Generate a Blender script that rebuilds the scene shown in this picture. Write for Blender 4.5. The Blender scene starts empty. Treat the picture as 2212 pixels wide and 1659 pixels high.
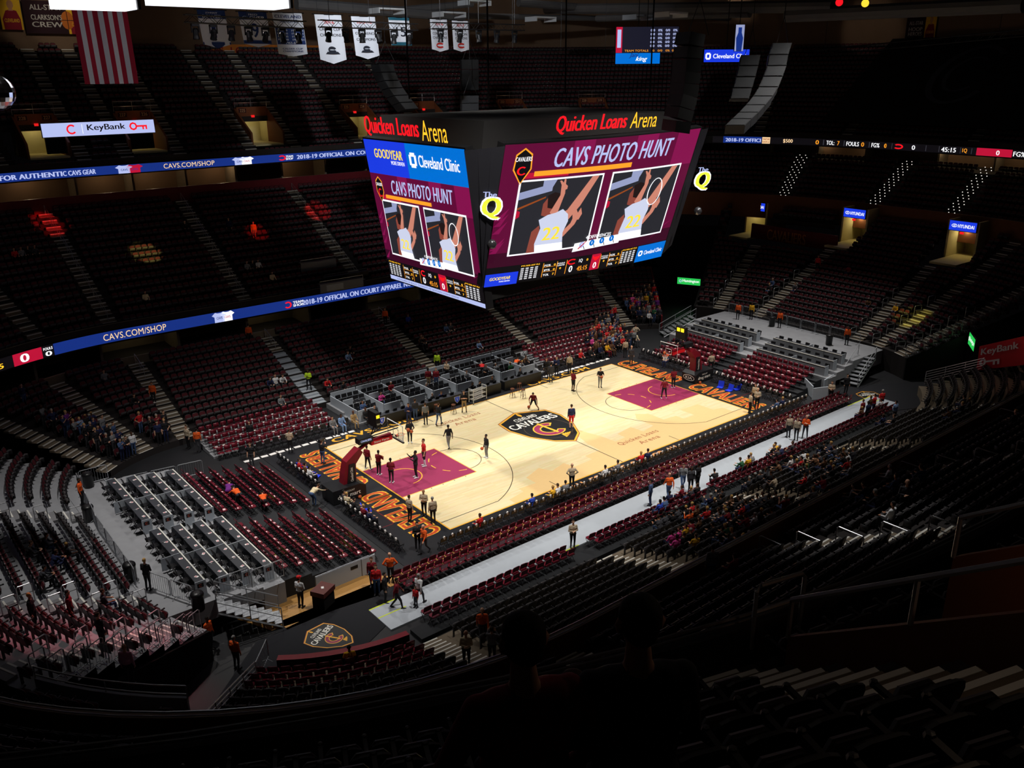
import bpy, bmesh, math, random
import numpy as np
from mathutils import Vector, Matrix
from mathutils.geometry import tessellate_polygon
random.seed(7)
PI = math.pi
scene = bpy.context.scene
COL = scene.collection

# ------------------------------------------------------------------ camera
IW, IH, FPX = 2212.0, 1659.0, 1887.06
AZ, EL, ROLL = 0.68059, -0.345841, -0.0074516
CAM = Vector((-39.845, -44.956, 25.181))
FWD = Vector((math.sin(AZ) * math.cos(EL), math.cos(AZ) * math.cos(EL), math.sin(EL)))
_r = FWD.cross(Vector((0, 0, 1))).normalized(); _u = _r.cross(FWD)
RGT = math.cos(ROLL) * _r + math.sin(ROLL) * _u
UPV = -math.sin(ROLL) * _r + math.cos(ROLL) * _u
cd = bpy.data.cameras.new('camera'); cam = bpy.data.objects.new('camera', cd); COL.objects.link(cam)
cd.sensor_fit = 'HORIZONTAL'; cd.sensor_width = 36.0; cd.lens = 36.0 * FPX / IW
cd.clip_start = 0.2; cd.clip_end = 400
cam.matrix_world = Matrix.Translation(CAM) @ Matrix((RGT, UPV, -FWD)).transposed().to_4x4()
scene.camera = cam

# ------------------------------------------------------------------ world, lights, exposure
wd = bpy.data.worlds.new('World'); scene.world = wd; wd.use_nodes = True
wd.node_tree.nodes['Background'].inputs[0].default_value = (0.5, 0.45, 0.5, 1)
wd.node_tree.nodes['Background'].inputs[1].default_value = 0.0015
scene.view_settings.view_transform = 'Standard'
scene.view_settings.look = 'None'
scene.view_settings.gamma = 1.0
scene.view_settings.exposure = 0.0
scene.view_settings.use_curve_mapping = False
scene.cycles.max_bounces = 4
scene.cycles.use_adaptive_sampling = True
scene.cycles.adaptive_threshold = 0.05
scene.cycles.diffuse_bounces = 2
scene.cycles.glossy_bounces = 2
scene.cycles.transmission_bounces = 4
scene.cycles.sample_clamp_indirect = 4.0

def light(name, kind, loc, power, color=(1, 1, 1), target=None, size=0.5, angle=60, blend=1.0):
    ld = bpy.data.lights.new(name, kind); ld.energy = power; ld.color = color
    o = bpy.data.objects.new(name, ld); COL.objects.link(o); o.location = loc
    if kind == 'SPOT':
        ld.spot_size = math.radians(angle); ld.spot_blend = blend; ld.shadow_soft_size = size
    elif kind == 'AREA':
        ld.size = size
    else:
        ld.shadow_soft_size = size
    if target is not None:
        d = Vector(target) - Vector(loc); o.rotation_euler = d.to_track_quat('-Z', 'Y').to_euler()
    return o
COURT_SPOTS = [(-15, -17), (0, -18), (15, -17), (-15, 15), (0, 16), (15, 15), (-31, 0), (31, 0)]
for _x, _y in COURT_SPOTS[:6]:      # the catwalk floodlights, aimed at the floor
    light('floodlight_beam', 'SPOT', (_x, _y, 33.0), 27500, (1.0, 0.95, 0.87), (_x * 0.72, _y * 0.06 - 1.0, 0), 0.5, 72, 1.0)
for _x, _y in COURT_SPOTS[6:]:
    light('floodlight_beam', 'SPOT', (_x, _y, 33.0), 21000, (1.0, 0.95, 0.9), (_x * 0.72, _y, 0), 0.5, 74, 1.0)
for _x, _y in [(-34, 30), (-4, 38), (26, 34), (46, 6), (-30, -30), (8, -34)]:      # dim fill lights added under the roof to lift the dark stands
    light('stand_fill', 'POINT', (_x, _y, 36.0), 130, (1.0, 0.86, 0.78), size=1.2)
for _t, _c, _p, _an in [((-23.2, 38.7, 13.0), (1, 0.02, 0.02), 130000, 2.6), ((1.0, 35.6, 12.2), (1, 0.02, 0.02), 120000, 2.6), ((-6.4, 34.2, 11.0), (1, 0.02, 0.02), 70000, 2.2), ((-17.0, 33.5, 10.5), (1, 0.8, 0.22), 90000, 2.6)]:
    light('show_beam', 'SPOT', (-6, -16, 31.5), _p, _c, _t, 0.1, _an, 0.35)
light('show_beam', 'SPOT', (-18, 8, 31.5), 46000, (1, 0.22, 0.26), (-35.5, -13.8, 3.0), 0.2, 20, 0.9)
light('aisle_beam', 'SPOT', (-7, -19, 32), 9000, (1, 0.97, 0.92), (-10.9, -30.4, 9.0), 0.2, 17, 0.7)
light('show_beam', 'SPOT', (8, 4, 31.5), 40000, (1, 0.85, 0.1), (36.5, -8.6, 3.6), 0.1, 4.5, 0.6)

# ------------------------------------------------------------------ pixel rays and the plan of the bowl
def ray(px, py):
    return FWD * FPX + RGT * (px - IW / 2) - UPV * (py - IH / 2)
def on(px, py, ax, v):
    d = ray(px, py); i = 'xyz'.index(ax); return CAM + d * ((v - CAM[i]) / d[i])
def at(px, py, z=0.0):
    return on(px, py, 'z', z)
XR, XL, YC, CQ, RS = 20.5, -21.5, 5.5, 31.4, 8.5      # corner centres of the bowl and the radius of its inner edge
LQ = [42.0, CQ, 11.0, CQ] * 2
Q0 = [sum(LQ[:i]) for i in range(9)]
qF = lambda x: XR - x
qFL = lambda a: Q0[1] + (a - 90) / 90 * CQ
qL = lambda y: Q0[2] + YC - y
qNL = lambda a: Q0[3] + (a - 180) / 90 * CQ
qN = lambda x: Q0[4] + x - XL
qNR = lambda a: Q0[5] + (a - 270) / 90 * CQ
qR = lambda y: Q0[6] + y + YC
qFR = lambda a: Q0[7] + a / 90 * CQ
qFRn = lambda a: qFR(a) - Q0[8]
def bowl(q, R):
    """point of the bowl plan at station q and distance R, with the outward normal"""
    q %= Q0[8]; R += RS
    if q < Q0[1]: return (XR - q, YC + R, 0, 1)
    if q < Q0[2]: c = (XL, YC); a = 90 + (q - Q0[1]) / CQ * 90
    elif q < Q0[3]: return (XL - R, YC - (q - Q0[2]), -1, 0)
    elif q < Q0[4]: c = (XL, -YC); a = 180 + (q - Q0[3]) / CQ * 90
    elif q < Q0[5]: return (XL + q - Q0[4], -YC - R, 0, -1)
    elif q < Q0[6]: c = (XR, -YC); a = 270 + (q - Q0[5]) / CQ * 90
    elif q < Q0[7]: return (XR + R, -YC + q - Q0[6], 1, 0)
    else: c = (XR, YC); a = (q - Q0[7]) / CQ * 90
    a = math.radians(a); return (c[0] + R * math.cos(a), c[1] + R * math.sin(a), math.cos(a), math.sin(a))
def inv(x, y):
    """station and distance of a plan point"""
    dx = x - XR if x > XR else (x - XL if x < XL else 0.0)
    dy = abs(y) - YC
    if dx == 0: return (qF(x) if y > 0 else qN(x)), dy - RS
    if dy <= 0: return (qR(y) if dx > 0 else qL(y)), abs(dx) - RS
    R = math.hypot(dx, dy); a = math.degrees(math.atan2(math.copysign(dy, y), dx)) % 360
    return (qFR(a) if a <= 90 else qFL(a) if a <= 180 else qNL(a) if a <= 270 else qNR(a)), R - RS
def hitR(px, py, R):
    """where the ray meets the upright surface at distance R: station, height"""
    d = ray(px, py).normalized(); t = 1.0
    while t < 160:
        p = CAM + d * t; q, r = inv(p.x, p.y)
        if (r >= R and t > 30 and p.y > -10 + 0 * r) or (r >= R and t > 60): return q, p.z
        t += 0.04
    return q, p.z
def hitS(px, py, prof, h=0.0, t0=8.0):
    """where the ray meets the seating slope prof(R) raised by h"""
    d = ray(px, py).normalized(); t = t0
    while t < 160:
        p = CAM + d * t; q, r = inv(p.x, p.y)
        if p.z <= prof(r) + h and prof(r) > -50: return p, q, r
        t += 0.04
    return p, q, r

# ------------------------------------------------------------------ materials
MATS = {}
def mat(name, col, rough=0.7, metal=0.0, emit=None, estr=0.0, noise=0.0, nscale=8.0, spec=0.3, bump=0.0, trans=0.0, stretch=None):
    if name in MATS: return MATS[name]
    m = bpy.data.materials.new(name); m.use_nodes = True; nt = m.node_tree; b = nt.nodes['Principled BSDF']
    c = (*col, 1) if len(col) == 3 else col
    b.inputs['Base Color'].default_value = c; b.inputs['Roughness'].default_value = rough
    b.inputs['Metallic'].default_value = metal; b.inputs['Specular IOR Level'].default_value = spec
    if trans: b.inputs['Transmission Weight'].default_value = trans; b.inputs['IOR'].default_value = 1.05
    if emit: b.inputs['Emission Color'].default_value = (*emit, 1); b.inputs['Emission Strength'].default_value = estr
    if noise or bump:
        n = nt.nodes.new('ShaderNodeTexNoise'); n.inputs['Scale'].default_value = nscale; n.inputs['Detail'].default_value = 4
        tc = nt.nodes.new('ShaderNodeTexCoord')
        if stretch:
            mp = nt.nodes.new('ShaderNodeMapping'); mp.inputs['Scale'].default_value = stretch
            nt.links.new(tc.outputs['Object'], mp.inputs[0]); nt.links.new(mp.outputs[0], n.inputs['Vector'])
        else: nt.links.new(tc.outputs['Object'], n.inputs['Vector'])
        if noise:
            mx = nt.nodes.new('ShaderNodeMix'); mx.data_type = 'RGBA'
            mx.inputs[6].default_value = tuple(max(0, v * (1 - noise)) for v in c[:3]) + (1,)
            mx.inputs[7].default_value = tuple(min(1, v * (1 + noise)) for v in c[:3]) + (1,)
            nt.links.new(n.outputs['Fac'], mx.inputs[0]); nt.links.new(mx.outputs[2], b.inputs['Base Color'])
        if bump:
            bp = nt.nodes.new('ShaderNodeBump'); bp.inputs['Strength'].default_value = bump; bp.inputs['Distance'].default_value = 0.01
            nt.links.new(n.outputs['Fac'], bp.inputs['Height']); nt.links.new(bp.outputs[0], b.inputs['Normal'])
    MATS[name] = m; return m
def glow(name, col, s=1.0):
    return mat(name, tuple(v * 0.05 for v in col), 0.5, emit=col, estr=s)
def srgb(r, g, b):
    f = lambda v: (v / 255 / 12.92) if v <= 10 else ((v / 255 + 0.055) / 1.055) ** 2.4
    return (f(r), f(g), f(b))
CON = mat('concrete', srgb(128, 128, 131), 0.85, noise=0.18, nscale=1.2)
CONW = mat('warm_concrete', srgb(118, 106, 90), 0.85, noise=0.2, nscale=1.5)
CONF = mat('platform_deck', srgb(150, 152, 157), 0.7, noise=0.16, nscale=1.6)
NOSE = mat('step_nosing', srgb(232, 230, 222), 0.6)
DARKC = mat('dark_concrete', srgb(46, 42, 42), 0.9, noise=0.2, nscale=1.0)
MAROON = mat('maroon_fabric', srgb(92, 32, 40), 0.75, noise=0.1, nscale=30)
MARV = mat('maroon_vinyl', srgb(108, 24, 40), 0.3, noise=0.06, nscale=12, spec=0.55)
BLK = mat('black_plastic', srgb(34, 33, 35), 0.45, spec=0.4)
BLKM = mat('black_metal', srgb(26, 26, 28), 0.4, metal=0.3)
BLKV = mat('black_vinyl', srgb(30, 30, 33), 0.33, spec=0.5)
GREYP = mat('grey_plastic', srgb(74, 72, 74), 0.55)
STEEL = mat('brushed_steel', srgb(176, 178, 182), 0.35, metal=0.75)
GALV = mat('galvanised_steel', srgb(168, 172, 178), 0.45, metal=0.5, noise=0.1, nscale=20)
WHITE = mat('white_paint', srgb(232, 232, 230), 0.5)
PAPER = mat('white_paper', srgb(245, 242, 240), 0.6)
PANEL = mat('pale_panel', srgb(184, 192, 202), 0.5)
PANG = mat('grey_panel', srgb(128, 131, 137), 0.5)
BROWN = mat('brown_wall', srgb(122, 72, 44), 0.7, noise=0.1, nscale=2)
MARW = mat('maroon_wall', srgb(104, 22, 32), 0.7, noise=0.08, nscale=2)
TANW = mat('tan_wall', srgb(120, 96, 76), 0.8, noise=0.1, nscale=0.8)
CREAM = mat('cream_wall', srgb(226, 212, 160), 0.8, noise=0.06, nscale=2)
DARK = mat('black_drape', srgb(16, 15, 16), 0.9)
ROOFM = mat('roof_deck', srgb(52, 50, 50), 0.9, noise=0.3, nscale=0.4)
DUCT = mat('grey_duct', srgb(96, 96, 98), 0.6, noise=0.1, nscale=1)
VINYL = mat('black_floor_vinyl', srgb(38, 39, 42), 0.5, noise=0.2, nscale=1.2)
CARP = mat('black_carpet', srgb(30, 31, 36), 0.9, noise=0.15, nscale=40)
WALK = mat('white_decking', srgb(180, 188, 198), 0.45, noise=0.06, nscale=2)
WOODB = mat('bare_wood_floor', srgb(176, 132, 74), 0.5, noise=0.3, nscale=3, stretch=(1, 12, 1))
LIME = mat('lime_tape', srgb(214, 232, 60), 0.6)

# ------------------------------------------------------------------ mesh helpers
class MB:
    def __init__(s): s.v = []; s.f = []; s.m = []
    def add(s, vs, fs, mi=0):
        o = len(s.v); s.v += [tuple(v) for v in vs]; s.f += [tuple(i + o for i in f) for f in fs]; s.m += [mi] * len(fs); return s
    def box(s, x0, x1, y0, y1, z0, z1, mi=0, M=None):
        vs = [Vector((x, y, z)) for z in (z0, z1) for y in (y0, y1) for x in (x0, x1)]
        if M is not None: vs = [M @ v for v in vs]
        return s.add(vs, [(0, 2, 3, 1), (4, 5, 7, 6), (0, 1, 5, 4), (2, 6, 7, 3), (0, 4, 6, 2), (1, 3, 7, 5)], mi)
    def tube(s, pts, r, n=6, mi=0, caps=True, closed=False):
        pts = [Vector(p) for p in pts]; rings = []; up = None
        for i, p in enumerate(pts):
            if closed: d = pts[(i + 1) % len(pts)] - pts[i - 1]
            else: d = pts[min(i + 1, len(pts) - 1)] - pts[max(i - 1, 0)]
            d.normalize()
            if up is None or abs(up.dot(d)) > 0.98: up = Vector((0, 0, 1)) if abs(d.z) < 0.9 else Vector((1, 0, 0))
            a = d.cross(up).normalized(); b = a.cross(d); up = b
            rr = r[i] if isinstance(r, (list, tuple)) else r
            rings.append([p + a * (rr * math.cos(2 * PI * k / n)) + b * (rr * math.sin(2 * PI * k / n)) for k in range(n)])
        vs = [v for g in rings for v in g]; fs = []; m = len(rings)
        for i in range(m if closed else m - 1):
            j = (i + 1) % m
            for k in range(n): fs.append((i * n + k, i * n + (k + 1) % n, j * n + (k + 1) % n, j * n + k))
        if caps and not closed: fs += [tuple(range(n))[::-1], tuple((m - 1) * n + k for k in range(n))]
        return s.add(vs, fs, mi)
    def lathe(s, prof, n=12, mi=0, M=None):
        vs = []; fs = []
        for r, z in prof:
            for k in range(n):
                v = Vector((r * math.cos(2 * PI * k / n), r * math.sin(2 * PI * k / n), z)); vs.append(M @ v if M is not None else v)
        for i in range(len(prof) - 1):
            for k in range(n): fs.append((i * n + k, i * n + (k + 1) % n, (i + 1) * n + (k + 1) % n, (i + 1) * n + k))
        fs += [tuple(range(n))[::-1], tuple((len(prof) - 1) * n + k for k in range(n))]
        return s.add(vs, fs, mi)
    def prism(s, poly, fn, d0, d1, mi=0):
        """extrude a 2-D outline between depths d0 and d1; fn(u,v,d) gives the point"""
        n = len(poly); vs = [fn(u, v, d0) for u, v in poly] + [fn(u, v, d1) for u, v in poly]
        fs = [(i, (i + 1) % n, n + (i + 1) % n, n + i) for i in range(n)]
        for t in tessellate_polygon([[Vector((u, v, 0)) for u, v in poly]]):
            fs.append(tuple(t)[::-1]); fs.append(tuple(n + i for i in t))
        return s.add(vs, fs, mi)
    def mesh(s, name, mats, smooth=False):
        me = bpy.data.meshes.new(name); me.from_pydata(s.v, [], s.f)
        for m in (mats if isinstance(mats, (list, tuple)) else [mats]): me.materials.append(m)
        if any(s.m): me.polygons.foreach_set('material_index', s.m)
        if smooth: me.polygons.foreach_set('use_smooth', [True] * len(s.f))
        me.update(); return me
    def obj(s, name, mats, parent=None, smooth=False, **k):
        return link(name, s.mesh(name, mats, smooth), parent, **k)
def link(name, me, parent=None, loc=None, rz=None, M=None):
    o = bpy.data.objects.new(name, me); COL.objects.link(o)
    if parent is not None: o.parent = parent
    if M is not None: o.matrix_local = M
    else:
        if loc is not None: o.location = loc
        if rz is not None: o.rotation_euler = (0, 0, rz)
    return o
def tag(o, label, cat, group=None, kind=None):
    o['label'] = label; o['category'] = cat
    if group: o['group'] = group
    if kind: o['kind'] = kind
    return o
def struct(o, label=None):
    o['kind'] = 'structure'
    if label: o['label'] = label
    return o
def empty(name, loc=(0, 0, 0), rz=0.0, parent=None):
    return link(name, None, parent, loc, rz)
def merge(name, base, frames, mats, parent=None):
    """many copies of one MB as a single mesh; frames: (x,y,z,rz)"""
    bv = np.array(base.v); nv = len(bv); F = np.array(frames, float); n = len(F)
    c, s_ = np.cos(F[:, 3])[:, None], np.sin(F[:, 3])[:, None]
    V = np.empty((n, nv, 3)); V[:, :, 0] = bv[:, 0] * c - bv[:, 1] * s_ + F[:, 0:1]; V[:, :, 1] = bv[:, 0] * s_ + bv[:, 1] * c + F[:, 1:2]; V[:, :, 2] = bv[:, 2] + F[:, 2:3]
    ls = np.array([len(f) for f in base.f]); li = np.array([i for f in base.f for i in f])
    me = bpy.data.meshes.new(name); me.vertices.add(n * nv); me.vertices.foreach_set('co', V.ravel())
    LI = (li[None, :] + (np.arange(n) * nv)[:, None]).ravel(); LS = np.tile(ls, n)
    me.loops.add(len(LI)); me.loops.foreach_set('vertex_index', LI)
    me.polygons.add(len(LS)); me.polygons.foreach_set('loop_start', np.concatenate([[0], np.cumsum(LS)[:-1]])); me.polygons.foreach_set('loop_total', LS)
    for m in mats: me.materials.append(m)
    me.polygons.foreach_set('material_index', np.tile(np.array(base.m), n)); me.update(); me.validate()
    return link(name, me, parent)
_TX = {}
def text2d(s, shear=0.0, bold=0.0, space=1.0):
    """flat letter outlines as vertices and faces"""
    k = (s, shear, bold, space)
    if k not in _TX:
        cu = bpy.data.curves.new('t', 'FONT'); cu.body = s; cu.shear = shear; cu.space_character = space; cu.resolution_u = 3; cu.fill_mode = 'FRONT'
        o = bpy.data.objects.new('t', cu); me = bpy.data.meshes.new_from_object(o)
        v = [(p.co.x, p.co.y) for p in me.vertices]; f = [tuple(p.vertices) for p in me.polygons]
        bpy.data.objects.remove(o); bpy.data.curves.remove(cu); bpy.data.meshes.remove(me); _TX[k] = (v, f)
    return _TX[k]
def lettering(s, fn, rect, m, parent=None, name='lettering', shear=0.0, bold=0.015, space=1.0, d=0.02):
    """letters fitted into rect (u0,v0,u1,v1) of a surface fn(u,v,d)"""
    v, f = text2d(s, shear, 0.0, space)
    if not v: return None
    us = [p[0] for p in v]; vs = [p[1] for p in v]; a0, a1, b0, b1 = min(us), max(us), min(vs), max(vs)
    u0, v0, u1, v1 = rect
    a0 -= bold; a1 += bold; mb = MB()
    for k, sh in enumerate((-bold, bold, 0.0) if bold > 0.012 else (0.0,)):      # a heavier weight is three strokes side by side
        mb.add([fn(u0 + (p[0] + sh - a0) / (a1 - a0) * (u1 - u0), v0 + (p[1] - b0) / (b1 - b0) * (v1 - v0), d + 0.0006 * k) for p in v], f)
    return mb.obj(name, m, parent)
def shape(poly, fn, m, parent=None, name='emblem', d=0.02):
    P = [fn(u, v, d) for u, v in poly]; T = [tuple(t) for t in tessellate_polygon([[Vector((u, v, 0)) for u, v in poly]])]
    return MB().add(P, T).obj(name, m, parent)
def rectp(u0, v0, u1, v1, n=1):
    b = [(u0 + (u1 - u0) * i / n, v0) for i in range(n + 1)]; t = [(u1 - (u1 - u0) * i / n, v1) for i in range(n + 1)]
    return b + t
def quad(fn, u0, v0, u1, v1, m, parent, name, d=0.01, n=1, skew=0.0):
    mb = MB(); vs = []
    for i in range(n + 1):
        u = u0 + (u1 - u0) * i / n; vs += [fn(u, v0, d), fn(u + skew, v1, d)]
    return mb.add(vs, [(2 * i, 2 * i + 2, 2 * i + 3, 2 * i + 1) for i in range(n)]).obj(name, m, parent)
def ring(cu, cv, ru, rv, n=24, a0=0, a1=360):
    return [(cu + ru * math.cos(math.radians(a0 + (a1 - a0) * k / n)), cv + rv * math.sin(math.radians(a0 + (a1 - a0) * k / n))) for k in range(n + (0 if a1 - a0 >= 360 else 1))]
def arc_band(cu, cv, ru, rv, w, a0, a1, n=24, we=None):
    o = ring(cu, cv, ru, rv, n, a0, a1)
    if a1 - a0 >= 360: o.append(o[0])
    i = []
    for k in range(n + 1):
        t = k / n; ww = w if we is None else w + (we - w) * abs(2 * t - 1)
        a = math.radians(a0 + (a1 - a0) * t); i.append((cu + (ru - ww) * math.cos(a), cv + (rv - ww) * math.sin(a)))
    return o + i[::-1]
def flat(o, rdir, udir, ndir=(0, 0, 1)):
    o, r, u, n = map(Vector, (o, rdir, udir, ndir)); return lambda a, b, d=0: o + r * a + u * b + n * d
# ================================================================== the bowl: floor, terraces, recesses, walls, roof
def band(fn, cu, cv, ru, rv, w, a0, a1, m, parent, name='line', d=0.004, n=32):
    vs = []
    for k in range(n + 1):
        a = math.radians(a0 + (a1 - a0) * k / n)
        vs += [fn(cu + ru * math.cos(a), cv + rv * math.sin(a), d), fn(cu + (ru - w) * math.cos(a), cv + (rv - w) * math.sin(a), d)]
    return MB().add(vs, [(2 * i, 2 * i + 2, 2 * i + 3, 2 * i + 1) for i in range(n)]).obj(name, m, parent)
def qs_between(q0, q1, extra=(), step=1.6):
    n = max(1, int(math.ceil((q1 - q0) / step))); s = [q0 + (q1 - q0) * i / n for i in range(n + 1)]
    s += [e for e in extra if q0 < e < q1]; return sorted(set(round(v, 4) for v in s))
def qscale(q, R):
    q %= Q0[8]
    for i in range(8):
        if q < Q0[i + 1]: return 1.0 if i % 2 == 0 else (R + RS) * (PI / 2) / CQ
def wallstrip(mb, q0, q1, R0, z0, R1, z1, mi=0, step=1.6):
    """a strip between two rails of the bowl plan"""
    s = qs_between(q0, q1, Q0, step); vs = []
    for q in s:
        a = bowl(q, R0); b = bowl(q, R1); vs += [(a[0], a[1], z0), (b[0], b[1], z1)]
    mb.add(vs, [(2 * i, 2 * i + 2, 2 * i + 3, 2 * i + 1) for i in range(len(s) - 1)], mi)
def parapet(mb, q0, q1, R, z0, z1, t=0.14, mi=0, mcap=None, step=1.6):
    wallstrip(mb, q0, q1, R, z0, R, z1, mi, step); wallstrip(mb, q0, q1, R + t, z1, R + t, z0, mi, step)
    wallstrip(mb, q0, q1, R, z1, R + t, z1, mi if mcap is None else mcap, step); wallstrip(mb, q0, q1, R + t, z0, R, z0, mi, step)
    for q in (q0, q1):
        a = bowl(q, R); b = bowl(q, R + t); mb.add([(a[0], a[1], z0), (b[0], b[1], z0), (b[0], b[1], z1), (a[0], a[1], z1)], [(0, 1, 2, 3)], mi)

# --- seat shapes: local +Y faces the court, origin on the tread
def back_poly(w=0.235, z0=0.36, z1=0.86):
    return [(-w, z0), (w, z0), (w, z1 - 0.12), (w * 0.86, z1 - 0.035), (w * 0.5, z1), (-w * 0.5, z1), (-w * 0.86, z1 - 0.035), (-w, z1 - 0.12)]
def lean(x, z, d): return Vector((x, -0.13 - (z - 0.36) * 0.22 + d, z))
seat_back = MB()
seat_back.prism(back_poly(), lean, -0.045, -0.012, 1); seat_back.prism(back_poly(0.21, 0.42, 0.83), lean, -0.012, 0.02, 0)
seat_pan = MB()
def panfn(x, s_, d): return Vector((x, -0.07 + s_ * 0.34 - d * 0.94, 0.40 + s_ * 0.94 + d * 0.34))
seat_pan.prism([(-0.22, 0), (0.22, 0), (0.22, 0.2), (0.15, 0.27), (-0.15, 0.27), (-0.22, 0.2)], panfn, -0.02, 0.015, 2)
seat_pan.prism([(-0.2, 0.02), (0.2, 0.02), (0.2, 0.2), (0.14, 0.25), (-0.14, 0.25), (-0.2, 0.2)], panfn, 0.015, 0.05, 0)
seat_arm = MB()
seat_arm.box(-0.285, -0.245, -0.2, -0.1, 0, 0.60, 1); seat_arm.box(-0.29, -0.24, -0.22, 0.16, 0.58, 0.625, 1)
seat_arm.lathe([(0.001, -0.03), (0.034, -0.02), (0.042, 0.012), (0.03, 0.04), (0.001, 0.046)], 6, 1, Matrix.Translation((-0.265, 0.17, 0.60)))
seat_all = MB(); seat_lo = MB()
for b_ in (seat_back, seat_pan, seat_arm): seat_all.add(b_.v, b_.f); seat_all.m[-len(b_.f):] = b_.m
seat_lo.prism(back_poly(), lean, -0.045, -0.012, 1)
seat_lo.add([lean(x, z, 0.01) for x, z in back_poly(0.215, 0.42, 0.835)], [tuple(range(8))], 0)
seat_lo.add([panfn(x, s_, d) for d in (-0.02, 0.05) for x, s_ in ((-0.21, 0), (0.21, 0), (0.2, 0.26), (-0.2, 0.26))], [(3, 2, 1, 0), (4, 5, 6, 7), (2, 3, 7, 6), (0, 1, 5, 4)], 2)
seat_lo.box(-0.285, -0.245, -0.2, 0.12, 0.3, 0.615, 1)
SEATM = [MAROON, BLK, GREYP]

class Terrace:
    pass
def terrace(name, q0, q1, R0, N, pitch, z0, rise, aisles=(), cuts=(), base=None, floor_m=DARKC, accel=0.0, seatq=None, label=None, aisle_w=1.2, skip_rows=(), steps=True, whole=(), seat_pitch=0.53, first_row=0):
    T = Terrace(); T.R0, T.N, T.p, T.z0, T.rise, T.q0, T.q1 = R0, N, pitch, z0, rise, q0, q1
    zs = [z0 + rise * i + accel * i * i / 2 for i in range(N + 1)]; T.zs = zs
    T.prof = lambda R: -99 if R < R0 - 0.3 or R > R0 + N * pitch else zs[0] + np.interp((R - R0) / pitch, range(N + 1), [z - zs[0] for z in zs])
    T.tread = lambda R: zs[max(0, min(N - 1, int((R - R0) / pitch)))]
    ex = list(Q0) + [v for c in cuts for v in c[:2]]
    s = qs_between(q0, q1, ex); mb = MB()
    for i in range(N):
        Ra, Rb = R0 + i * pitch, R0 + (i + 1) * pitch; zl = zs[i - 1] if i else (base if base is not None else z0 - rise)
        for a, b in zip(s[:-1], s[1:]):
            m = (a + b) / 2
            if any(c[0] <= m <= c[1] and c[2] <= i < c[3] for c in cuts): continue
            A, B, C_, D = bowl(a, Ra), bowl(b, Ra), bowl(b, Rb), bowl(a, Rb)
            mb.add([(A[0], A[1], zl), (B[0], B[1], zl), (B[0], B[1], zs[i]), (A[0], A[1], zs[i]), (C_[0], C_[1], zs[i]), (D[0], D[1], zs[i])], [(0, 1, 2, 3), (3, 2, 4, 5)])
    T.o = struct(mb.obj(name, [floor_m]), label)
    T.frames = []
    for i in range(first_row, N):
        if i in skip_rows: continue
        R = R0 + (i + 0.5) * pitch; q, qe = (seatq or (q0, q1)); q += 0.3; qe -= 0.3
        while q < qe:
            sc = qscale(q, R)
            if not any(abs(q - a) * sc < aisle_w / 2 + 0.3 for a in aisles) and not any(c[0] - 0.2 <= q <= c[1] + 0.2 and c[2] - 1 <= i < c[3] for c in cuts):
                x, y, nx, ny = bowl(q, R); T.frames.append((x, y, zs[i], math.atan2(nx, -ny), i, q))
            q += seat_pitch / sc
    if steps:
        h = rise / 2; w = aisle_w / 2; st = MB()
        st.box(-w, w, -pitch, -pitch / 2, 0.002, h, 0); st.box(-w + 0.03, w - 0.03, -0.075, 0.004, 0.003, 0.016, 1); st.box(-w + 0.03, w - 0.03, -pitch / 2 - 0.075, -pitch / 2 + 0.004, h - 0.05, h + 0.014, 1)
        st.box(-w, w, -pitch / 2, -0.075, 0.002, 0.01, 0)
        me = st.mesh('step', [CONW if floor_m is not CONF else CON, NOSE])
        st2 = MB(); st2.box(-w, w, -pitch, -pitch / 2, 0.002, h, 0); st2.box(-w, w, -pitch / 2, 0.0, 0.002, 0.02, 0); mew = st2.mesh('white_step', [WALK])
        for a in aisles:
            for i in range(N):
                if any(c[0] <= a <= c[1] and c[2] <= i < c[3] for c in cuts): continue
                x, y, nx, ny = bowl(a, R0 + i * pitch)
                link('step', mew if (a in whole and i < 9) else me, T.o, (x, y, zs[i]), math.atan2(nx, -ny))
    return T
def centre_rails(T, aisles, rows, every=4, gap=0.7, h=0.86):
    mb = MB(); p = T.p
    n = every - gap; dz = T.rise * n
    mb.tube([(0, 0, 0.02), (0, 0, h), (0, -p * n, dz + h), (0, -p * n, dz + 0.02)], 0.021, 5); mb.tube([(0, 0, h * 0.55), (0, -p * n, dz + h * 0.55)], 0.016, 5)
    mb.tube([(0, -p * n / 2, dz / 2), (0, -p * n / 2, dz / 2 + h)], 0.018, 5)
    me = mb.mesh('handrail', STEEL)
    for a in aisles:
        for i in range(rows[0], rows[1], every):
            x, y, nx, ny = bowl(a, T.R0 + (i + 0.3) * p); link('handrail', me, T.o, (x, y, T.zs[i]), math.atan2(nx, -ny))

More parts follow.
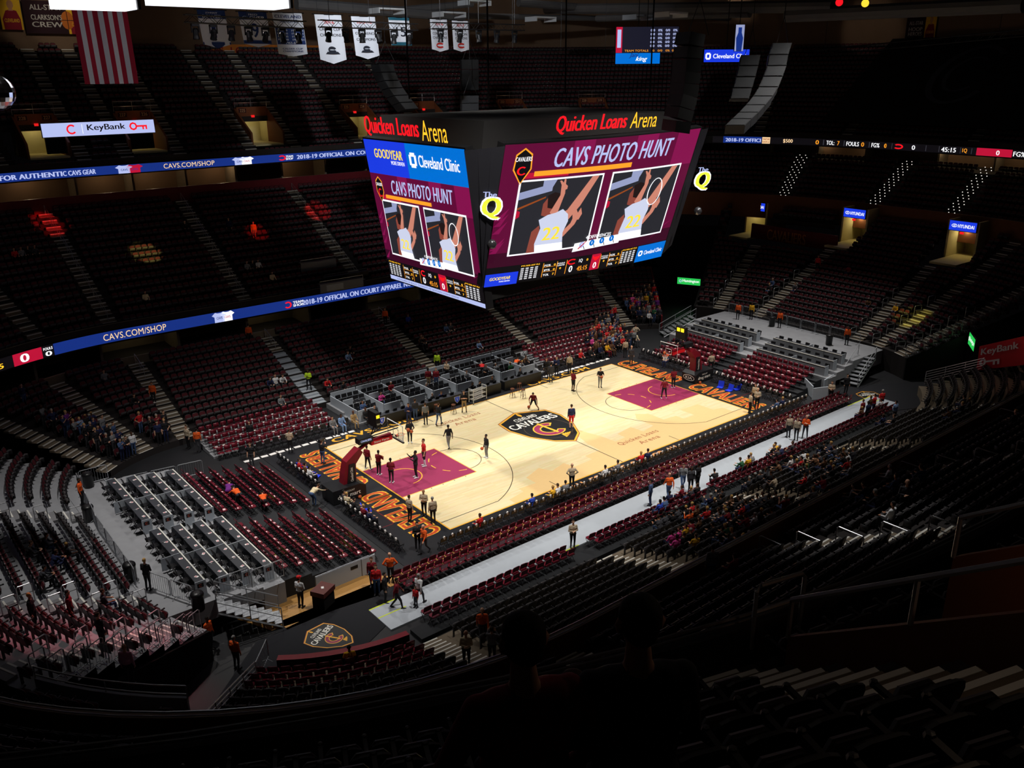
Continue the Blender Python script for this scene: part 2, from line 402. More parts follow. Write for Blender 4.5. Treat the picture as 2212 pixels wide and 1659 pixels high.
# --- event floor
mb = MB(); mb.box(-44, 48, -30, 30, -0.3, -0.03)
FLOOR = struct(mb.obj('floor', VINYL), 'dark vinyl covered arena floor around the court')
mb = MB(); mb.box(-26.0, 23.2, -10.6, -9.75, -0.03, 0.0); link('bare_strip', mb.mesh('bare_strip', WOODB), FLOOR)
mb = MB(); mb.add([(-27.8, -7.6, 0), (-22.0, -7.6, 0), (-19.6, -9.8, 0), (-21.2, -10.9, 0), (-26.6, -10.2, 0)], [(0, 1, 2, 3, 4)]); mb.obj('bare_strip', WOODB, FLOOR)
mb = MB(); mb.box(-22.2, 24.6, -13.85, -11.75, -0.03, 0.05)
WALKO = struct(mb.obj('floor_walkway', WALK), 'long white walkway behind the floor chairs of the near sideline')
for a_, b_ in (((-22.2, -11.83), (-20.4, -11.75)), ((-22.2, -12.7), (-20.6, -12.63)), ((-11.2, -13.85), (-9.9, -13.78)), ((21.0, -11.83), (24.6, -11.75)), ((22.4, -12.7), (24.6, -12.63))):
    mb = MB(); mb.box(a_[0], b_[0], a_[1], b_[1], 0.05, 0.054); mb.obj('tape_strip', LIME, WALKO)
mb = MB(); mb.add([(-27.6, -10.6, 0), (-20.4, -9.9, 0), (-20.0, -11.7, 0), (-22.3, -13.4, 0), (-30.6, -17.4, 0), (-32.6, -15.2, 0)], [(0, 1, 2, 3, 4, 5)])
mb.add([(19.0, -9.6, 0), (25.2, -9.2, 0), (38, -17, 0), (36, -20, 0), (22, -14.2, 0), (19.6, -11.6, 0)], [(0, 1, 2, 3, 4, 5)])
mb.obj('carpet', CARP, FLOOR)

# --- terraces
A_LO = [qF(-21.9), qF(-11.1), qF(0.1), qF(11.2), qFRn(71)]
far_lo = terrace('terrace_far_lower', qFRn(50), qFL(131), 0.7, 12, 0.8, 0.45, 0.285, A_LO + [qFL(110), qFL(129.6)], base=-0.03, label='lower seating bank along the far sideline', whole=(A_LO[1],))
A_T2 = [qF(-22.4), qF(-11.2), qF(0.2), qF(11.2), qFRn(74)]
far_t2 = terrace('terrace_far_middle', qFRn(52), qFL(170), 12.45, 17, 0.83, 6.0, 0.46, A_T2 + [qFL(107)], base=5.2, label='middle seating tier above the far ribbon screen')
centre_rails(far_t2, A_T2, (1, 16)); centre_rails(far_lo, A_LO, (9, 11), 3)
DK = dict(R0=24.9, N=20, pitch=0.8, z0=17.2, rise=0.52)
deckprof = lambda R: -99 if R < 24.6 or R > 41 else 17.2 + 0.65 * (R - 24.9)
VOM = [(80, 250), (300, 250), (578, 270), (790, 245), (945, 245), (1118, 232), (1288, 232)]
vq = []
for px, py in VOM:
    p, q, r = hitS(px, py, deckprof, 1.5, 40); vq.append(q)
cutsF = [(q - 1.7, q + 1.7, 2, 7) for q in vq]
A_DK = [v for q in vq for v in (q + 2.4,)] + [v for q in vq[:3] for v in (q - 2.4,)]
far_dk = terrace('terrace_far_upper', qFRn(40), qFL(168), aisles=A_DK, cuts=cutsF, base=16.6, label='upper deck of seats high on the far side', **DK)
# right end
DOORS = [(1633, 446, 2.5), (1846, 461, 2.5), (2080, 489, 2.6)]; DX = 47.6
_dq = [inv(DX, on(a, b, 'x', DX).y)[0] for a, b, c in DOORS]
A_RT = [qFR(19), qR(5.0), qR(-5.8), qNR(348), qNR(335)]
rt_lo = terrace('terrace_right_lower', qNR(330), qFR(31), 3.0, 21, 0.82, 1.9, 0.30, A_RT, base=-0.03, accel=0.0072, label='lower seating bank behind the far basket', cuts=[(q_ - 1.7, q_ + 1.7, 15, 21) for q_ in _dq] + [(qFR(1.5), qFR(25), 14, 19)])
A_R2 = [qFR(18), qR(4.5), qR(-4), qNR(343)]
rt_t2 = terrace('terrace_right_middle', qNR(330), qFR(60), 21.2, 9, 0.82, 10.6, 0.5, A_R2, base=9.2, label='dark seating tier above the entrances behind the far basket', steps=False)
rt_dk = terrace('terrace_right_upper', qNR(330), qFR(40), aisles=[qFR(26), qFR(9), qR(-3)], base=16.6, label='dark upper deck behind the far basket', steps=True, R0=24.9, N=20, pitch=0.8, z0=17.2, rise=0.52)
# left end, near side, near upper deck
A_LF = [qL(4.6), qNL(184), qNL(204.5)]
lf_lo = terrace('terrace_left_lower', qFL(149), qNL(211), 1.0, 10, 0.86, 1.55, 0.34, A_LF, base=-0.03, floor_m=CONF, label='lower seating bank behind the platform boxes')
A_NR = [qN(-22.4), qN(-10.7), qN(0.2), qN(11.2), qN(23)]
lf_ov = terrace('terrace_left_bridge', qNL(211), qNL(229.5), 9.7, 4, 0.86, 4.7, 0.34, [qNL(224)], base=3.6, floor_m=CONF, label='seat rows bridging the near tunnel')
nr_lo = terrace('terrace_near_lower', qNL(229.5), qNR(310), 2.6, 10, 0.8, 0.78, 0.285, A_NR, base=-0.03, floor_m=CONW, label='lower seating bank along the near sideline')
A_N2 = [qN(-11.2), qN(0.2), qN(11.2)]
nr_t2 = terrace('terrace_near_middle', qNL(212), qNR(310), 12.45, 15, 0.83, 6.0, 0.46, A_N2 + [qN(-22.6)], base=5.2, label='middle seating tier below the camera on the near side')
aq = qNL(253.5)
nr_dk = terrace('terrace_near_upper', qNL(226), qN(-12), aisles=[aq], base=16.2, label='dark upper deck in the foreground', cuts=[(qNL(255.2), qNL(258.2), 2, 9)], R0=26.0, N=14, pitch=0.8, z0=16.9, rise=0.58, aisle_w=1.4)

# --- parapets, lips, fascia
def strip_struct(name, fill, mats, label):
    mb = MB(); fill(mb); return struct(mb.obj(name, mats), label)
strip_struct('wall_far_lower_lip', lambda m: parapet(m, qFRn(50), qFL(131), 10.3, 3.0, 4.25, 0.16), [CONW], 'concrete lip above the last row of the far lower bank')
strip_struct('wall_far_middle_front', lambda m: (parapet(m, qFRn(53), qFL(175), 12.2, 5.05, 6.6, 0.2, 0, 1)), [DARKC, CONW], 'parapet at the foot of the far middle tier')
strip_struct('wall_far_middle_back', lambda m: (parapet(m, qFRn(52), qFL(170), 26.5, 13.2, 14.9, 0.15, 0, 1)), [MARW, STEEL], 'maroon wall with steel rail behind the far middle tier')
strip_struct('wall_far_upper_front', lambda m: parapet(m, qFRn(38), qFL(172), 24.55, 16.6, 18.0, 0.2), [DARKC], 'parapet at the foot of the far upper deck')
strip_struct('wall_right_upper_front', lambda m: parapet(m, qNR(330), qFR(38), 24.55, 16.6, 18.0, 0.2), [DARKC], 'parapet at the foot of the right upper deck')
strip_struct('wall_right_middle_front', lambda m: parapet(m, qNR(330), qFR(60), 20.8, 8.6, 11.3, 0.2), [BROWN], 'brown wall above the entrances behind the far basket')
strip_struct('wall_near_middle_front', lambda m: (parapet(m, qNL(214), qNR(312), 12.1, 5.05, 6.85, 0.24, 0, 1)), [BROWN, CONW], 'brown parapet of the near middle tier')
strip_struct('wall_near_upper_front', lambda m: (parapet(m, qNL(222), qN(-8), 25.5, 15.8, 17.32, 0.22, 0, 0)), [DARKC], 'dark parapet of the near upper deck')
strip_struct('wall_far', lambda m: (wallstrip(m, qFRn(45), qFL(172), 41.3, 26.0, 41.3, 40.0), parapet(m, qFRn(45), qFL(172), 41.0, 27.2, 28.3, 0.3)), [TANW], 'tan wall above the far upper deck')
strip_struct('wall_right', lambda m: (wallstrip(m, qNR(330), qFR(45), 41.3, 26.0, 41.3, 40.0), parapet(m, qNR(330), qFR(45), 41.0, 27.2, 28.3, 0.3)), [TANW], 'tan wall above the right upper deck')
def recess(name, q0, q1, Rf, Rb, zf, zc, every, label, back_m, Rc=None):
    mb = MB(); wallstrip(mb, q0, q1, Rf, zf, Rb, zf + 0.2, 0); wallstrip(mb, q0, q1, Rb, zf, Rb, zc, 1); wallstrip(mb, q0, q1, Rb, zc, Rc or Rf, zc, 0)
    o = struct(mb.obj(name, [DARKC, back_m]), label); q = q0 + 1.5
    mbp = MB(); mbp.box(-0.1, 0.1, -(Rb - Rf) * 0.6, 0, 0, zc - zf - 0.1); me = mbp.mesh('partition', CONW)
    while q < q1:
        x, y, nx, ny = bowl(q, Rb - (Rb - Rf) * 0.6); link('partition', me, o, (x, y, zf + 0.1), math.atan2(nx, -ny)); q += every / qscale(q, Rb)
    return o
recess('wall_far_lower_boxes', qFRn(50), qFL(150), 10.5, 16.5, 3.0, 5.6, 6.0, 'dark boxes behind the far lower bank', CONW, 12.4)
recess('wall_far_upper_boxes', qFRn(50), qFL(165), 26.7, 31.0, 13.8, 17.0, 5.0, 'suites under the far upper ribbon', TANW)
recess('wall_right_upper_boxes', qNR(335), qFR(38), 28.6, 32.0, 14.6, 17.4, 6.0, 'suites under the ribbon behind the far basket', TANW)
for px, py in [(330, 400), (400, 385), (620, 365), (60, 395), (230, 390), (480, 370)]:
    p = on(px, py, 'y', 43.0); light('suite_lamp', 'POINT', (p.x, 43.2, 16.4), 45, (1, 0.72, 0.42), size=0.3)
for px in (1610, 1690, 1780, 1870, 2040, 2110, 2190):
    p = on(px, 325, 'x', 59.0); light('suite_lamp', 'POINT', (59.0, p.y, 16.6), 32, (1, 0.75, 0.45), size=0.3)
for x in (-20.5, -9.3, 2.3, 13): light('box_lamp', 'POINT', (x, 28.2, 5.1), 16, (1, 0.85, 0.5), size=0.3)
# tunnel walls at the corners
def slab(name, pts, z0, z1, m, label, t=0.16):
    mb = MB()
    for (a, za), (b, zb) in zip([(Vector(p[:2]), p[2] if len(p) > 2 else z1) for p in pts][:-1], [(Vector(p[:2]), p[2] if len(p) > 2 else z1) for p in pts][1:]):
        n = Vector((-(b - a).y, (b - a).x)).normalized() * t
        mb.add([(a.x, a.y, z0), (b.x, b.y, z0), (b.x, b.y, zb), (a.x, a.y, za), (a.x + n.x, a.y + n.y, z0), (b.x + n.x, b.y + n.y, z0), (b.x + n.x, b.y + n.y, zb), (a.x + n.x, a.y + n.y, za)],
               [(0, 1, 2, 3), (5, 4, 7, 6), (3, 2, 6, 7), (0, 3, 7, 4), (1, 5, 6, 2), (0, 4, 5, 1)])
    return struct(mb.obj(name, m), label)
def rq(q, R): b = bowl(q, R); return (b[0], b[1])
slab('wall_tunnel_left', [(*rq(qNL(211), 1.0), 1.5), (*rq(qNL(211), 14.8), 4.9)], -0.03, 3, DARK, 'black tunnel wall under the left seating bank')
slab('wall_tunnel_near', [(*rq(qNL(229.5), 14.0), 4.6), (*rq(qNL(229.5), 2.6), 0.8)], -0.03, 2, DARK, 'black tunnel wall under the near seating bank')
slab('wall_tunnel_right', [(*rq(qNR(330), 19.0), 7.5), (*rq(qNR(330), 3.0), 1.9)], -0.03, 3, DARK, 'black tunnel wall beside the red bank sign')
slab('wall_tunnel_far', [(*rq(qFR(31), 3.0), 1.9), (*rq(qFR(31), 19.0), 7.5)], -0.03, 3, DARK, 'black tunnel wall below the green entrance sign')
slab('wall_far_tunnel_back', [(*rq(qFR(52), 17), 8), (*rq(qFR(29), 17), 8)], -0.03, 8, DARK, 'black drape closing the far corner tunnel')
slab('wall_near_tunnel_back', [(*rq(qNR(332), 17), 8), (*rq(qNR(308), 17), 8)], -0.03, 8, DARK, 'black drape closing the near corner tunnel')
slab('wall_far_lower_end', [(*rq(qFRn(50), 10.4), 4.4), (*rq(qFRn(50), 0.7), 1.3)], -0.03, 3, MARW, 'maroon end wall of the far lower bank at the corner tunnel')
strip_struct('wall_tunnel_bridge', lambda m: parapet(m, qNL(211), qNL(229.5), 9.45, 3.5, 5.3, 0.12), [PANG], 'pale wall over the mouth of the near tunnel')
for _a in A_R2:      # rows of tiny step lights on the dark stairs behind the far basket
    mb = MB()
    for i in range(9):
        for k, w_ in ((0.0, -0.55), (0.0, 0.0), (0.0, 0.55), (0.41, -0.3), (0.41, 0.3)):
            x, y, nx, ny = bowl(_a + w_ / qscale(_a, 24), 21.2 + 0.82 * i + k); z = 10.6 + 0.5 * i + 0.25 * (k > 0) + 0.35; mb.box(x - 0.035, x + 0.035, y - 0.035, y + 0.035, z, z + 0.07)
    o_ = mb.obj('step_lights', glow('step_light_glow', (1, 0.95, 0.85), 1.0), rt_t2.o); o_['kind'] = 'stuff'
# roof
mb = MB(); mb.box(-66, 72, -58, 58, 39.0, 39.4); ROOF = struct(mb.obj('ceiling', ROOFM), 'dark roof deck of the arena')
for y in range(-40, 61, 10):
    mb = MB(); mb.box(-60, 70, y - 0.25, y + 0.25, 37.2, 37.7); mb.box(-60, 70, y - 0.2, y + 0.2, 34.6, 35.0)
    for x in range(-58, 68, 4): mb.tube([(x, y, 34.8), (x + 2, y, 37.4), (x + 4, y, 34.8)], 0.1, 4)
    mb.obj('truss', DUCT, ROOF)

# --- seats: the largest in the picture as individuals, the others as one mass per bank
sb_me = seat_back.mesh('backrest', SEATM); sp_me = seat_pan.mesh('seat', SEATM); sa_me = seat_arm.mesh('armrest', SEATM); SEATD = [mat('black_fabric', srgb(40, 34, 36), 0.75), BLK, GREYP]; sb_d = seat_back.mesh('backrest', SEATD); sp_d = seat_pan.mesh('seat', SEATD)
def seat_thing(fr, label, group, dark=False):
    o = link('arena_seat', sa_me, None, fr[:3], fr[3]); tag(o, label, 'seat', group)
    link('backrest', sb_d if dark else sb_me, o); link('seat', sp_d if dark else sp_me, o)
ORD = ['first', 'second', 'third', 'fourth', 'fifth', 'sixth', 'seventh', 'eighth', 'ninth', 'tenth', 'eleventh', 'twelfth', 'thirteenth', 'fourteenth']
def inview(p, mx=0, my=0):
    d = Vector(p) - CAM; z = d.dot(FWD)
    if z < 0.5: return None
    u = IW / 2 + FPX * d.dot(RGT) / z; v = IH / 2 - FPX * d.dot(UPV) / z
    return (u, v, z) if -mx < u < IW + mx and -my < v < IH + my else None
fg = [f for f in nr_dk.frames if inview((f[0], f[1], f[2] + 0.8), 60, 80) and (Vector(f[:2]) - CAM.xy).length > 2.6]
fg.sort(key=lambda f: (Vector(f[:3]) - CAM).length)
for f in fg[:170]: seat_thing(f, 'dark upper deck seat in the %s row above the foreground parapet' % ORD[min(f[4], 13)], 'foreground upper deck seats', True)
rest = fg[170:]
lf = [f for f in lf_lo.frames if inview((f[0], f[1], f[2] + 0.8), 20, 40)]
lf.sort(key=lambda f: (Vector(f[:3]) - CAM).length)
for f in lf[:130]: seat_thing(f, 'maroon tip-up seat in the %s row behind the platform boxes' % ORD[f[4]], 'maroon seats behind the platform boxes')
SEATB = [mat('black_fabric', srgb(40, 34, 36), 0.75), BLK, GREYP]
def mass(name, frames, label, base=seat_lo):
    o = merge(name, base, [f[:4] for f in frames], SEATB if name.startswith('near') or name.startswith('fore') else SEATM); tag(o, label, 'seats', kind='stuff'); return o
NSEAT = 0
ncor = [f for f in nr_lo.frames if f[4] < 3 and f[0] < -22.6]; mass('bridge_seats', lf_ov.frames, 'dark maroon seats over the near tunnel', seat_all)
for nm, T, lab in [('left_bank_seats', None, 'remaining maroon seats of the bank behind the platform boxes'), ('far_lower_seats', far_lo, 'rows of maroon seats along the far sideline'), ('far_middle_seats', far_t2, 'dim maroon seats of the far middle tier'),
                   ('far_upper_seats', far_dk, 'dark seats of the far upper deck'), ('right_lower_seats', rt_lo, 'rows of maroon seats behind the far basket'), ('right_middle_seats', rt_t2, 'dark seats above the entrances behind the far basket'),
                   ('right_upper_seats', rt_dk, 'dark seats of the right upper deck'), ('near_lower_seats', nr_lo, 'black backed seats along the near sideline'), ('near_middle_seats', nr_t2, 'dark seats of the near middle tier')]:
    fr = (lf[130:] + []) if T is None else [f for f in T.frames if inview((f[0], f[1], f[2] + 0.6), 40, 40) and not (T is nr_lo and f[4] < 3 and f[0] < -22.6)]
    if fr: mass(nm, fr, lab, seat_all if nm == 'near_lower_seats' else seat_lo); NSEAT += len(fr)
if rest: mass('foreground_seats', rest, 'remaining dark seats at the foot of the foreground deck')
print('SEATS', NSEAT, len(fg), len(lf))
# ================================================================== the court
CL, CW = 14.325, 7.62
def court_mat():
    m = mat('court_maple', srgb(250, 232, 186), 0.32, spec=0.35); nt = m.node_tree; b = nt.nodes['Principled BSDF']
    tc = nt.nodes.new('ShaderNodeTexCoord'); mp = nt.nodes.new('ShaderNodeMapping'); mp.inputs['Scale'].default_value = (0.7, 9, 1)
    n = nt.nodes.new('ShaderNodeTexNoise'); n.inputs['Scale'].default_value = 1.6; n.inputs['Detail'].default_value = 5
    br = nt.nodes.new('ShaderNodeTexBrick'); br.inputs['Scale'].default_value = 1.0; br.inputs['Brick Width'].default_value = 1.6; br.inputs['Row Height'].default_value = 0.13; br.inputs['Mortar Size'].default_value = 0.0
    br.inputs['Color1'].default_value = (*srgb(250, 234, 192), 1); br.inputs['Color2'].default_value = (*srgb(243, 222, 170), 1)
    mx = nt.nodes.new('ShaderNodeMix'); mx.data_type = 'RGBA'; mx.blend_type = 'MULTIPLY'; mx.inputs[0].default_value = 0.22
    nt.links.new(tc.outputs['Object'], mp.inputs[0]); nt.links.new(mp.outputs[0], n.inputs['Vector']); nt.links.new(tc.outputs['Object'], br.inputs['Vector'])
    nt.links.new(br.outputs['Color'], mx.inputs[6]); nt.links.new(n.outputs['Color'], mx.inputs[7]); nt.links.new(mx.outputs[2], b.inputs['Base Color'])
    return m
MAPLE = court_mat()
APRON = mat('apron_black_paint', srgb(40, 41, 45), 0.3, spec=0.45, noise=0.12, nscale=1.5, stretch=(1, 8, 1))
WINE = mat('court_wine_paint', srgb(150, 50, 88), 0.35, noise=0.05, nscale=2)
GOLD = mat('court_gold_paint', srgb(246, 182, 60), 0.4)
TANP = mat('court_tan_stain', srgb(240, 204, 146), 0.35, noise=0.07, nscale=2, stretch=(1, 9, 1))
LINE = mat('court_dark_line', srgb(88, 74, 60), 0.4)
ORNG = mat('court_orange_red', srgb(196, 74, 44), 0.4)
INK = mat('court_black_paint', srgb(30, 31, 34), 0.35)
CWHT = mat('court_white_paint', srgb(250, 248, 240), 0.4)
BRWN = mat('court_rust_paint', srgb(170, 92, 62), 0.4)
mb = MB(); mb.box(-18.6, 18.6, -9.75, 9.9, -0.03, 0.0); COURT = struct(mb.obj('floor_court', APRON), 'basketball court floor with black apron')
top = flat((0, 0, 0), (1, 0, 0), (0, 1, 0))
def cpart(name, poly, m, d): return shape(poly, top, m, COURT, name, d)
cpart('gold_border', rectp(-CL - 0.09, -CW - 0.09, CL + 0.09, CW + 0.09), GOLD, 0.002)
cpart('playing_surface', rectp(-CL, -CW, CL, CW), MAPLE, 0.004)
# skyline stain along the near sideline
sky = [(-9.4, -CW)]
for x, y in [(-9.4, -7.0), (-8.0, -6.7), (-8.0, -6.2), (-6.6, -6.3), (-6.6, -5.3), (-5.0, -4.7), (-4.6, -5.6), (-3.2, -5.2), (-3.0, -6.1), (-1.3, -6.0), (-1.3, -5.3), (0.2, -5.2), (0.3, -3.9), (0.8, -2.2), (1.4, -0.9), (1.7, -2.4), (2.0, -3.6), (2.1, -4.9), (3.2, -4.8), (3.2, -4.0), (4.9, -3.7), (5.0, -4.9), (6.4, -4.6), (6.4, -2.9), (7.1, -2.1), (7.9, -2.8), (7.9, -4.3), (9.2, -4.4), (9.2, -5.2), (10.4, -5.2), (10.4, -3.8), (12.4, -3.9), (12.4, -5.4), (13.3, -5.6), (13.3, -6.6), (CL - 0.02, -6.9)]:
    sky.append((x, y))
cpart('skyline_stain', sky + [(CL - 0.02, -CW)], TANP, 0.006)
KX = CL - 5.79; KY = 2.44
for s in (-1, 1):
    cpart('key_border', rectp(min(s * KX, s * CL) - 0.0, -KY - 0.06, max(s * KX, s * CL), KY + 0.06), GOLD, 0.008)
    cpart('key', rectp(min(s * KX, s * (CL)) + (0.06 if s > 0 else 0), -KY, max(s * KX, s * CL) - (0.06 if s < 0 else 0), KY), WINE, 0.010)
    band(top, s * KX, 0, 1.83, 1.83, 0.05, -90 if s < 0 else 90, 90 if s < 0 else 270, LINE, COURT, 'free_throw_arc', 0.012)
    for k in range(5):
        a = (180 if s < 0 else 0) - 72 + k * 36; band(top, s * KX, 0, 1.83, 1.83, 0.07, a - 9, a + 9, GOLD, COURT, 'dashed_arc', 0.013, 5)
    band(top, s * (CL - 1.6), 0, 1.28, 1.28, 0.07, (-90 if s < 0 else 90), (90 if s < 0 else 270), GOLD, COURT, 'restricted_arc', 0.013)
    th = math.degrees(math.acos(6.7 / 7.24))
    a0, a1 = (-90 + th, 90 - th) if s < 0 else (90 + th, 270 - th)
    a0, a1 = (-67.7, 67.7) if s < 0 else (112.3, 247.7)
    band(top, s * (CL - 1.6), 0, 7.24, 7.24, 0.05, a0, a1, LINE, COURT, 'three_point_line', 0.012, 48)
    xe = s * (CL - 1.6) - s * 7.24 * math.cos(math.radians(67.7))
    for y in (-6.7, 6.7): cpart('three_point_line', rectp(min(s * CL, xe), y - 0.025, max(s * CL, xe), y + 0.025), LINE, 0.012)
    for y in (-KY - 0.2, KY + 0.1):
        for dx in (2.1, 3.0, 3.9, 4.8): cpart('lane_mark', rectp(s * (CL - dx) - 0.03, y, s * (CL - dx) + 0.03, y + 0.1), LINE, 0.012)
    for y in (-CW, CW - 0.95): cpart('coach_mark', rectp(s * 5.8 - 0.025, y, s * 5.8 + 0.025, y + 0.95), LINE, 0.012)
cpart('halfway_line', rectp(-0.03, -CW, 0.03, CW), LINE, 0.011)
# centre shield: letters read along +x with the top towards +y
def shield(fn, k, parent, dz, full=True):
    def out(g): return [(u * g, 0.5 + (v - 0.5) * g) for u, v in [(-2.4, 3.05), (0, 4.1), (2.4, 3.05), (2.62, 1.5), (2.2, -0.4), (1.2, -2.15), (0, -3.05), (-1.2, -2.15), (-2.2, -0.4), (-2.62, 1.5)]]
    P = lambda pts: [(u * k, v * k) for u, v in pts]
    shape(P(out(1.0)), fn, BRWN if full else GOLD, parent, 'shield_edge', dz); shape(P(out(0.975)), fn, GOLD, parent, 'shield_edge', dz + 0.001); shape(P(out(0.93)), fn, INK, parent, 'shield_field', dz + 0.002)
    lettering('CLEVELAND', fn, tuple(v * k for v in (-1.05, 2.4, 1.05, 2.95)), CWHT, parent, 'shield_lettering', 0, 0.02, 1.0, dz + 0.004)
    lettering('CAVALIERS', fn, tuple(v * k for v in (-2.2, 1.3, 2.2, 2.2)), CWHT, parent, 'shield_lettering', 0, 0.03, 1.0, dz + 0.004)
    shape(P([(-0.06, 3.1), (0.06, 3.1), (0.16, 3.4), (0.04, 3.85), (-0.04, 3.85), (-0.16, 3.4)]), fn, GOLD, parent, 'shield_torch', dz + 0.004)
    band(fn, 0, -0.1 * k, 1.25 * k, 1.2 * k, 0.62 * k, 42, 325, GOLD, parent, 'shield_letter', dz + 0.004)
    band(fn, 0, -0.1 * k, 1.15 * k, 1.1 * k, 0.42 * k, 50, 317, WINE, parent, 'shield_letter', dz + 0.005)
    shape(P([(-0.16, 1.2), (0.06, 1.24), (0.26, -0.95), (0.04, -0.98)]), fn, GOLD, parent, 'shield_sword', dz + 0.006)
    for i in range(4): shape(P([(0.05 + 0.2 * i, -1.42 - 0.02 * i), (0.3 + 0.2 * i, -1.34 - 0.04 * i), (0.22 + 0.16 * i, -1.95 + 0.1 * i), (-0.02 + 0.18 * i, -2.05 + 0.08 * i)]), fn, GOLD, parent, 'shield_mark', dz + 0.006)
sx = -0.2
shield(top, 1.0, COURT, 0.014)
band(top, 0, 0, 1.83, 1.83, 0.04, 0, 360, LINE, COURT, 'centre_circle', 0.022, 40)
lettering('Quicken Loans', top, (-6.0, 5.55, -2.0, 6.15), BRWN, COURT, 'court_lettering', 0.0, 0.012, 1.15, 0.012)
lettering('Arena', top, (-4.9, 4.85, -3.0, 5.35), BRWN, COURT, 'court_lettering', 0, 0.012, 1.15, 0.012)
lettering('Quicken Loans', top, (1.9, -5.75, 5.9, -5.15), BRWN, COURT, 'court_lettering', 0, 0.012, 1.15, 0.014)
lettering('Arena', top, (3.2, -6.45, 5.2, -5.95), BRWN, COURT, 'court_lettering', 0, 0.012, 1.15, 0.014)
def outlined(s, fn, r, parent=COURT):
    """wide block letters with a gold edge round an orange-red fill"""
    v, f = text2d(s, 0, 0.0, 1.1); us = [p[0] for p in v]; vs = [p[1] for p in v]; a0, a1, b0, b1 = min(us), max(us), min(vs), max(vs); e, h = 0.05, 0.028
    M = lambda p, dx, dy, d: fn(r[0] + (p[0] + dx - a0 + e) / (a1 - a0 + 2 * e) * (r[2] - r[0]), r[1] + (p[1] + dy - b0 + e) / (b1 - b0 + 2 * e) * (r[3] - r[1]), d)
    mb = MB()
    for k, (dx, dy) in enumerate(((-e, -e), (e, -e), (-e, e), (e, e), (0, -e), (0, e), (-e, 0), (e, 0))): mb.add([M(p, dx, dy, 0.003 + 0.0003 * k) for p in v], f)
    mb.obj('apron_lettering_edge', GOLD, parent); mb = MB()
    for k, (dx, dy) in enumerate(((-h, 0), (h, 0), (0, 0))): mb.add([M(p, dx, dy, 0.008 + 0.0003 * k) for p in v], f)
    mb.obj('apron_lettering', ORNG, parent)
fl = flat((0, 0, 0), (0, 1, 0), (-1, 0, 0)); fr_ = flat((0, 0, 0), (0, -1, 0), (1, 0, 0))
for fn in (fl, fr_):
    outlined('CLEVELAND', fn, (-7.55, 14.7, -0.7, 16.5)); outlined('CAVALIERS', fn, (0.7, 14.7, 7.55, 16.5))
for s_, a, b in (('ALL', -5.3, -4.0), ('FOR', -3.6, -2.1), ('ONE', -1.7, -0.3), ('ONE', 0.2, 1.6), ('FOR', 2.0, 3.5), ('ALL', 3.8, 5.0)):
    lettering(s_, top, (a, -8.75, b, -8.0), mat('apron_peach_paint', srgb(236, 168, 110), 0.4), COURT, 'apron_lettering', 0, 0.05, 1.05, 0.004)
lettering('CAVS.COM', top, (-13.5, 7.95, -6.6, 8.65), GOLD, COURT, 'apron_lettering', 0, 0.03, 1.1, 0.004)
lettering('CAVS.COM', top, (5.0, 7.95, 12, 8.65), GOLD, COURT, 'apron_lettering', 0, 0.03, 1.1, 0.004)
RED_L = mat('red_floor_line', srgb(120, 30, 40), 0.5)
for sg in (-1, 1):
    for (x0, y0, x1, y1) in [(16.4, 2.4, 18.0, 2.45), (16.4, 6.2, 18.0, 6.25), (16.4, 2.4, 16.45, 6.25), (16.5, -2.6, 18.0, -2.55), (16.5, -5.0, 18.0, -4.95), (16.5, -5.0, 16.55, -2.55)]:
        cpart('photographer_box_line', rectp(min(sg * x0, sg * x1), y0, max(sg * x0, sg * x1), y1), RED_L, 0.004)
# carpet shield on the tunnel runway
cs = flat((-24.6, -12.6, 0.0), Vector((0.86, 0.5, 0)).normalized(), Vector((-0.5, 0.86, 0)).normalized())
shield(cs, 0.36, FLOOR, 0.006)
cs2 = flat((24.4, -12.0, 0.0), Vector((0.9, -0.42, 0)).normalized(), Vector((0.42, 0.9, 0)).normalized())
shield(cs2, 0.36, FLOOR, 0.006)
# ================================================================== scoreboard, ribbons, signs, banners, speakers
G = lambda n, c, s=1.0: glow('screen_' + n, srgb(*c), s)
S_BLK = G('black', (14, 12, 16)); S_WINE = G('wine', (96, 10, 54)); S_WINE2 = G('wine_light', (132, 18, 76)); S_DWIN = G('wine_dark', (58, 8, 34)); S_LIL = G('lilac', (176, 186, 232), 1.1); S_ORG = G('orange', (250, 158, 40), 1.1)
S_WHT = G('white', (246, 246, 250), 1.2); S_BLU = G('blue', (28, 60, 226), 1.0); S_CYA = G('cyan_blue', (0, 112, 214), 1.0); S_YEL = G('yellow', (252, 222, 60), 1.1); S_RED = G('red', (236, 20, 32), 1.2); S_CRIM = G('crimson', (190, 20, 56))
S_GRY = G('grey', (58, 58, 66)); S_SKN = G('skin', (206, 132, 112)); S_SKD = G('skin_shade', (142, 70, 58)); S_JER = G('jersey', (206, 212, 236)); S_NAVY = G('navy', (22, 48, 128)); S_LIME = G('lime', (224, 230, 60), 1.2); S_GRN = G('green', (40, 190, 80), 1.1); S_AMB = G('amber', (255, 186, 40), 1.4); S_PEA = G('peach', (246, 208, 160), 1.1); S_STEEL = G('steel', (150, 158, 196)); S_HAIR = G('dark_hair', (34, 22, 22)); S_GDK = G('slate', (40, 40, 46)); S_BRZ = G('bronze', (150, 72, 30))
CASE = mat('screen_casing', srgb(22, 22, 24), 0.5)
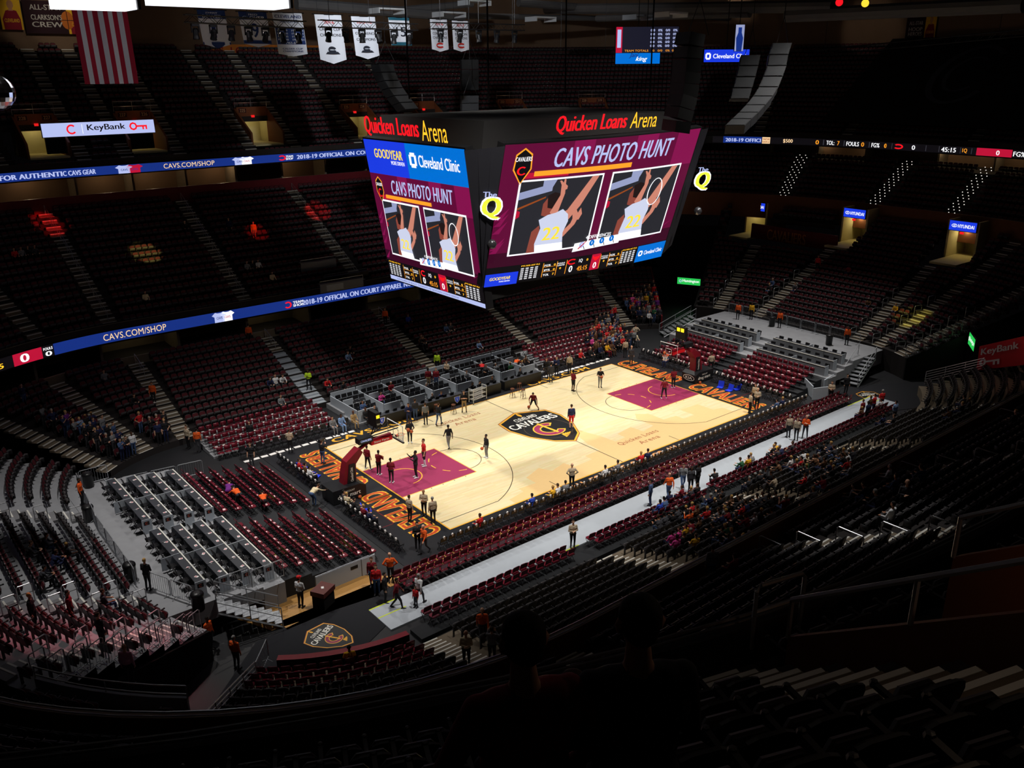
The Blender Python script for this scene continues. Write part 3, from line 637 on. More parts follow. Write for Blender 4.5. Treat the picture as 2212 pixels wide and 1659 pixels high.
# --- centre scoreboard: faces lean outward at the top
SB = empty('scoreboard', (0, 0, 0)); tag(SB, 'huge four-sided hanging scoreboard showing a photo hunt game', 'scoreboard')
def face(bl, br, tl, tr, bulge):
    bl, br, tl, tr = map(Vector, (bl, br, tl, tr)); n = (br - bl).cross(tl - bl).normalized()
    return lambda u, v, d=0: (bl * (1 - u) + br * u) * (1 - v) + (tl * (1 - u) + tr * u) * v + n * (d + bulge * 4 * u * (1 - u))
FL = face((-10.2, 4.3, 12.2), (-10.2, -6.0, 12.2), (-12.0, 3.7, 21.25), (-12.0, -6.75, 21.25), 0.0)
FR = face((-10.55, -6.3, 13.65), (4.35, -6.3, 13.4), (-10.25, -8.0, 21.45), (5.55, -8.0, 21.6), 0.35)
def sshape(p, poly, fn, m, d, name): return shape(poly, fn, m, p, name, d)
def player(fn, par, u0, v0, u1, v1, circled):
    U = lambda a: u0 + (u1 - u0) * a
    V = lambda b: v0 + (v1 - v0) * b
    P = lambda pts: [(U(a), V(b)) for a, b in pts]
    q = lambda pts, m, d, n='picture': sshape(par, P(pts), fn, m, d, n)
    quad(fn, u0 - 0.008, v0 - 0.012, u1 + 0.008, v1 + 0.012, S_WHT, par, 'picture_frame', 0.03, 6); quad(fn, u0, v0, u1, v1, S_GDK, par, 'picture', 0.04, 6)
    q([(0.0, 0.76), (0.0, 0.86), (0.38, 0.95), (0.38, 0.85)], S_STEEL, 0.05); q([(0.26, 0.9), (0.26, 1.0), (0.42, 1.0), (0.38, 0.9)], S_STEEL, 0.05); q([(0.0, 0.62), (0.0, 0.65), (0.32, 0.78), (0.32, 0.76)], S_BRZ, 0.05)
    q([(0.0, 0.5), (0.04, 0.53), (0.04, 0.6), (0.0, 0.62)], S_CRIM, 0.05)
    q([(0.3, 0.52), (0.36, 0.5), (0.48, 0.54), (0.5, 0.66), (0.46, 0.78), (0.36, 0.78), (0.3, 0.68)], S_SKD, 0.06); q([(0.36, 0.62), (0.42, 0.6), (0.5, 0.66), (0.5, 0.8), (0.42, 0.83), (0.34, 0.79)], S_HAIR, 0.07)
    q([(0.44, 0.5), (0.5, 0.54), (0.545, 0.8), (0.53, 0.93), (0.48, 0.92), (0.49, 0.78), (0.4, 0.55)], S_SKN, 0.075); q([(0.49, 0.9), (0.45, 0.98), (0.47, 0.985), (0.5, 0.95), (0.505, 1.0), (0.525, 0.995), (0.53, 0.93), (0.56, 0.9), (0.56, 0.86), (0.52, 0.84)], S_SKN, 0.078)
    q([(0.5, 0.5), (0.62, 0.56), (0.86, 1.0), (0.95, 1.0), (0.78, 0.6), (0.66, 0.42)], S_SKN, 0.07)
    q([(0.2, 0.0), (0.22, 0.3), (0.3, 0.38), (0.34, 0.2), (0.3, 0.0)], S_SKD, 0.06); q([(0.56, 0.14), (0.64, 0.18), (0.76, 0.34), (0.8, 0.46), (0.74, 0.52), (0.7, 0.36), (0.6, 0.24)], S_SKN, 0.065)
    q([(0.72, 0.4), (0.7, 0.5), (0.74, 0.56), (0.77, 0.5), (0.8, 0.57), (0.83, 0.48), (0.8, 0.4)], S_SKN, 0.07)
    q([(0.3, 0.0), (0.28, 0.12), (0.32, 0.34), (0.28, 0.46), (0.38, 0.52), (0.48, 0.54), (0.56, 0.58), (0.64, 0.5), (0.66, 0.4), (0.62, 0.24), (0.64, 0.1), (0.66, 0.0)], S_JER, 0.08)
    q([(0.3, 0.0), (0.29, 0.1), (0.64, 0.1), (0.66, 0.0)], S_WHT, 0.085)
    lettering('22', fn, (U(0.36), V(0.16), U(0.58), V(0.34)), S_YEL, par, 'picture_lettering', 0, 0.02, 1.0, 0.09)
    if circled: band(fn, U(0.68), V(0.66), (u1 - u0) * 0.11, (v1 - v0) * 0.2, 0.006, 0, 360, S_WHT, par, 'circle_mark', 0.095)
def photo_hunt(fn, par, v0, v1, nm):
    V = lambda b: v0 + (v1 - v0) * b
    quad(fn, 0, v0, 1, v1, S_WINE, par, 'screen_ground', 0.015, 10)
    quad(fn, 0, v0, 1, V(0.12), S_DWIN, par, 'screen_ground', 0.018, 10)
    for a, b, w in ((0.3, 0.84, 0.1), (0.62, 0.86, 0.12), (0.86, 0.7, 0.14)): quad(fn, a, V(b), a + w, V(1.0), S_WINE2, par, 'screen_ground', 0.017, 3)
    for i in range(9):
        a = 0.86 + random.random() * 0.1; b = random.random() * 0.8; sshape(par, [(a, V(b)), (a + 0.05, V(b + 0.05)), (a + 0.12 * (1 - a), V(b + 0.02))], fn, S_WINE2, 0.019, 'screen_ground')
    for i in range(5):
        b = random.random() * 0.5; sshape(par, [(0.0, V(b)), (0.06, V(b + 0.1)), (0.03, V(b))], fn, S_WINE2, 0.019, 'screen_ground')
    lettering('CAVS PHOTO HUNT', fn, (0.22, V(0.8), 0.84, V(0.95)), S_LIL, par, 'screen_lettering', 0.18, 0.03, 1.05, 0.03)
    quad(fn, 0.14, V(0.74), 0.62, V(0.78), S_ORG, par, 'orange_bar', 0.04, 6); quad(fn, 0.1, V(0.725), 0.3, V(0.77), S_CRIM, par, 'orange_bar', 0.024, 4)
    sh = [(0.02, 0.92), (0.055, 0.97), (0.09, 0.92), (0.095, 0.8), (0.055, 0.68), (0.015, 0.8)]
    sshape(par, [(0.03 + a, V(b)) for a, b in sh], fn, S_ORG, 0.03, 'shield'); sshape(par, [(0.03 + 0.055 + (a - 0.055) * 0.85, V(0.83 + (b - 0.83) * 0.9)) for a, b in sh], fn, S_BLK, 0.033, 'shield')
    lettering('CAVALIERS', fn, (0.05, V(0.865), 0.12, V(0.9)), S_WHT, par, 'shield', 0, 0.02, 1, 0.036); band(fn, 0.085, V(0.79), 0.022, 0.03, 0.009, 50, 320, S_RED, par, 'shield', 0.036, 14)
    player(fn, par, 0.09, V(0.1), 0.475, V(0.7), False); player(fn, par, 0.535, V(0.1), 0.93, V(0.7), True)
    sshape(par, [(0.4, V(0.055)), (0.66, V(0.075)), (0.665, V(0.155)), (0.405, V(0.13))], fn, S_WHT, 0.1, 'clue_bar')
    lettering('4 DIFFERENCES', fn, (0.46, V(0.155), 0.6, V(0.185)), S_WHT, par, 'screen_lettering', 0, 0.02, 1, 0.1)
    for i in range(4):
        c = 0.445 + 0.055 * i; b = 0.1 + 0.006 * i; band(fn, c, V(b + 0.01), 0.014, 0.024, 0.012, 0, 360, S_CYA if i else S_LIL, par, 'clue_lens', 0.11, 12); sshape(par, [(c + 0.008, V(b)), (c + 0.012, V(b)), (c + 0.022, V(b - 0.035)), (c + 0.018, V(b - 0.035))], fn, S_GRY, 0.108, 'clue_lens')
    sshape(par, [(0.425, V(0.08)), (0.432, V(0.075)), (0.47, V(0.14)), (0.464, V(0.14))], fn, S_CRIM, 0.115, 'clue_tick')
def score_row(fn, par, v0, v1, left_ad, right_ad):
    V = lambda b: v0 + (v1 - v0) * b
    quad(fn, 0, v0, 1, v1, S_BLK, par, 'score_ground', 0.015, 10)
    a0, a1 = (0.16 if left_ad else 0.02), (0.8 if right_ad else 0.97)
    U = lambda a: a0 + (a1 - a0) * a
    def t(s, u0, b0, u1, b1, m): lettering(s, fn, (U(u0), V(b0), U(u1), V(b1)), m, par, 'score_lettering', 0, 0.025, 1, 0.03)
    for base in (0.0, 0.86):
        t('PTS REB AST PLS', base, 0.86, base + 0.14, 0.94, S_AMB)
        for r_ in range(6): t('00  00  00  00', base, 0.1 + r_ * 0.12, base + 0.13, 0.18 + r_ * 0.12, S_WHT)
    for i, (s, n) in enumerate((('TOL', '7'), ('3PT%', '0'), ('FG%', '0'))):
        t(s, 0.18, 0.12 + 0.28 * i, 0.23, 0.24 + 0.28 * i, S_WHT); t(n, 0.255, 0.12 + 0.28 * i, 0.27, 0.24 + 0.28 * i, S_AMB)
        t(s, 0.74, 0.12 + 0.28 * i, 0.79, 0.24 + 0.28 * i, S_WHT); t(n, 0.815, 0.12 + 0.28 * i, 0.83, 0.24 + 0.28 * i, S_AMB)
    for u in (0.285, 0.665): t('FOULS', u, 0.72, u + 0.06, 0.8, S_WHT); t('COMMITTED', u, 0.6, u + 0.06, 0.68, S_WHT); t('0', u + 0.022, 0.4, u + 0.036, 0.52, S_AMB)
    for u in (0.17, 0.28, 0.36, 0.655, 0.735, 0.85): quad(fn, U(u), V(0.06), U(u) + 0.003, V(0.9), S_ORG, par, 'score_line', 0.025)
    for b in (0.36, 0.64): quad(fn, U(0.17), V(b), U(0.28), V(b) + 0.002, S_ORG, par, 'score_line', 0.025); quad(fn, U(0.735), V(b), U(0.85), V(b) + 0.002, S_ORG, par, 'score_line', 0.025)
    band(fn, U(0.405), V(0.74), 0.026, 0.022, 0.009, 45, 320, S_RED, par, 'team_emblem', 0.03, 14); t('0', 0.39, 0.12, 0.42, 0.5, S_WHT)
    t('1Q', 0.465, 0.6, 0.495, 0.84, S_WHT); t('45:15', 0.46, 0.12, 0.55, 0.4, S_ORG); t('0', 0.53, 0.66, 0.545, 0.8, S_AMB)
    quad(fn, U(0.575), V(0.02), U(0.655), V(0.98), S_CRIM, par, 'team_tile', 0.022); t('0', 0.6, 0.12, 0.63, 0.48, S_WHT)
    sshape(par, [(U(0.58), V(0.9)), (U(0.6), V(0.82)), (U(0.63), V(0.82)), (U(0.65), V(0.9)), (U(0.64), V(0.7)), (U(0.62), V(0.58)), (U(0.61), V(0.58)), (U(0.59), V(0.7))], fn, S_RED, 0.03, 'team_emblem')
    if left_ad:
        quad(fn, 0, V(-0.1), 0.15, V(0.62), S_BLU, par, 'advert', 0.028); lettering('GOODYEAR', fn, (0.02, V(0.24), 0.115, V(0.42)), S_YEL, par, 'advert_lettering', 0.2, 0.03, 1, 0.035); lettering('MORE DRIVEN', fn, (0.065, V(0.1), 0.115, V(0.18)), S_WHT, par, 'advert_lettering', 0, 0.02, 1, 0.035)
    if right_ad:
        quad(fn, 0.81, V(-0.06), 1.0, V(0.96), S_CYA, par, 'advert', 0.028, 2); lettering('Cleveland Clinic', fn, (0.86, V(0.34), 0.985, V(0.6)), S_WHT, par, 'advert_lettering', 0, 0.02, 1, 0.035); clinic(fn, par, 0.822, V(0.3), 0.85, V(0.64))
def clinic(fn, par, u0, v0, u1, v1, d=0.035):
    w = (u1 - u0) * 0.28; h = (v1 - v0) * 0.26
    for r_ in ((u0 + w * .6, v0, u1 - w * .6, v0 + h), (u0 + w * .6, v1 - h, u1 - w * .6, v1), (u0, v0 + h * .6, u0 + w, v1 - h * .6), (u1 - w, v0 + h * .6, u1, v1 - h * .6)): quad(fn, *r_, S_WHT, par, 'advert_mark', d)
def screen_panel(fn, name, u=10):
    mb = MB(); vs = []
    for i in range(u + 1):
        for v in (-0.01, 1.01):
            vs += [fn(-0.008 + 1.016 * i / u, v, 0.0), fn(-0.008 + 1.016 * i / u, v, -0.5)]
    fs = []
    for i in range(u):
        a = 4 * i; b = a + 4; fs += [(a, b, b + 2, a + 2), (a + 1, a + 3, b + 3, b + 1), (a, a + 1, b + 1, b), (a + 2, b + 2, b + 3, a + 3)]
    fs += [(0, 2, 3, 1), (4 * u, 4 * u + 1, 4 * u + 3, 4 * u + 2)]
    return mb.add(vs, fs).obj(name, CASE, SB)
pl_ = screen_panel(FL, 'end_screen'); pr_ = screen_panel(FR, 'side_screen', 14)
# left face: top advert band, photo hunt, score, ticker
quad(FL, 0, 0.775, 0.44, 1, S_BLU, pl_, 'advert', 0.015); quad(FL, 0.44, 0.775, 1, 1, S_CYA, pl_, 'advert', 0.015)
lettering('GOODYEAR', FL, (0.1, 0.885, 0.4, 0.945), S_YEL, pl_, 'advert_lettering', 0.1, 0.03, 1, 0.03); lettering('MORE DRIVEN', FL, (0.27, 0.85, 0.41, 0.875), S_WHT, pl_, 'advert_lettering', 0, 0.02, 1, 0.03)
clinic(FL, pl_, 0.47, 0.85, 0.54, 0.945); lettering('Cleveland Clinic', FL, (0.56, 0.86, 0.94, 0.935), S_WHT, pl_, 'advert_lettering', 0, 0.02, 1, 0.03)
photo_hunt(FL, pl_, 0.15, 0.775, 'end'); score_row(FL, pl_, 0.03, 0.15, False, False); quad(FL, 0, 0.0, 1, 0.03, S_LIL, pl_, 'ticker', 0.018); lettering('CAVALIERS VS BULLS  TONIGHT AT QUICKEN LOANS ARENA', FL, (0.08, 0.008, 0.75, 0.02), S_NAVY, pl_, 'ticker_lettering', 0, 0.01, 1, 0.03)
photo_hunt(FR, pr_, 0.13, 1.0, 'side'); score_row(FR, pr_, 0.0, 0.13, True, True)
# body, corner fins and raised name letters
mb = MB()
top_ = [FL(0, 1, -0.4), FL(1, 1, -0.4), FR(0, 1, -0.4), FR(1, 1, -0.4)]
ring_b = [(-10.0, 4.4, 12.6), (-9.9, -6.0, 12.6), (4.4, -6.0, 13.6), (4.4, 4.4, 13.6)]; ring_t = [(-11.4, 4.4, 21.2), (-11.2, -7.2, 21.2), (5.4, -7.4, 21.4), (5.4, 4.8, 21.4)]; ring_u = [(-10.6, 3.8, 22.6), (-10.4, -6.4, 22.6), (4.6, -6.6, 22.6), (4.6, 4.0, 22.6)]
vs = ring_b + ring_t + ring_u
mb.add(vs, [(0, 1, 2, 3)] + [(i + o, (i + 1) % 4 + o, (i + 1) % 4 + 4 + o, i + 4 + o) for o in (0, 4) for i in range(4)] + [(8, 9, 10, 11)]); mb.obj('body', DARK, SB)
for a, b in ((-9, -5), (4, -5), (-9, 3), (4, 3)): mb = MB(); mb.tube([(a, b, 23.5), (a, b, 39)], 0.05, 5); mb.obj('cable', BLKM, SB)
NL = flat((-12.0, 3.0, 21.3), (0, -1, 0), Vector((-0.1, 0, 1)).normalized(), (-1, 0, 0)); NR_ = flat((-7.0, -8.1, 21.7), (1, 0, 0), Vector((0, -0.1, 1)).normalized(), (0, -1, 0))
lettering('Quicken Loans', NL, (0.0, 0.2, 5.9, 1.35), S_RED, SB, 'name_letters', 0.0, 0.04, 1.0, 0.2); lettering('Arena', NL, (6.15, 0.2, 8.6, 1.3), S_AMB, SB, 'name_letters', 0.0, 0.008, 1.0, 0.2)
lettering('Quicken Loans', NR_, (0.0, 0.1, 5.5, 1.1), S_RED, SB, 'name_letters', 0.25, 0.04, 1.0, 0.2); lettering('Arena', NR_, (5.75, 0.2, 8.0, 1.1), S_AMB, SB, 'name_letters', 0.25, 0.006, 1.0, 0.2)
# corner panels with the emblem
Cn = face((-10.3, -5.9, 13.0), (-10.75, -6.4, 13.6), (-12.1, -6.85, 21.2), (-10.35, -8.1, 21.4), 0); Cr = face((4.45, -6.25, 13.4), (6.9, -5.0, 13.6), (5.65, -7.9, 21.5), (8.3, -6.4, 21.4), 0)
for C_, c_, n_ in ((Cn, on(1062, 443, 'y', -7.35), (-0.7, -0.72, -0.1)), (Cr, on(1516, 385, 'y', -7.25), (-0.35, -0.93, -0.1))):
    quad(C_, 0, 0, 1, 1, mat('corner_fin', srgb(34, 34, 40), 0.5), SB, 'corner_panel', 0.0, 3)
    n_ = Vector(n_).normalized(); r_ = Vector((0, 0, 1)).cross(n_).normalized(); fq = flat(c_, r_, n_.cross(r_), n_)
    lettering('Q', fq, (-0.62, -0.8, 0.62, 0.5), S_WHT, SB, 'corner_letter', 0.2, 0.09, 1, 0.1); lettering('Q', fq, (-0.52, -0.72, 0.54, 0.42), S_LIME, SB, 'corner_letter', 0.2, 0.05, 1, 0.14)
    lettering('The', fq, (-0.42, 0.45, 0.32, 0.75), S_LIL, SB, 'corner_letter', 0.1, 0.03, 1, 0.16)
    lm = MB(); lm.lathe([(0.03, -0.28), (0.2, -0.2), (0.28, 0), (0.2, 0.2), (0.03, 0.28)], 12, 0, Matrix.Translation(c_ + Vector((0.25, 0.35, -2.2)))); lm.obj('corner_lamp', mat('globe_lamp', srgb(110, 110, 115), 0.15, metal=0.8), SB, True)
# --- ribbon screens
def ribbon(name, qa, qb, R, z0, z1, label):
    mb = MB(); parapet(mb, min(qa, qb), max(qa, qb), R, z0 - 0.03, z1 + 0.03, 0.1, step=0.7); o = mb.obj(name, CASE); tag(o, label, 'screen'); o['group'] = 'ribbon screens'
    fn = lambda u, v, d=0: (lambda b: Vector((b[0], b[1], z0 + v * (z1 - z0))))(bowl(u, R - d))
    return o, fn
def rq_px(px, py, R, lo, hi):
    """station on a ribbon that shows at a picture column"""
    best = None
    for k in range(801):
        q = lo + (hi - lo) * k / 800; b = bowl(q, R); s = inview((b[0], b[1], py), 900, 900)
        if s and (best is None or abs(s[0] - px) < best[0]): best = (abs(s[0] - px), q)
    return best[1]
r1, f1 = ribbon('lower_ribbon_screen', qF(29), qFL(172), 12.05, 5.22, 6.1, 'blue ribbon screen along the far middle tier front')
def seg(o, fn, R, z, lo, hi, x0, x1, m, name='ribbon_tile', n=8, d=0.012):
    a, b = rq_px(x0, z, R, lo, hi), rq_px(x1, z, R, lo, hi); quad(fn, a, 0, b, 1, m, o, name, d, n); return a, b
def word(o, fn, R, z, lo, hi, x0, x1, s, m, v0=0.22, v1=0.8, bold=0.03, name='ribbon_lettering', shear=0.0):
    a, b = rq_px(x0, z, R, lo, hi), rq_px(x1, z, R, lo, hi); lettering(s, fn, (a, v0, b, v1), m, o, name, shear, bold, 1.02, 0.07)
K1 = (r1, f1, 12.05, 5.6, qF(29), qFL(172)); NAVYM = S_NAVY
seg(*K1, 118, 1000, S_NAVY, n=120); seg(*K1, -20, 118, S_BLK, n=24); seg(*K1, 28, 92, S_CRIM, d=0.03, n=14)
for a in ((44, 62, '0', S_WHT), (98, 112, '0', S_WHT), (94, 113, 'FOULS', S_WHT), (-6, 6, '5', S_AMB)): word(*K1, *a, *((0.15, 0.85) if a[2] == '0' and a[0] < 90 else (0.1, 0.5) if a[2] == '0' else (0.62, 0.85) if a[2] == 'FOULS' else (0.2, 0.6)))
word(*K1, 222, 358, 'CAVS.COM/SHOP', S_PEA, bold=0.01); word(*K1, 632, 654, 'TEAM', S_WHT, 0.52, 0.78); word(*K1, 632, 654, 'SHOP', S_WHT, 0.22, 0.46)
word(*K1, 652, 900, '2018-19 OFFICIAL ON COURT APPAREL NOW', S_LIL, 0.2, 0.72, 0.045)
qa = rq_px(621, 5.6, 12.05, qF(29), qFL(172)); band(f1, qa, 0.5, 0.36, 0.34, 0.13, 45, 320, S_RED, r1, 'team_emblem', 0.06, 14)
def jersey(o, fn, q, w, m, num):
    P = [(q - s_ * w, v) for s_, v in ((-0.5, 0), (0.5, 0), (0.5, 0.55), (0.75, 0.7), (0.4, 0.98), (0.15, 0.9), (-0.15, 0.9), (-0.4, 0.98), (-0.75, 0.7), (-0.5, 0.55))]
    shape(P, fn, m, o, 'jersey_picture', 0.05); lettering(num, fn, (q + 0.3 * w, 0.3, q - 0.3 * w, 0.55), S_CRIM if m is S_WHT else S_NAVY, o, 'jersey_picture', 0, 0.02, 1, 0.07)
for px, m, t_ in ((474, S_LIL, 'CAVS'), (492, S_WHT, 'CAVS')): jersey(r1, f1, rq_px(px, 5.6, 12.05, qF(29), qFL(172)), 0.85, m, t_)
r2, f2 = ribbon('upper_ribbon_screen', qFRn(52), qFL(172), 24.4, 16.72, 17.45, 'blue ribbon screen along the far upper deck front')
K2 = (r2, f2, 24.4, 17.1, qF(29), qFL(172))
seg(*K2, -30, 1000, S_NAVY, n=120); word(*K2, -4, 206, 'FOR AUTHENTIC CAVS GEAR', S_LIL, 0.2, 0.75, 0.045); word(*K2, 352, 463, 'CAVS.COM/SHOP', S_PEA, bold=0.01); word(*K2, 617, 632, 'TEAM', S_WHT, 0.52, 0.78); word(*K2, 617, 632, 'SHOP', S_WHT, 0.2, 0.46)
word(*K2, 641, 860, '2018-19 OFFICIAL ON COURT APPAREL', S_LIL, 0.2, 0.75, 0.045)
qa = rq_px(609, 17.1, 24.4, qF(29), qFL(172)); band(f2, qa, 0.5, 0.42, 0.34, 0.15, 45, 320, S_RED, r2, 'team_emblem', 0.06, 14)
for px, m, t_ in ((268, S_LIL, 'CAVS'), (290, S_CRIM, 'CAVS'), (517, S_LIL, 'CAVS'), (533, S_WHT, 'CAVS')): jersey(r2, f2, rq_px(px, 17.1, 24.4, qF(29), qFL(172)), 1.0, m, t_)
r3, f3 = ribbon('end_ribbon_screen', qNR(336), qFR(36), 24.4, 16.72, 17.45, 'dark score ribbon screen behind the far basket')
K3 = (r3, f3, 24.4, 17.1, qNR(336), qFR(36))
seg(*K3, 1540, 2260, S_BLK, n=120); seg(*K3, 1562, 1645, S_NAVY, d=0.03, n=16); word(*K3, 1567, 1644, '2018-19 OFFICI', S_LIL, 0.2, 0.75, 0.045); seg(*K3, 1646, 1664, S_PEA, d=0.045, n=4)
word(*K3, 1648, 1662, '50/50', S_BRZ, 0.55, 0.85, 0.03); word(*K3, 1648, 1662, 'RAFFLE', S_BRZ, 0.12, 0.42, 0.03)
seg(*K3, 2110, 2186, S_CRIM, d=0.03, n=14)
for a in ((1692, 1713, '$500', S_PEA), (1762, 1769, '0', S_ORG), (1786, 1803, 'TOL:', S_WHT), (1809, 1814, '7', S_ORG), (1829, 1856, 'FOULS', S_WHT), (1861, 1867, '0', S_ORG), (1883, 1901, 'FG%', S_WHT), (1910, 1916, '0', S_ORG), (1970, 1977, '0', S_WHT), (2034, 2066, '45:15', S_WHT), (2079, 2090, '1Q', S_ORG), (2152, 2160, '0', S_WHT), (2190, 2216, 'FG%', S_WHT)): word(*K3, *a, 0.18, 0.8, 0.02)
qa = rq_px(1941, 17.1, 24.4, qNR(336), qFR(36)); band(f3, qa, 0.5, 0.55, 0.36, 0.18, 45, 320, S_RED, r3, 'team_emblem', 0.06, 14)
for px in (1778, 1823, 1877, 1926, 2000, 2028, 2074, 2098): a = rq_px(px, 17.1, 24.4, qNR(336), qFR(36)); quad(f3, a, 0.1, a - 0.06, 0.9, S_GRY, r3, 'ribbon_line', 0.016)
def lit_sign(name, centre, w, h, nrm, m, label, up=(0, 0, 1), thick=0.12):
    n = Vector(nrm).normalized(); u = Vector(up); r = u.cross(n).normalized(); u = n.cross(r).normalized(); c = Vector(centre)
    mb = MB(); mb.box(-w / 2 - 0.05, w / 2 + 0.05, -h / 2 - 0.05, h / 2 + 0.05, -thick, 0, 0, Matrix.Translation(c) @ Matrix((r, u, n)).transposed().to_4x4())
    o = mb.obj(name, CASE); tag(o, label, 'sign'); fn = flat(c, r, u, n); quad(fn, -w / 2, -h / 2, w / 2, h / 2, m, o, 'sign_face', 0.01); return o, fn
def key_mark(fn, o, cu, cv, s, m, d=0.04):
    band(fn, cu, cv, s, s, s * 0.42, 0, 360, m, o, 'key_mark', d, 8); quad(fn, cu + s * 0.8, cv - s * 0.2, cu + s * 3.4, cv + s * 0.2, m, o, 'key_mark', d)
    for k in (2.2, 3.0): quad(fn, cu + s * k, cv - s * 0.85, cu + s * (k + 0.38), cv - s * 0.2, m, o, 'key_mark', d)
# key bank sign hung in front of the far upper deck
p = on(216, 277, 'y', 42.0); o, fn = lit_sign('lit_bank_sign', (p.x, 42.0, p.z), 9.6, 1.15, (0, -1, 0.05), S_LIL, 'pale lit bank sign with a red key below the far upper deck')
lettering('KeyBank', fn, (-1.1, -0.3, 2.2, 0.36), S_BLK, o, 'sign_lettering', 0, 0.02, 1, 0.04); key_mark(fn, o, 2.9, 0.05, 0.36, S_RED); band(fn, -2.4, 0.0, 0.42, 0.42, 0.14, 45, 320, S_RED, o, 'team_emblem', 0.04, 14); quad(fn, -1.52, -0.4, -1.48, 0.4, S_WHT, o, 'sign_line', 0.04)
mb = MB(); mb.box(p.x - 4.6, p.x + 4.6, 42.05, 42.5, p.z - 2.0, p.z - 0.65); tag(mb.obj('sign_backing', DARK), 'dark control booth under the pale lit bank sign', 'booth')
# entrance signs behind the far basket
for i, (px, py, wd_) in enumerate(DOORS):
    xx = DX; p = on(px, py, 'x', xx)
    o, fn = lit_sign('car_brand_sign', p, wd_, 0.92, (-1, 0, 0), S_BLU, ('blue lit car maker sign over the entrance nearest the scoreboard', 'blue lit car maker sign over the middle entrance', 'blue lit car maker sign over the entrance nearest the picture edge')[i])
    lettering('HYUNDAI', fn, (-0.45, -0.17, 1.1, 0.17), S_WHT, o, 'sign_lettering', 0.0, 0.03, 1.05, 0.03); band(fn, -0.8, 0, 0.27, 0.17, 0.05, 0, 360, S_WHT, o, 'sign_emblem', 0.03, 18); lettering('H', fn, (-0.93, -0.11, -0.67, 0.11), S_WHT, o, 'sign_emblem', 0.4, 0.02, 1, 0.03)
    # lit doorway under the sign
    mb = MB(); y0, y1, zb, zt = p.y - 1.3, p.y + 1.3, p.z - 3.2, p.z - 0.5
    mb.box(xx + 0.2, xx + 4, y0 - 0.2, y0, zb, zt + 1.0); mb.box(xx + 0.2, xx + 4, y1, y1 + 0.2, zb, zt + 1.0); mb.box(xx + 4, xx + 4.2, y0 - 0.2, y1 + 0.2, zb, zt + 1.0); mb.box(xx + 0.2, xx + 4, y0, y1, zt, zt + 0.2); mb.box(xx - 3.0, xx + 4, y0, y1, zb - 0.2, zb)
    struct(mb.obj('door_%d' % (i + 1), CREAM), 'cream lit entrance passage behind the far basket')
    light('passage_lamp', 'POINT', (xx + 2.0, p.y + 0.4, zt - 0.3), 26, (1, 0.9, 0.55), size=0.25)
    ex = MB(); ex.box(xx - 0.04, xx + 0.04, p.y - 0.18, p.y + 0.18, zt - 0.26, zt - 0.06); tag(ex.obj('exit_sign', S_RED), 'small red exit sign under the %s blue car maker sign' % ORD[i], 'sign')
# CAVALIERS wall
p0, p1 = on(1632, 500, 'x', 45.2), on(1790, 510, 'x', 45.2)
mb = MB(); mb.box(45.2, 45.5, p1.y - 1.0, p0.y + 0.6, p1.z - 1.5, p0.z + 0.85); o = mb.obj('wall_banner_box', MARW); struct(o, 'maroon box front lettered with the team name')
fn = flat((45.18, p0.y, p0.z - 0.75), (0, -1, 0), (0, 0, 1), (-1, 0, 0)); lettering('CAVALIERS', fn, (1.6, 0.1, 6.6, 1.25), mat('dull_gold_paint', srgb(190, 120, 60), 0.6), o, 'wall_lettering', 0, 0.02, 1.0, 0.01)
# green signs
p = on(1488, 608, 'x', 36.0); o, fn = lit_sign('green_bank_sign', p, 2.6, 0.75, (-0.9, -0.45, 0), S_GRN, 'green lit bank sign over the far corner tunnel')
lettering('Huntington', fn, (-0.7, -0.18, 1.15, 0.22), S_WHT, o, 'sign_lettering', 0, 0.02, 1, 0.03); band(fn, -0.95, 0, 0.18, 0.18, 0.08, 0, 360, S_LIL, o, 'sign_emblem', 0.03, 6)
q_, z_ = None, None
p = on(2099, 738, 'x', 33.5); o, fn = lit_sign('green_bank_sign', p, 2.4, 1.0, (-0.55, 0.8, 0.0), S_GRN, 'green lit bank sign turned sideways beside the red bank sign')
lettering('Huntington', fn, (-0.75, -0.22, 1.05, 0.26), S_WHT, o, 'sign_lettering', 0, 0.02, 1, 0.03); band(fn, -0.95, 0, 0.18, 0.2, 0.08, 0, 360, S_WHT, o, 'sign_emblem', 0.03, 6)
# red KeyBank tarpaulin
a, b = on(2109, 800, 'x', 31.5), on(2116, 748, 'x', 31.5)
REDT = mat('red_tarpaulin', srgb(190, 28, 40), 0.6)
c0, c1, c2, c3 = on(2109, 800, 'x', 31.0), on(2230, 786, 'x', 27.2), on(2230, 722, 'x', 27.2), on(2116, 748, 'x', 31.0)
mb = MB(); n = (c1 - c0).cross(c3 - c0).normalized(); mb.add([c0, c1, c2, c3, c0 - n * 0.1, c1 - n * 0.1, c2 - n * 0.1, c3 - n * 0.1], [(0, 1, 2, 3), (7, 6, 5, 4), (0, 4, 5, 1), (1, 5, 6, 2), (2, 6, 7, 3), (3, 7, 4, 0)])
o = mb.obj('bank_banner', REDT); tag(o, 'red bank banner with grey lettering hung over the near tunnel', 'banner')
GL = mat('grey_print', srgb(205, 200, 200), 0.6); fn = face(c0, c1, c3, c2, 0.0)
lettering('KeyBank', fn, (0.08, 0.52, 0.8, 0.86), GL, o, 'banner_lettering', 0, 0.03, 1, 0.14); band(fn, 0.14, 0.3, 0.07, 0.15, 0.05, 0, 360, GL, o, 'banner_key', 0.14, 8); quad(fn, 0.2, 0.27, 0.46, 0.34, GL, o, 'banner_key', 0.14); quad(fn, 0.34, 0.14, 0.38, 0.27, GL, o, 'banner_key', 0.14); quad(fn, 0.42, 0.14, 0.46, 0.27, GL, o, 'banner_key', 0.14)
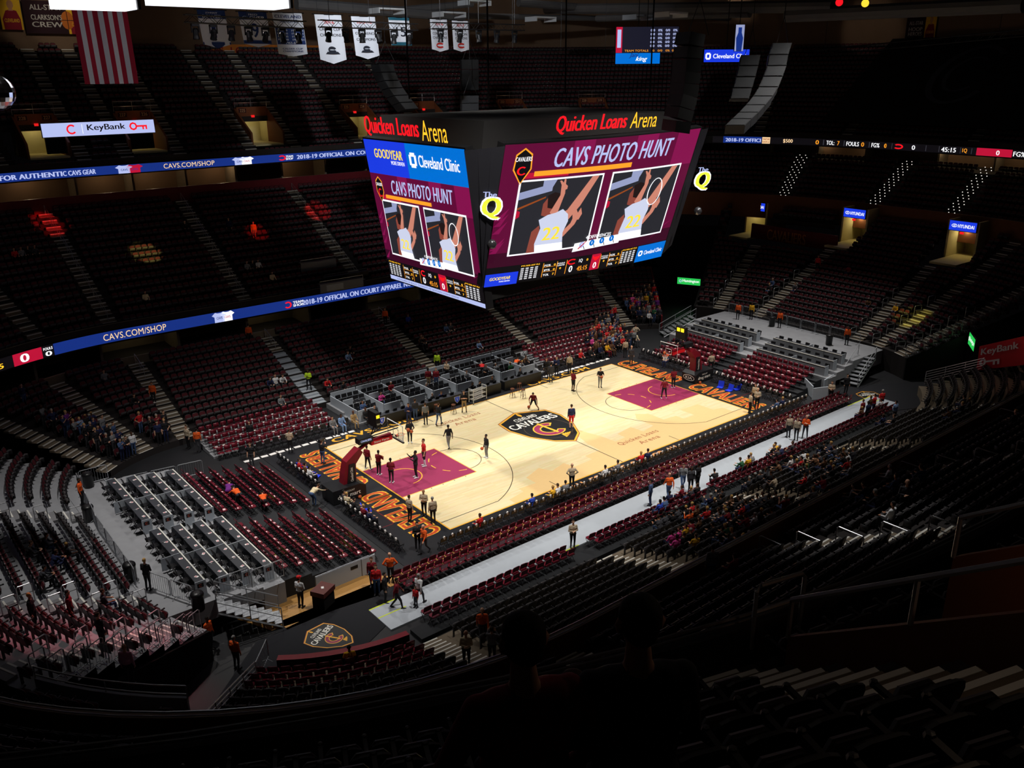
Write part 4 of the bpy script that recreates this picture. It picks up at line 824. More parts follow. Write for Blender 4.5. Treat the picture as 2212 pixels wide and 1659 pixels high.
light('banner_fill', 'SPOT', (24, -22, 12), 260, (1, 0.6, 0.55), tuple(c0.lerp(c2, 0.5)), 0.2, 60, 0.8)

# --- far vomitories of the upper deck
NUMS = [('228', '227'), ('227', '226'), ('225', ''), ('225', '224'), ('223', ''), ('222', '221'), ('220', '219')]
EXITM = glow('exit_glow', srgb(230, 30, 30), 1.0); PLATE = mat('number_plate', srgb(60, 16, 22), 0.6); TANT = mat('sign_tan', srgb(200, 160, 120), 0.6)
for i, q in enumerate(vq):
    x, y, nx, ny = bowl(q, 30.4); M = Matrix.Translation((x, y, 0)) @ Matrix.Rotation(math.atan2(nx, -ny), 4, 'Z')
    e = link('vomitory_portal', None, None); e.matrix_world = M; tag(e, ('orange walled deck entrance at the left picture edge', 'orange walled deck entrance beside the pale bank sign', 'orange walled deck entrance below the champions banners', 'orange walled deck entrance just before the scoreboard end', 'orange walled deck entrance behind the scoreboard name letters', 'orange walled deck entrance above the middle of the scoreboard', 'orange walled deck entrance above the side screen lettering')[i], 'entrance', 'upper deck entrances')
    for s in (-1, 1):
        mb = MB(); pts = [(-0.4, 18.2), (-0.4, 21.6), (3.2, 19.4), (3.2, 18.2)]
        mb.prism(pts, lambda a, z, d, s=s: Vector((s * (1.6 + d), a, z)), 0.0, 0.18); mb.obj('side_wall', BROWN, e)
    mb = MB(); mb.box(-1.6, 1.6, -0.4, -0.2, 20.7, 21.75); mb.obj('header', BROWN, e)
    mb = MB(); mb.box(-1.6, 1.6, -2.4, -2.2, 18.2, 20.9); mb.box(-1.6, 1.6, -2.4, 3.2, 18.1, 18.25); mb.box(-1.6, 1.6, -2.4, -0.4, 20.7, 20.8); mb.box(-1.7, -1.6, -2.4, -0.4, 18.2, 20.8); mb.box(1.6, 1.7, -2.4, -0.4, 18.2, 20.8); mb.obj('passage', CREAM, e)
    fn = flat((0, -0.18, 20.7), (-1, 0, 0), (0, 0, 1), (0, 1, 0))
    for s, t_ in ((-1, NUMS[i][0]), (1, NUMS[i][1])):
        if not t_: continue
        quad(fn, s * 1.0 - 0.4, 0.5, s * 1.0 + 0.4, 0.92, PLATE, e, 'number_plate', 0.01); lettering(t_, fn, (s * 1.0 - 0.28, 0.56, s * 1.0 + 0.28, 0.86), TANT, e, 'number_lettering', 0, 0.02, 1, 0.03)
    mb = MB(); mb.box(-0.2, 0.14, -0.16, -0.06, 20.72, 20.94); mb.obj('exit_sign', EXITM, e)
    mb = MB(); mb.tube([(-1.7, -0.3, 21.7), (-1.7, -0.3, 22.6), (1.7, -0.3, 22.6), (1.7, -0.3, 21.7)], 0.03, 5); mb.tube([(-1.7, -0.3, 22.15), (1.7, -0.3, 22.15)], 0.025, 5); mb.tube([(0, -0.3, 21.7), (0, -0.3, 22.6)], 0.025, 5); mb.obj('rail', STEEL, e)
    xx, yy, _, _ = bowl(q, 31.6)
    light('passage_lamp', 'POINT', (xx, yy, 20.4), 12 if i in (0, 1, 2, 3, 4) else 6, (1, 0.9, 0.55), size=0.2)
    xx, yy, _, _ = bowl(q, 28.9); light('passage_lamp', 'POINT', (xx, yy, 22.0), 5, (1, 0.55, 0.25), size=0.2)
# ================================================================== under the roof: banners, flag, trusses, lamps, speaker arrays
BW = mat('banner_white', srgb(222, 228, 240), 0.8); BN = mat('banner_navy', srgb(38, 62, 120), 0.8); BK = mat('banner_black', srgb(36, 40, 52), 0.8); BR_ = mat('banner_red', srgb(196, 48, 40), 0.8); BT = mat('banner_teal', srgb(30, 90, 110), 0.8)
def hang(px0, px1, py0, py1, y, name, label, m, point=0.0, tilt=0.0):
    """a cloth banner hung in the plane Y=y over the picture rectangle; returns object and a 0..1 surface"""
    a, b = on((px0 + px1) / 2, py0, 'y', y), on((px0 + px1) / 2, py1, 'y', y)
    x0, x1 = on(px0, (py0 + py1) / 2, 'y', y).x, on(px1, (py0 + py1) / 2, 'y', y).x; z1, z0 = a.z, b.z
    fn = lambda u, v, d=0: Vector((x0 + (x1 - x0) * u + tilt * (1 - v), y - d - 0.04 * math.sin(u * 9), z0 + (z1 - z0) * v))
    n = 10; mb = MB(); vs = []
    for i in range(n + 1):
        u = i / n; vb = 0.0 + point * abs(2 * u - 1)
        vs += [fn(u, vb, 0), fn(u, 1, 0), fn(u, vb, -0.015), fn(u, 1, -0.015)]
    fs = []
    for i in range(n): k = 4 * i; fs += [(k, k + 4, k + 5, k + 1), (k + 2, k + 3, k + 7, k + 6), (k, k + 2, k + 6, k + 4), (k + 1, k + 5, k + 7, k + 3)]
    fs += [(0, 1, 3, 2), (4 * n, 4 * n + 2, 4 * n + 3, 4 * n + 1)]
    mb.add(vs, fs); o = mb.obj(name, m); tag(o, label, 'banner', 'roof banners')
    r = MB(); r.tube([fn(-0.08, 1.005), fn(1.08, 1.005)], 0.04, 5); r.obj('hanging_rod', BLKM, o)
    for u in (0.1, 0.9):
        p = fn(u, 1.0); c = MB(); c.tube([p, (p.x, p.y, 35)], 0.012, 3); c.obj('wire', BLKM, o)
    return o, fn
def bl(o, fn, s, u0, v0, u1, v1, m, bold=0.02): lettering(s, fn, (u0, v0, u1, v1), m, o, 'banner_lettering', 0, bold, 1, 0.03)
YB = 20.0
o, f = hang(429, 489, 22, 104, YB, 'honour_banner', 'navy and white number 1 honour banner', BW, 0.1, 0.25)
quad(f, 0, 0.78, 1, 1, BN, o, 'banner_band', 0.012, 8); sshape(o, [(0, 0.1), (0.5, 0.0), (1, 0.1), (1, 0.16), (0, 0.16)], f, BN, 0.012, 'banner_band'); bl(o, f, 'JOHNNY', 0.28, 0.9, 0.72, 0.95, BW); bl(o, f, 'BOWER', 0.15, 0.8, 0.85, 0.88, BW); bl(o, f, '1', 0.4, 0.28, 0.55, 0.66, BN)
o, f = hang(518, 578, 26, 102, YB, 'honour_banner', 'navy and white number 9 honour banner', BW, 0.1, 0.25)
quad(f, 0, 0.78, 1, 1, BN, o, 'banner_band', 0.012, 8); bl(o, f, 'FRED', 0.34, 0.9, 0.66, 0.95, BW); bl(o, f, 'GLOVER', 0.1, 0.8, 0.9, 0.88, BW); bl(o, f, '9', 0.36, 0.28, 0.62, 0.68, BN); quad(f, 0, 0.1, 1, 0.2, BN, o, 'banner_band', 0.012, 8)
o, f = hang(592, 655, 28, 122, YB, 'season_banner', 'white banner listing old champion seasons in blue columns', BW, 0.06, 0.25)
bl(o, f, 'CLEVELAND', 0.05, 0.88, 0.95, 0.95, BN); bl(o, f, 'BARONS', 0.2, 0.78, 0.8, 0.85, BN); quad(f, 0.02, 0.28, 0.98, 0.66, BN, o, 'banner_band', 0.012, 8)
for i, s in enumerate(('1938-39', '1940-41', '1944-45', '1947-48')): bl(o, f, s, 0.06, 0.58 - i * 0.07, 0.42, 0.62 - i * 0.07, BW); bl(o, f, '1950-51', 0.56, 0.58 - i * 0.07, 0.94, 0.62 - i * 0.07, BW)
bl(o, f, '1963-64', 0.3, 0.29, 0.7, 0.34, BW); bl(o, f, 'CALDER CUP', 0.15, 0.16, 0.85, 0.2, BN); bl(o, f, 'CHAMPIONS', 0.15, 0.1, 0.85, 0.14, BN)
def mark(o, f, v0): # a plain dark emblem
    band(f, 0.5, v0 + 0.09, 0.16, 0.07, 0.06, 20, 340, BK, o, 'banner_emblem', 0.03, 14); sshape(o, [(0.22, v0), (0.78, v0), (0.7, v0 + 0.05), (0.3, v0 + 0.05)], f, BK, 0.03, 'banner_emblem')
o, f = hang(683, 740, 32, 138, YB, 'champions_banner', 'white 2016 cup champions banner with pointed foot', BW, 0.09, 0.25)
bl(o, f, '2016', 0.3, 0.82, 0.7, 0.88, BR_); bl(o, f, 'CALDER CUP', 0.1, 0.68, 0.9, 0.74, BK); bl(o, f, 'CHAMPIONS', 0.1, 0.56, 0.9, 0.62, BK); mark(o, f, 0.2)
o, f = hang(761, 812, 36, 128, YB, 'champions_banner', 'white 2015-16 conference champions banner with pointed foot', BW, 0.09, 0.25)
bl(o, f, '2015-16', 0.18, 0.84, 0.82, 0.9, BR_); bl(o, f, 'WESTERN', 0.16, 0.7, 0.84, 0.76, BK); bl(o, f, 'CONFERENCE', 0.08, 0.58, 0.92, 0.64, BK); bl(o, f, 'CHAMPIONS', 0.1, 0.44, 0.9, 0.5, BK); mark(o, f, 0.16)
o, f = hang(840, 884, 38, 98, YB, 'honour_banner', 'white number 15 honour banner with teal foot', BW, 0.0, 0.2)
bl(o, f, 'HOLLANDER', 0.1, 0.74, 0.9, 0.82, BK); bl(o, f, '15', 0.3, 0.32, 0.78, 0.66, BK); quad(f, 0, 0, 1, 0.12, BT, o, 'banner_band', 0.012, 8); quad(f, 0, 0.9, 1, 1.0, BT, o, 'banner_band', 0.012, 8)
o, f = hang(930, 966, 42, 112, YB, 'title_banner', 'narrow white banner with red conference champion lettering', BW, 0.08, 0.12)
bl(o, f, '2016', 0.25, 0.82, 0.75, 0.9, BR_)
for i, s in enumerate(('AMERICAN', 'CONFERENCE', 'CHAMPIONS')): bl(o, f, s, 0.08, 0.66 - 0.13 * i, 0.92, 0.74 - 0.13 * i, BK)
band(f, 0.5, 0.2, 0.25, 0.09, 0.06, 40, 320, BR_, o, 'banner_emblem', 0.03, 14)
o, f = hang(977, 1011, 45, 112, YB, 'title_banner', 'narrow white division champion banner, last of the roof row', BW, 0.08, 0.12)
bl(o, f, '2017', 0.25, 0.82, 0.75, 0.9, BR_)
for i, s in enumerate(('EAST', 'DIVISION', 'CHAMPIONS')): bl(o, f, s, 0.12, 0.66 - 0.13 * i, 0.88, 0.74 - 0.13 * i, BK)
band(f, 0.5, 0.2, 0.25, 0.09, 0.06, 40, 320, BR_, o, 'banner_emblem', 0.03, 14)
light('banner_fill', 'SPOT', (-10, 2, 33), 15000, (0.95, 0.97, 1.0), (4, 20, 28), 0.3, 70, 0.8)  # added spotlight standing in for the light panels' glow on the banners
# striped flag
a, b = on(220, 12, 'y', 14.0), on(253, 181, 'y', 14.0); w = 3.1
FLR = mat('flag_red', srgb(150, 20, 46), 0.8); FLW = mat('flag_white', srgb(190, 196, 204), 0.8)
FG = empty('striped_flag', (0, 0, 0)); tag(FG, 'large red and white striped flag hanging from the roof', 'flag')
for i in range(11):
    mb = MB(); vs = []
    for k in range(13):
        t = k / 12; z = a.z + 1 + (b.z - a.z - 1) * t
        for u in (i / 11, (i + 1) / 11): vs += [(a.x - 0.2 + (b.x - a.x) * 0.55 * t + (u - 0.5) * w, 14 - 0.07 * math.sin(u * 14), z), (a.x - 0.2 + (b.x - a.x) * 0.55 * t + (u - 0.5) * w, 14.02 - 0.07 * math.sin(u * 14), z)]
    mb.add(vs, [f_ for k in range(12) for f_ in ((4 * k, 4 * k + 2, 4 * k + 6, 4 * k + 4), (4 * k + 1, 4 * k + 5, 4 * k + 7, 4 * k + 3))]); mb.obj('red_stripe' if i % 2 == 0 else 'white_stripe', FLR if i % 2 == 0 else FLW, FG)
# player banners on the far and right walls (plain figure in a wine vest)
YEL = mat('print_yellow', srgb(244, 190, 40), 0.8); PSK = mat('print_skin', srgb(196, 140, 100), 0.8); PWN = mat('print_wine', srgb(140, 26, 44), 0.8); PBK = mat('print_maroon', srgb(44, 18, 28), 0.8); PWH = mat('print_white', srgb(200, 196, 190), 0.8); PORG = mat('print_orange', srgb(206, 112, 40), 0.8); GMT = mat('print_gold', srgb(180, 130, 50), 0.8)
def poster(fn, o, lines, right=True, ball=False):
    quad(fn, 0, 0, 0.64, 1, PBK, o, 'print', 0.012); quad(fn, 0.64, 0, 1, 1, YEL, o, 'print', 0.012)
    for s, v in lines: bl(o, fn, s, 0.1, v, 0.56, v + 0.16, PWH, 0.02)
    sshape(o, [(0.68, 0), (0.67, 0.35), (0.74, 0.62), (0.78, 0.64), (0.88, 0.64), (0.92, 0.62), (0.97, 0.35), (0.97, 0.0)], fn, PWN, 0.02, 'print'); sshape(o, ring(0.83, 0.82, 0.055, 0.15, 14), fn, PSK, 0.02, 'print'); sshape(o, [(0.79, 0.62), (0.87, 0.62), (0.85, 0.75), (0.81, 0.75)], fn, PSK, 0.022, 'print')
    bl(o, fn, 'CLEVELAND', 0.7, 0.24, 0.95, 0.36, YEL)
    if ball: sshape(o, ring(0.64, 0.42, 0.1, 0.28, 18), fn, PORG, 0.03, 'print'); quad(fn, 0.54, 0.41, 0.74, 0.43, PBK, o, 'print', 0.035); quad(fn, 0.635, 0.15, 0.645, 0.7, PBK, o, 'print', 0.035)
def wall_banner(px0, px1, py0, py1, axis, val, label, lines, ball=False):
    c = [on(px0, py1, axis, val), on(px1, py1, axis, val), on(px0, py0, axis, val), on(px1, py0, axis, val)]
    c[1].z = c[0].z; c[3].z = c[2].z; c[2].x, c[2].y = c[0].x, c[0].y; c[3].x, c[3].y = c[1].x, c[1].y
    fn = face(*c, 0); mb = MB(); v = [fn(u, w_, d) for d in (0, -0.05) for u, w_ in ((0, 0), (1, 0), (1, 1), (0, 1))]; mb.add(v, [(0, 1, 2, 3), (7, 6, 5, 4), (0, 4, 5, 1), (1, 5, 6, 2), (2, 6, 7, 3), (3, 7, 4, 0)])
    o = mb.obj('player_banner', PBK); tag(o, label, 'banner', 'player banners on the upper walls'); poster(fn, o, lines, ball=ball); return o
wall_banner(58, 200, 0, 72, 'y', 54.9, 'player banner with CLARKSON\'S CREW lettering and a ball', (('ALL-STAR', 0.72), ("CLARKSON'S", 0.42), ('CREW', 0.2)), True)
wall_banner(-80, 52, -6, 62, 'y', 54.9, 'dim player banner at the picture edge beside the crew banner', (('ALL-STAR', 0.72),))
wall_banner(1838, 1942, 42, 94, 'x', 69.6, 'player banner lettered COLLIN\'S YOUNG BULLS', (('COMMUNITY', 0.78), ('ALL-STAR', 0.6), ("COLLIN'S", 0.32), ('"YOUNG BULLS"', 0.12)))
wall_banner(1954, 2018, 36, 86, 'x', 69.6, 'dim player banner lettered HOOP HEROES', (('ALL-STAR', 0.62), ('HOOP', 0.36), ('HEROES', 0.16)))
wall_banner(1612, 1712, 54, 106, 'x', 69.6, 'player banner lettered DOUBLE T\'S TROOPS behind the speakers', (('COMMUNITY', 0.76), ('ALL-STAR', 0.58), ("DOUBLE T'S", 0.3), ('TROOPS', 0.1)))
wall_banner(1500, 1600, 58, 110, 'x', 69.6, 'dim player banner half hidden by the dark speaker column', (('ALL-STAR', 0.6),))
for px in (100, 160): p = on(px, 40, 'y', 54); light('banner_fill', 'SPOT', (p.x - 1, 44, 34.5), 700, (1, 0.9, 0.75), (p.x, 55, p.z), 0.2, 40, 0.6)
p = on(1890, 70, 'x', 69.6); light('banner_fill', 'SPOT', (58, p.y, 35), 380, (1, 0.85, 0.7), (69.6, p.y, p.z), 0.2, 40, 0.6)
p = on(1665, 80, 'x', 69.6); light('banner_fill', 'SPOT', (58, p.y, 35), 260, (1, 0.85, 0.7), (69.6, p.y, p.z), 0.2, 40, 0.6)
# yellow advert strip under the row of banners
c0 = on(458, 122, 'y', 54.6); c1 = on(690, 124, 'y', 54.6); fn = lambda u, v, d=0: Vector((c0.x + (c1.x - c0.x) * u, 54.6 - d, c0.z - 0.1 + 1.35 * v))
mb = MB(); mb.box(c0.x, c1.x, 54.6, 54.7, c0.z - 0.1, c0.z + 1.25); o = mb.obj('yellow_advert', mat('advert_ochre', srgb(206, 120, 40), 0.7)); tag(o, 'ochre advert strip on the wall behind the banners', 'banner'); lettering('C  LOUDVILLE', fn, (0.05, 0.2, 0.62, 0.8), PWN, o, 'advert_lettering', 0, 0.02, 1.1, 0.02); lettering('FirstEnergy', fn, (0.78, 0.3, 0.97, 0.7), PWN, o, 'advert_lettering', 0, 0.01, 1, 0.02)
# glowing white light panels at the top edge
PAN = glow('light_panel_glow', (0.93, 0.95, 1.0), 1.5)
for i, (x0, x1, y1, zz) in enumerate(((108, 268, 20, 30.2), (314, 590, 12, 30.6))):
    a, b = at(x0, y1, zz), at(x1, y1 - 8, zz)
    a, b = on(x0, y1, 'y', 6.0), on(x1, y1 - 6, 'y', 6.0); mb = MB(); mb.box(a.x, b.x, 4.0, 6.0, a.z, a.z + 1.6); o = mb.obj('light_panel', PAN); tag(o, ('white glowing light panel above the striped flag', 'wide white glowing light panel above the honour banners')[i], 'light', 'roof light panels')
    mb = MB(); mb.box(a.x - 0.15, b.x + 0.15, 3.8, 6.1, a.z + 1.6, a.z + 1.9); mb.obj('housing', BLKM, o); mb = MB(); mb.box(b.x, b.x + 0.15, 3.8, 6.1, a.z, a.z + 1.6); mb.obj('end_cap', BLKM, o)
# trusses with moving lamps
def truss(p0, p1, label, lamps, hl=0.42):
    p0, p1 = Vector(p0), Vector(p1); L = (p1 - p0).length; d = (p1 - p0) / L; e = empty('lighting_truss', tuple(p0)); tag(e, label, 'truss', 'lighting trusses')
    sd = d.cross(Vector((0, 0, 1))).normalized(); mb = MB(); n = int(L / 0.9)
    for s, z in ((-hl / 2, 0), (hl / 2, 0), (-hl / 2, hl), (hl / 2, hl)): mb.tube([sd * s + Vector((0, 0, z)), d * L + sd * s + Vector((0, 0, z))], 0.035, 5)
    mb.obj('chords', BLKM, e)
    mb = MB()
    for k in range(n):
        for s in (-hl / 2, hl / 2): mb.tube([d * (L * k / n) + sd * s, d * (L * (k + .5) / n) + sd * s + Vector((0, 0, hl)), d * (L * (k + 1) / n) + sd * s], 0.018, 4, caps=False)
    mb.obj('lattice', BLKM, e)
    for k in (0.1, 0.5, 0.9): mb = MB(); mb.tube([d * (L * k) + Vector((0, 0, hl)), d * (L * k) + Vector((0, 0, 38.95 - p0.z))], 0.02, 4); mb.obj('cable', BLKM, e)
    for k in range(lamps):
        q = d * (L * (k + 0.5) / lamps) + Vector((0, 0, -0.05)); l = MB(); a = random.uniform(-0.5, 0.5)
        l.box(-0.22, 0.22, -0.12, 0.12, -0.14, 0.0); l.box(-0.24, -0.19, -0.05, 0.05, -0.5, -0.1); l.box(0.19, 0.24, -0.05, 0.05, -0.5, -0.1)
        l.lathe([(0.08, 0.22), (0.17, 0.12), (0.17, -0.2), (0.21, -0.38), (0.19, -0.42)], 10, 0, Matrix.Translation((0, 0, -0.45)) @ Matrix.Rotation(a, 4, 'X'))
        x_ = l.obj('moving_lamp', BLKM, e, loc=q)
    return e
p = on(400, 48, 'y', 10); p2 = on(660, 62, 'y', 10); truss((p.x, 10, p.z), (p2.x, 10, p2.z), 'black lighting truss in front of the number 1 and number 9 banners', 7)
p = on(690, 58, 'y', 11); p2 = on(900, 66, 'y', 11); truss((p.x, 11, p.z), (p2.x, 11, p2.z), 'black lighting truss in front of the champions banners', 6)
p = on(930, 62, 'y', 12); p2 = on(1130, 66, 'y', 12); truss((p.x, 12, p.z), (p2.x, 12, p2.z), 'black lighting truss between the last banner and the scoreboard cables', 5)
p = on(1080, 120, 'y', 24); p2 = on(1330, 115, 'y', 24); truss((p.x, 24, p.z), (p2.x, 24, p2.z), 'thin grey truss beyond the curved black speaker column', 0, 0.6)
p = on(1740, 122, 'x', 40); p2 = on(2212, 78, 'x', 40); truss((40, p.y, p.z), (40, p2.y, p2.z), 'long dark truss crossing in front of the right upper deck', 0, 0.5)
for px, py, m in ((1813, 5, S_RED), (1869, 7, S_YEL)):
    p = on(px, py, 'x', 30); mb = MB(); M = Matrix.Translation(p) @ (CAM - p).to_track_quat('Z', 'Y').to_matrix().to_4x4()
    mb.lathe([(0.12, -0.5), (0.3, -0.3), (0.34, 0.0)], 12, 0, M); o = mb.obj('show_lamp', BLKM); tag(o, '%s show lamp pointing at the camera from the roof' % ('red' if m is S_RED else 'yellow'), 'lamp', 'roof show lamps'); mb = MB(); mb.lathe([(0.3, 0.01), (0.28, 0.03)], 12, 0, M); mb.obj('lens', m, o)
    mb = MB(); mb.tube([p, (p.x, p.y, 38)], 0.03, 4); mb.obj('cable', BLKM, o)
# floodlight heads where the beams start
for i, (x, y) in enumerate(COURT_SPOTS):
    mb = MB(); mb.lathe([(0.25, 0.9), (0.3, 0.5), (0.6, 0.02)], 14, 0, Matrix.Translation((x, y, 33.1))); o = mb.obj('floodlight', BLKM); tag(o, 'catwalk floodlight above the %s, %s in its row' % ('near sideline' if y < 0 else 'far sideline' if y > 0 else 'court ends', ('first', 'second', 'third')[i % 3]), 'lamp', 'floodlights'); mb = MB(); mb.tube([(x, y, 34), (x, y, 39)], 0.04, 4); mb.obj('hanger', BLKM, o)
# roof ducts and pale cross members seen between the banners
for i, (x0, y0, x1, y1, r) in enumerate(((640, 8, 1000, 36, 0.5), (820, 26, 1020, 8, 0.35), (1000, 34, 1290, 40, 0.3), (1180, 20, 1800, 14, 0.55), (1290, 40, 1620, 30, 0.35), (1700, 34, 2212, 10, 0.6), (1120, 6, 1700, 48, 0.4))):
    a, b = on(x0, y0, 'y', 34.0), on(x1, y1, 'y', 34.0)
    if x0 >= 1180: a, b = on(x0, y0, 'x', 34.0), on(x1, y1, 'x', 34.0)
    mb = MB(); mb.tube([a, b], r, 10); mb.obj('duct', DUCT, ROOF)
for i, (px, py) in enumerate(((835, 22), (970, 30), (1025, 5), (1168, 40), (1450, 30), (1380, 36))):
    p = on(px, py, 'y', 26.0) if px < 1300 else on(px, py, 'x', 26.0); mb = MB(); mb.box(-1.3, 1.3, -0.9, 0.9, 0, 0.14); mb.box(-1.3, -1.22, -0.9, 0.9, -0.3, 0); mb.box(1.22, 1.3, -0.9, 0.9, -0.3, 0)
    o = mb.obj('roof_reflector', mat('pale_reflector', srgb(200, 205, 210), 0.5), ROOF, loc=p)
# speaker arrays
SPK = mat('speaker_grey', srgb(44, 45, 48), 0.55); SPKD = mat('speaker_black', srgb(18, 19, 21), 0.6); GRIL = mat('speaker_grille', srgb(54, 56, 60), 0.7, bump=0.4, nscale=120)
def array(path, size, facing, body, grille, label, hz=37):
    """a hanging column of cabinets along a list of points; facing = direction of the grilles"""
    e = empty('speaker_array', tuple(path[0])); tag(e, label, 'speaker', 'hanging speaker arrays'); w, dp = size; o0 = Vector(path[0])
    for k in range(len(path) - 1):
        a, b = Vector(path[k]), Vector(path[k + 1]); ax = (a - b).normalized(); sd = Vector((-facing[1], facing[0], 0)).normalized(); fr = sd.cross(ax).normalized()
        if fr.dot(Vector(facing)) < 0: fr = -fr
        h = (a - b).length; M = Matrix.Translation((a + b) / 2 - o0) @ Matrix((sd, fr, ax)).transposed().to_4x4(); mb = MB()
        mb.box(-w / 2, w / 2, -dp, 0, -h / 2 + 0.02, h / 2 - 0.02, 0, M); c = mb.obj('cabinet', body, e)
        g = MB(); g.box(-w / 2 + 0.05, w / 2 - 0.05, 0, 0.03, -h / 2 + 0.05, h / 2 - 0.05, 0, M); g.obj('grille', grille, c)
    mb = MB(); p = Vector(path[0]) - o0
    for s in (-w / 2, w / 2): mb.tube([p + Vector((s, 0, 0)), p + Vector((0, 0, 1.6)), p + Vector((0, 0, hz - path[0][2]))], 0.025, 4)
    mb.obj('rigging', BLKM, e); return e
def pth(pts, axis, v): return [tuple(on(a, b, axis, v)) for a, b in pts]
array(pth([(1690, 92), (1682, 118), (1678, 142), (1670, 165), (1660, 188), (1648, 208), (1632, 227), (1617, 243), (1602, 257), (1588, 271)], 'y', -8.0), (1.25, 0.75), (-0.75, -0.66, 0), SPK, GRIL, 'curved grey speaker array hanging by the end ribbon screen')
array(pth([(1622, 118), (1617, 142), (1611, 166), (1604, 190), (1597, 214)], 'y', -7.0), (1.25, 0.8), (-0.75, -0.66, 0), SPK, GRIL, 'short grey speaker array beside the long curved one')
array(pth([(1508, 75), (1503, 103), (1500, 128), (1498, 156), (1495, 182), (1491, 210), (1484, 238), (1478, 262), (1474, 288)], 'y', -15.0), (1.6, 0.8), (0.9, -0.4, 0), SPKD, SPKD, 'dark speaker column in front of the scoreboard side screen')
array(pth([(834, 138), (838, 156), (846, 174), (855, 190), (866, 206), (878, 221), (890, 236)], 'y', 16.0), (1.7, 0.8), (0.3, -0.95, 0), SPKD, SPKD, 'curved black speaker array hanging over the scoreboard end')
array(pth([(1015, 128), (1016, 150), (1016, 172), (1016, 195)], 'y', 20.0), (1.5, 0.7), (-0.4, -0.9, 0), SPKD, SPKD, 'straight black speaker column behind the scoreboard')
array(pth([(1016, 206), (1016, 223), (1016, 240)], 'y', 19.0), (1.5, 0.7), (-0.4, -0.9, 0), SPK, GRIL, 'grey lower speaker pair behind the scoreboard')
# far corner score screens
def wall_screen(px0, px1, py0, py1, m, label, name='score_screen'):
    D = 88.0; cc = CAM + ray((px0 + px1) / 2, (py0 + py1) / 2).normalized() * D; nn = Vector((-0.62, -0.78, 0)).normalized(); rr = Vector((0, 0, 1)).cross(nn)
    k = D / FPX * 1.0; fac = abs(rr.dot(RGT)); w2 = rr * ((px1 - px0) * k / 2 / fac); h2 = Vector((0, 0, (py1 - py0) * k / 2)); c = [cc - w2 - h2, cc + w2 - h2, cc - w2 + h2, cc + w2 + h2]
    fn = face(*c, 0); mb = MB(); v = [fn(u, w_, d) for d in (0, -0.4) for u, w_ in ((-.01, -.01), (1.01, -.01), (1.01, 1.01), (-.01, 1.01))]; mb.add(v, [(0, 1, 2, 3), (7, 6, 5, 4), (0, 4, 5, 1), (1, 5, 6, 2), (2, 6, 7, 3), (3, 7, 4, 0)]); o = mb.obj(name, CASE); tag(o, label, 'screen', 'corner screens')
    t = MB(); t.tube([fn(0.5, 1.0, -0.2), (fn(0.5, 1, -0.2).x, fn(0.5, 1, -0.2).y, 39)], 0.05, 4); t.obj('hanger', BLKM, o)
    quad(fn, 0, 0, 1, 1, m, o, 'screen_face', 0.02); return o, fn
o, fn = wall_screen(1336, 1460, 62, 110, G('dark_slate', (26, 26, 40)), 'dark statistics screen hanging high in the far corner')
for c_ in range(4):
    for r_ in range(5): lettering('0/0' if c_ % 2 == 0 else '0%', fn, (0.55 + c_ * 0.12, 0.22 + r_ * 0.15, 0.62 + c_ * 0.12, 0.31 + r_ * 0.15), S_LIL, o, 'screen_lettering', 0, 0.02, 1, 0.04)
lettering('TEAM TOTALS    0   0/0   0%  0/0', fn, (0.14, 0.04, 0.98, 0.12), S_ORG, o, 'screen_lettering', 0, 0.01, 1, 0.04); quad(fn, 0.0, 0, 0.1, 1, S_CRIM, o, 'screen_band', 0.03); quad(fn, 0.02, 0.2, 0.08, 0.9, S_LIL, o, 'screen_band', 0.035)
o, fn = wall_screen(1333, 1422, 112, 136, S_CYA, 'bright blue cleaning advert screen below the statistics screen', 'advert_screen'); lettering('Jani', fn, (0.3, 0.42, 0.52, 0.86), S_NAVY, o, 'screen_lettering', 0.4, 0.02, 1, 0.04); lettering('king', fn, (0.45, 0.12, 0.72, 0.56), S_WHT, o, 'screen_lettering', 0.4, 0.02, 1, 0.04)
o, fn = wall_screen(1525, 1614, 109, 132, S_BLU, 'blue clinic advert screen behind the short speaker array', 'advert_screen'); lettering('Cleveland Clinic', fn, (0.2, 0.3, 0.98, 0.66), S_WHT, o, 'screen_lettering', 0, 0.02, 1, 0.04); clinic(fn, o, 0.03, 0.2, 0.15, 0.75, 0.04)
o, fn = wall_screen(1589, 1606, 58, 106, S_STEEL, 'narrow violet picture screen beside the troops banner', 'advert_screen'); sshape(o, [(0.2, 0), (0.1, 0.5), (0.3, 0.7), (0.3, 0.9), (0.7, 0.9), (0.7, 0.7), (0.9, 0.5), (0.8, 0)], fn, S_NAVY, 0.04, 'screen_picture')
# mirror ball at the left edge
p = on(-8, 200, 'y', 0.0); mb = MB()
for i in range(13): pass
prof = [(max(0.01, 0.75 * math.sin(PI * i / 12)), -0.75 * math.cos(PI * i / 12)) for i in range(13)]; mb.lathe(prof, 24, 0, Matrix.Translation(p)); o = mb.obj('mirror_ball', mat('mirror_facets', (0.9, 0.9, 0.95), 0.08, metal=1.0)); tag(o, 'silver mirror ball cut by the left picture edge', 'mirror ball'); mb = MB(); mb.tube([p + Vector((0, 0, 0.74)), (p.x, p.y, 38)], 0.02, 4); mb.obj('cable', BLKM, o)
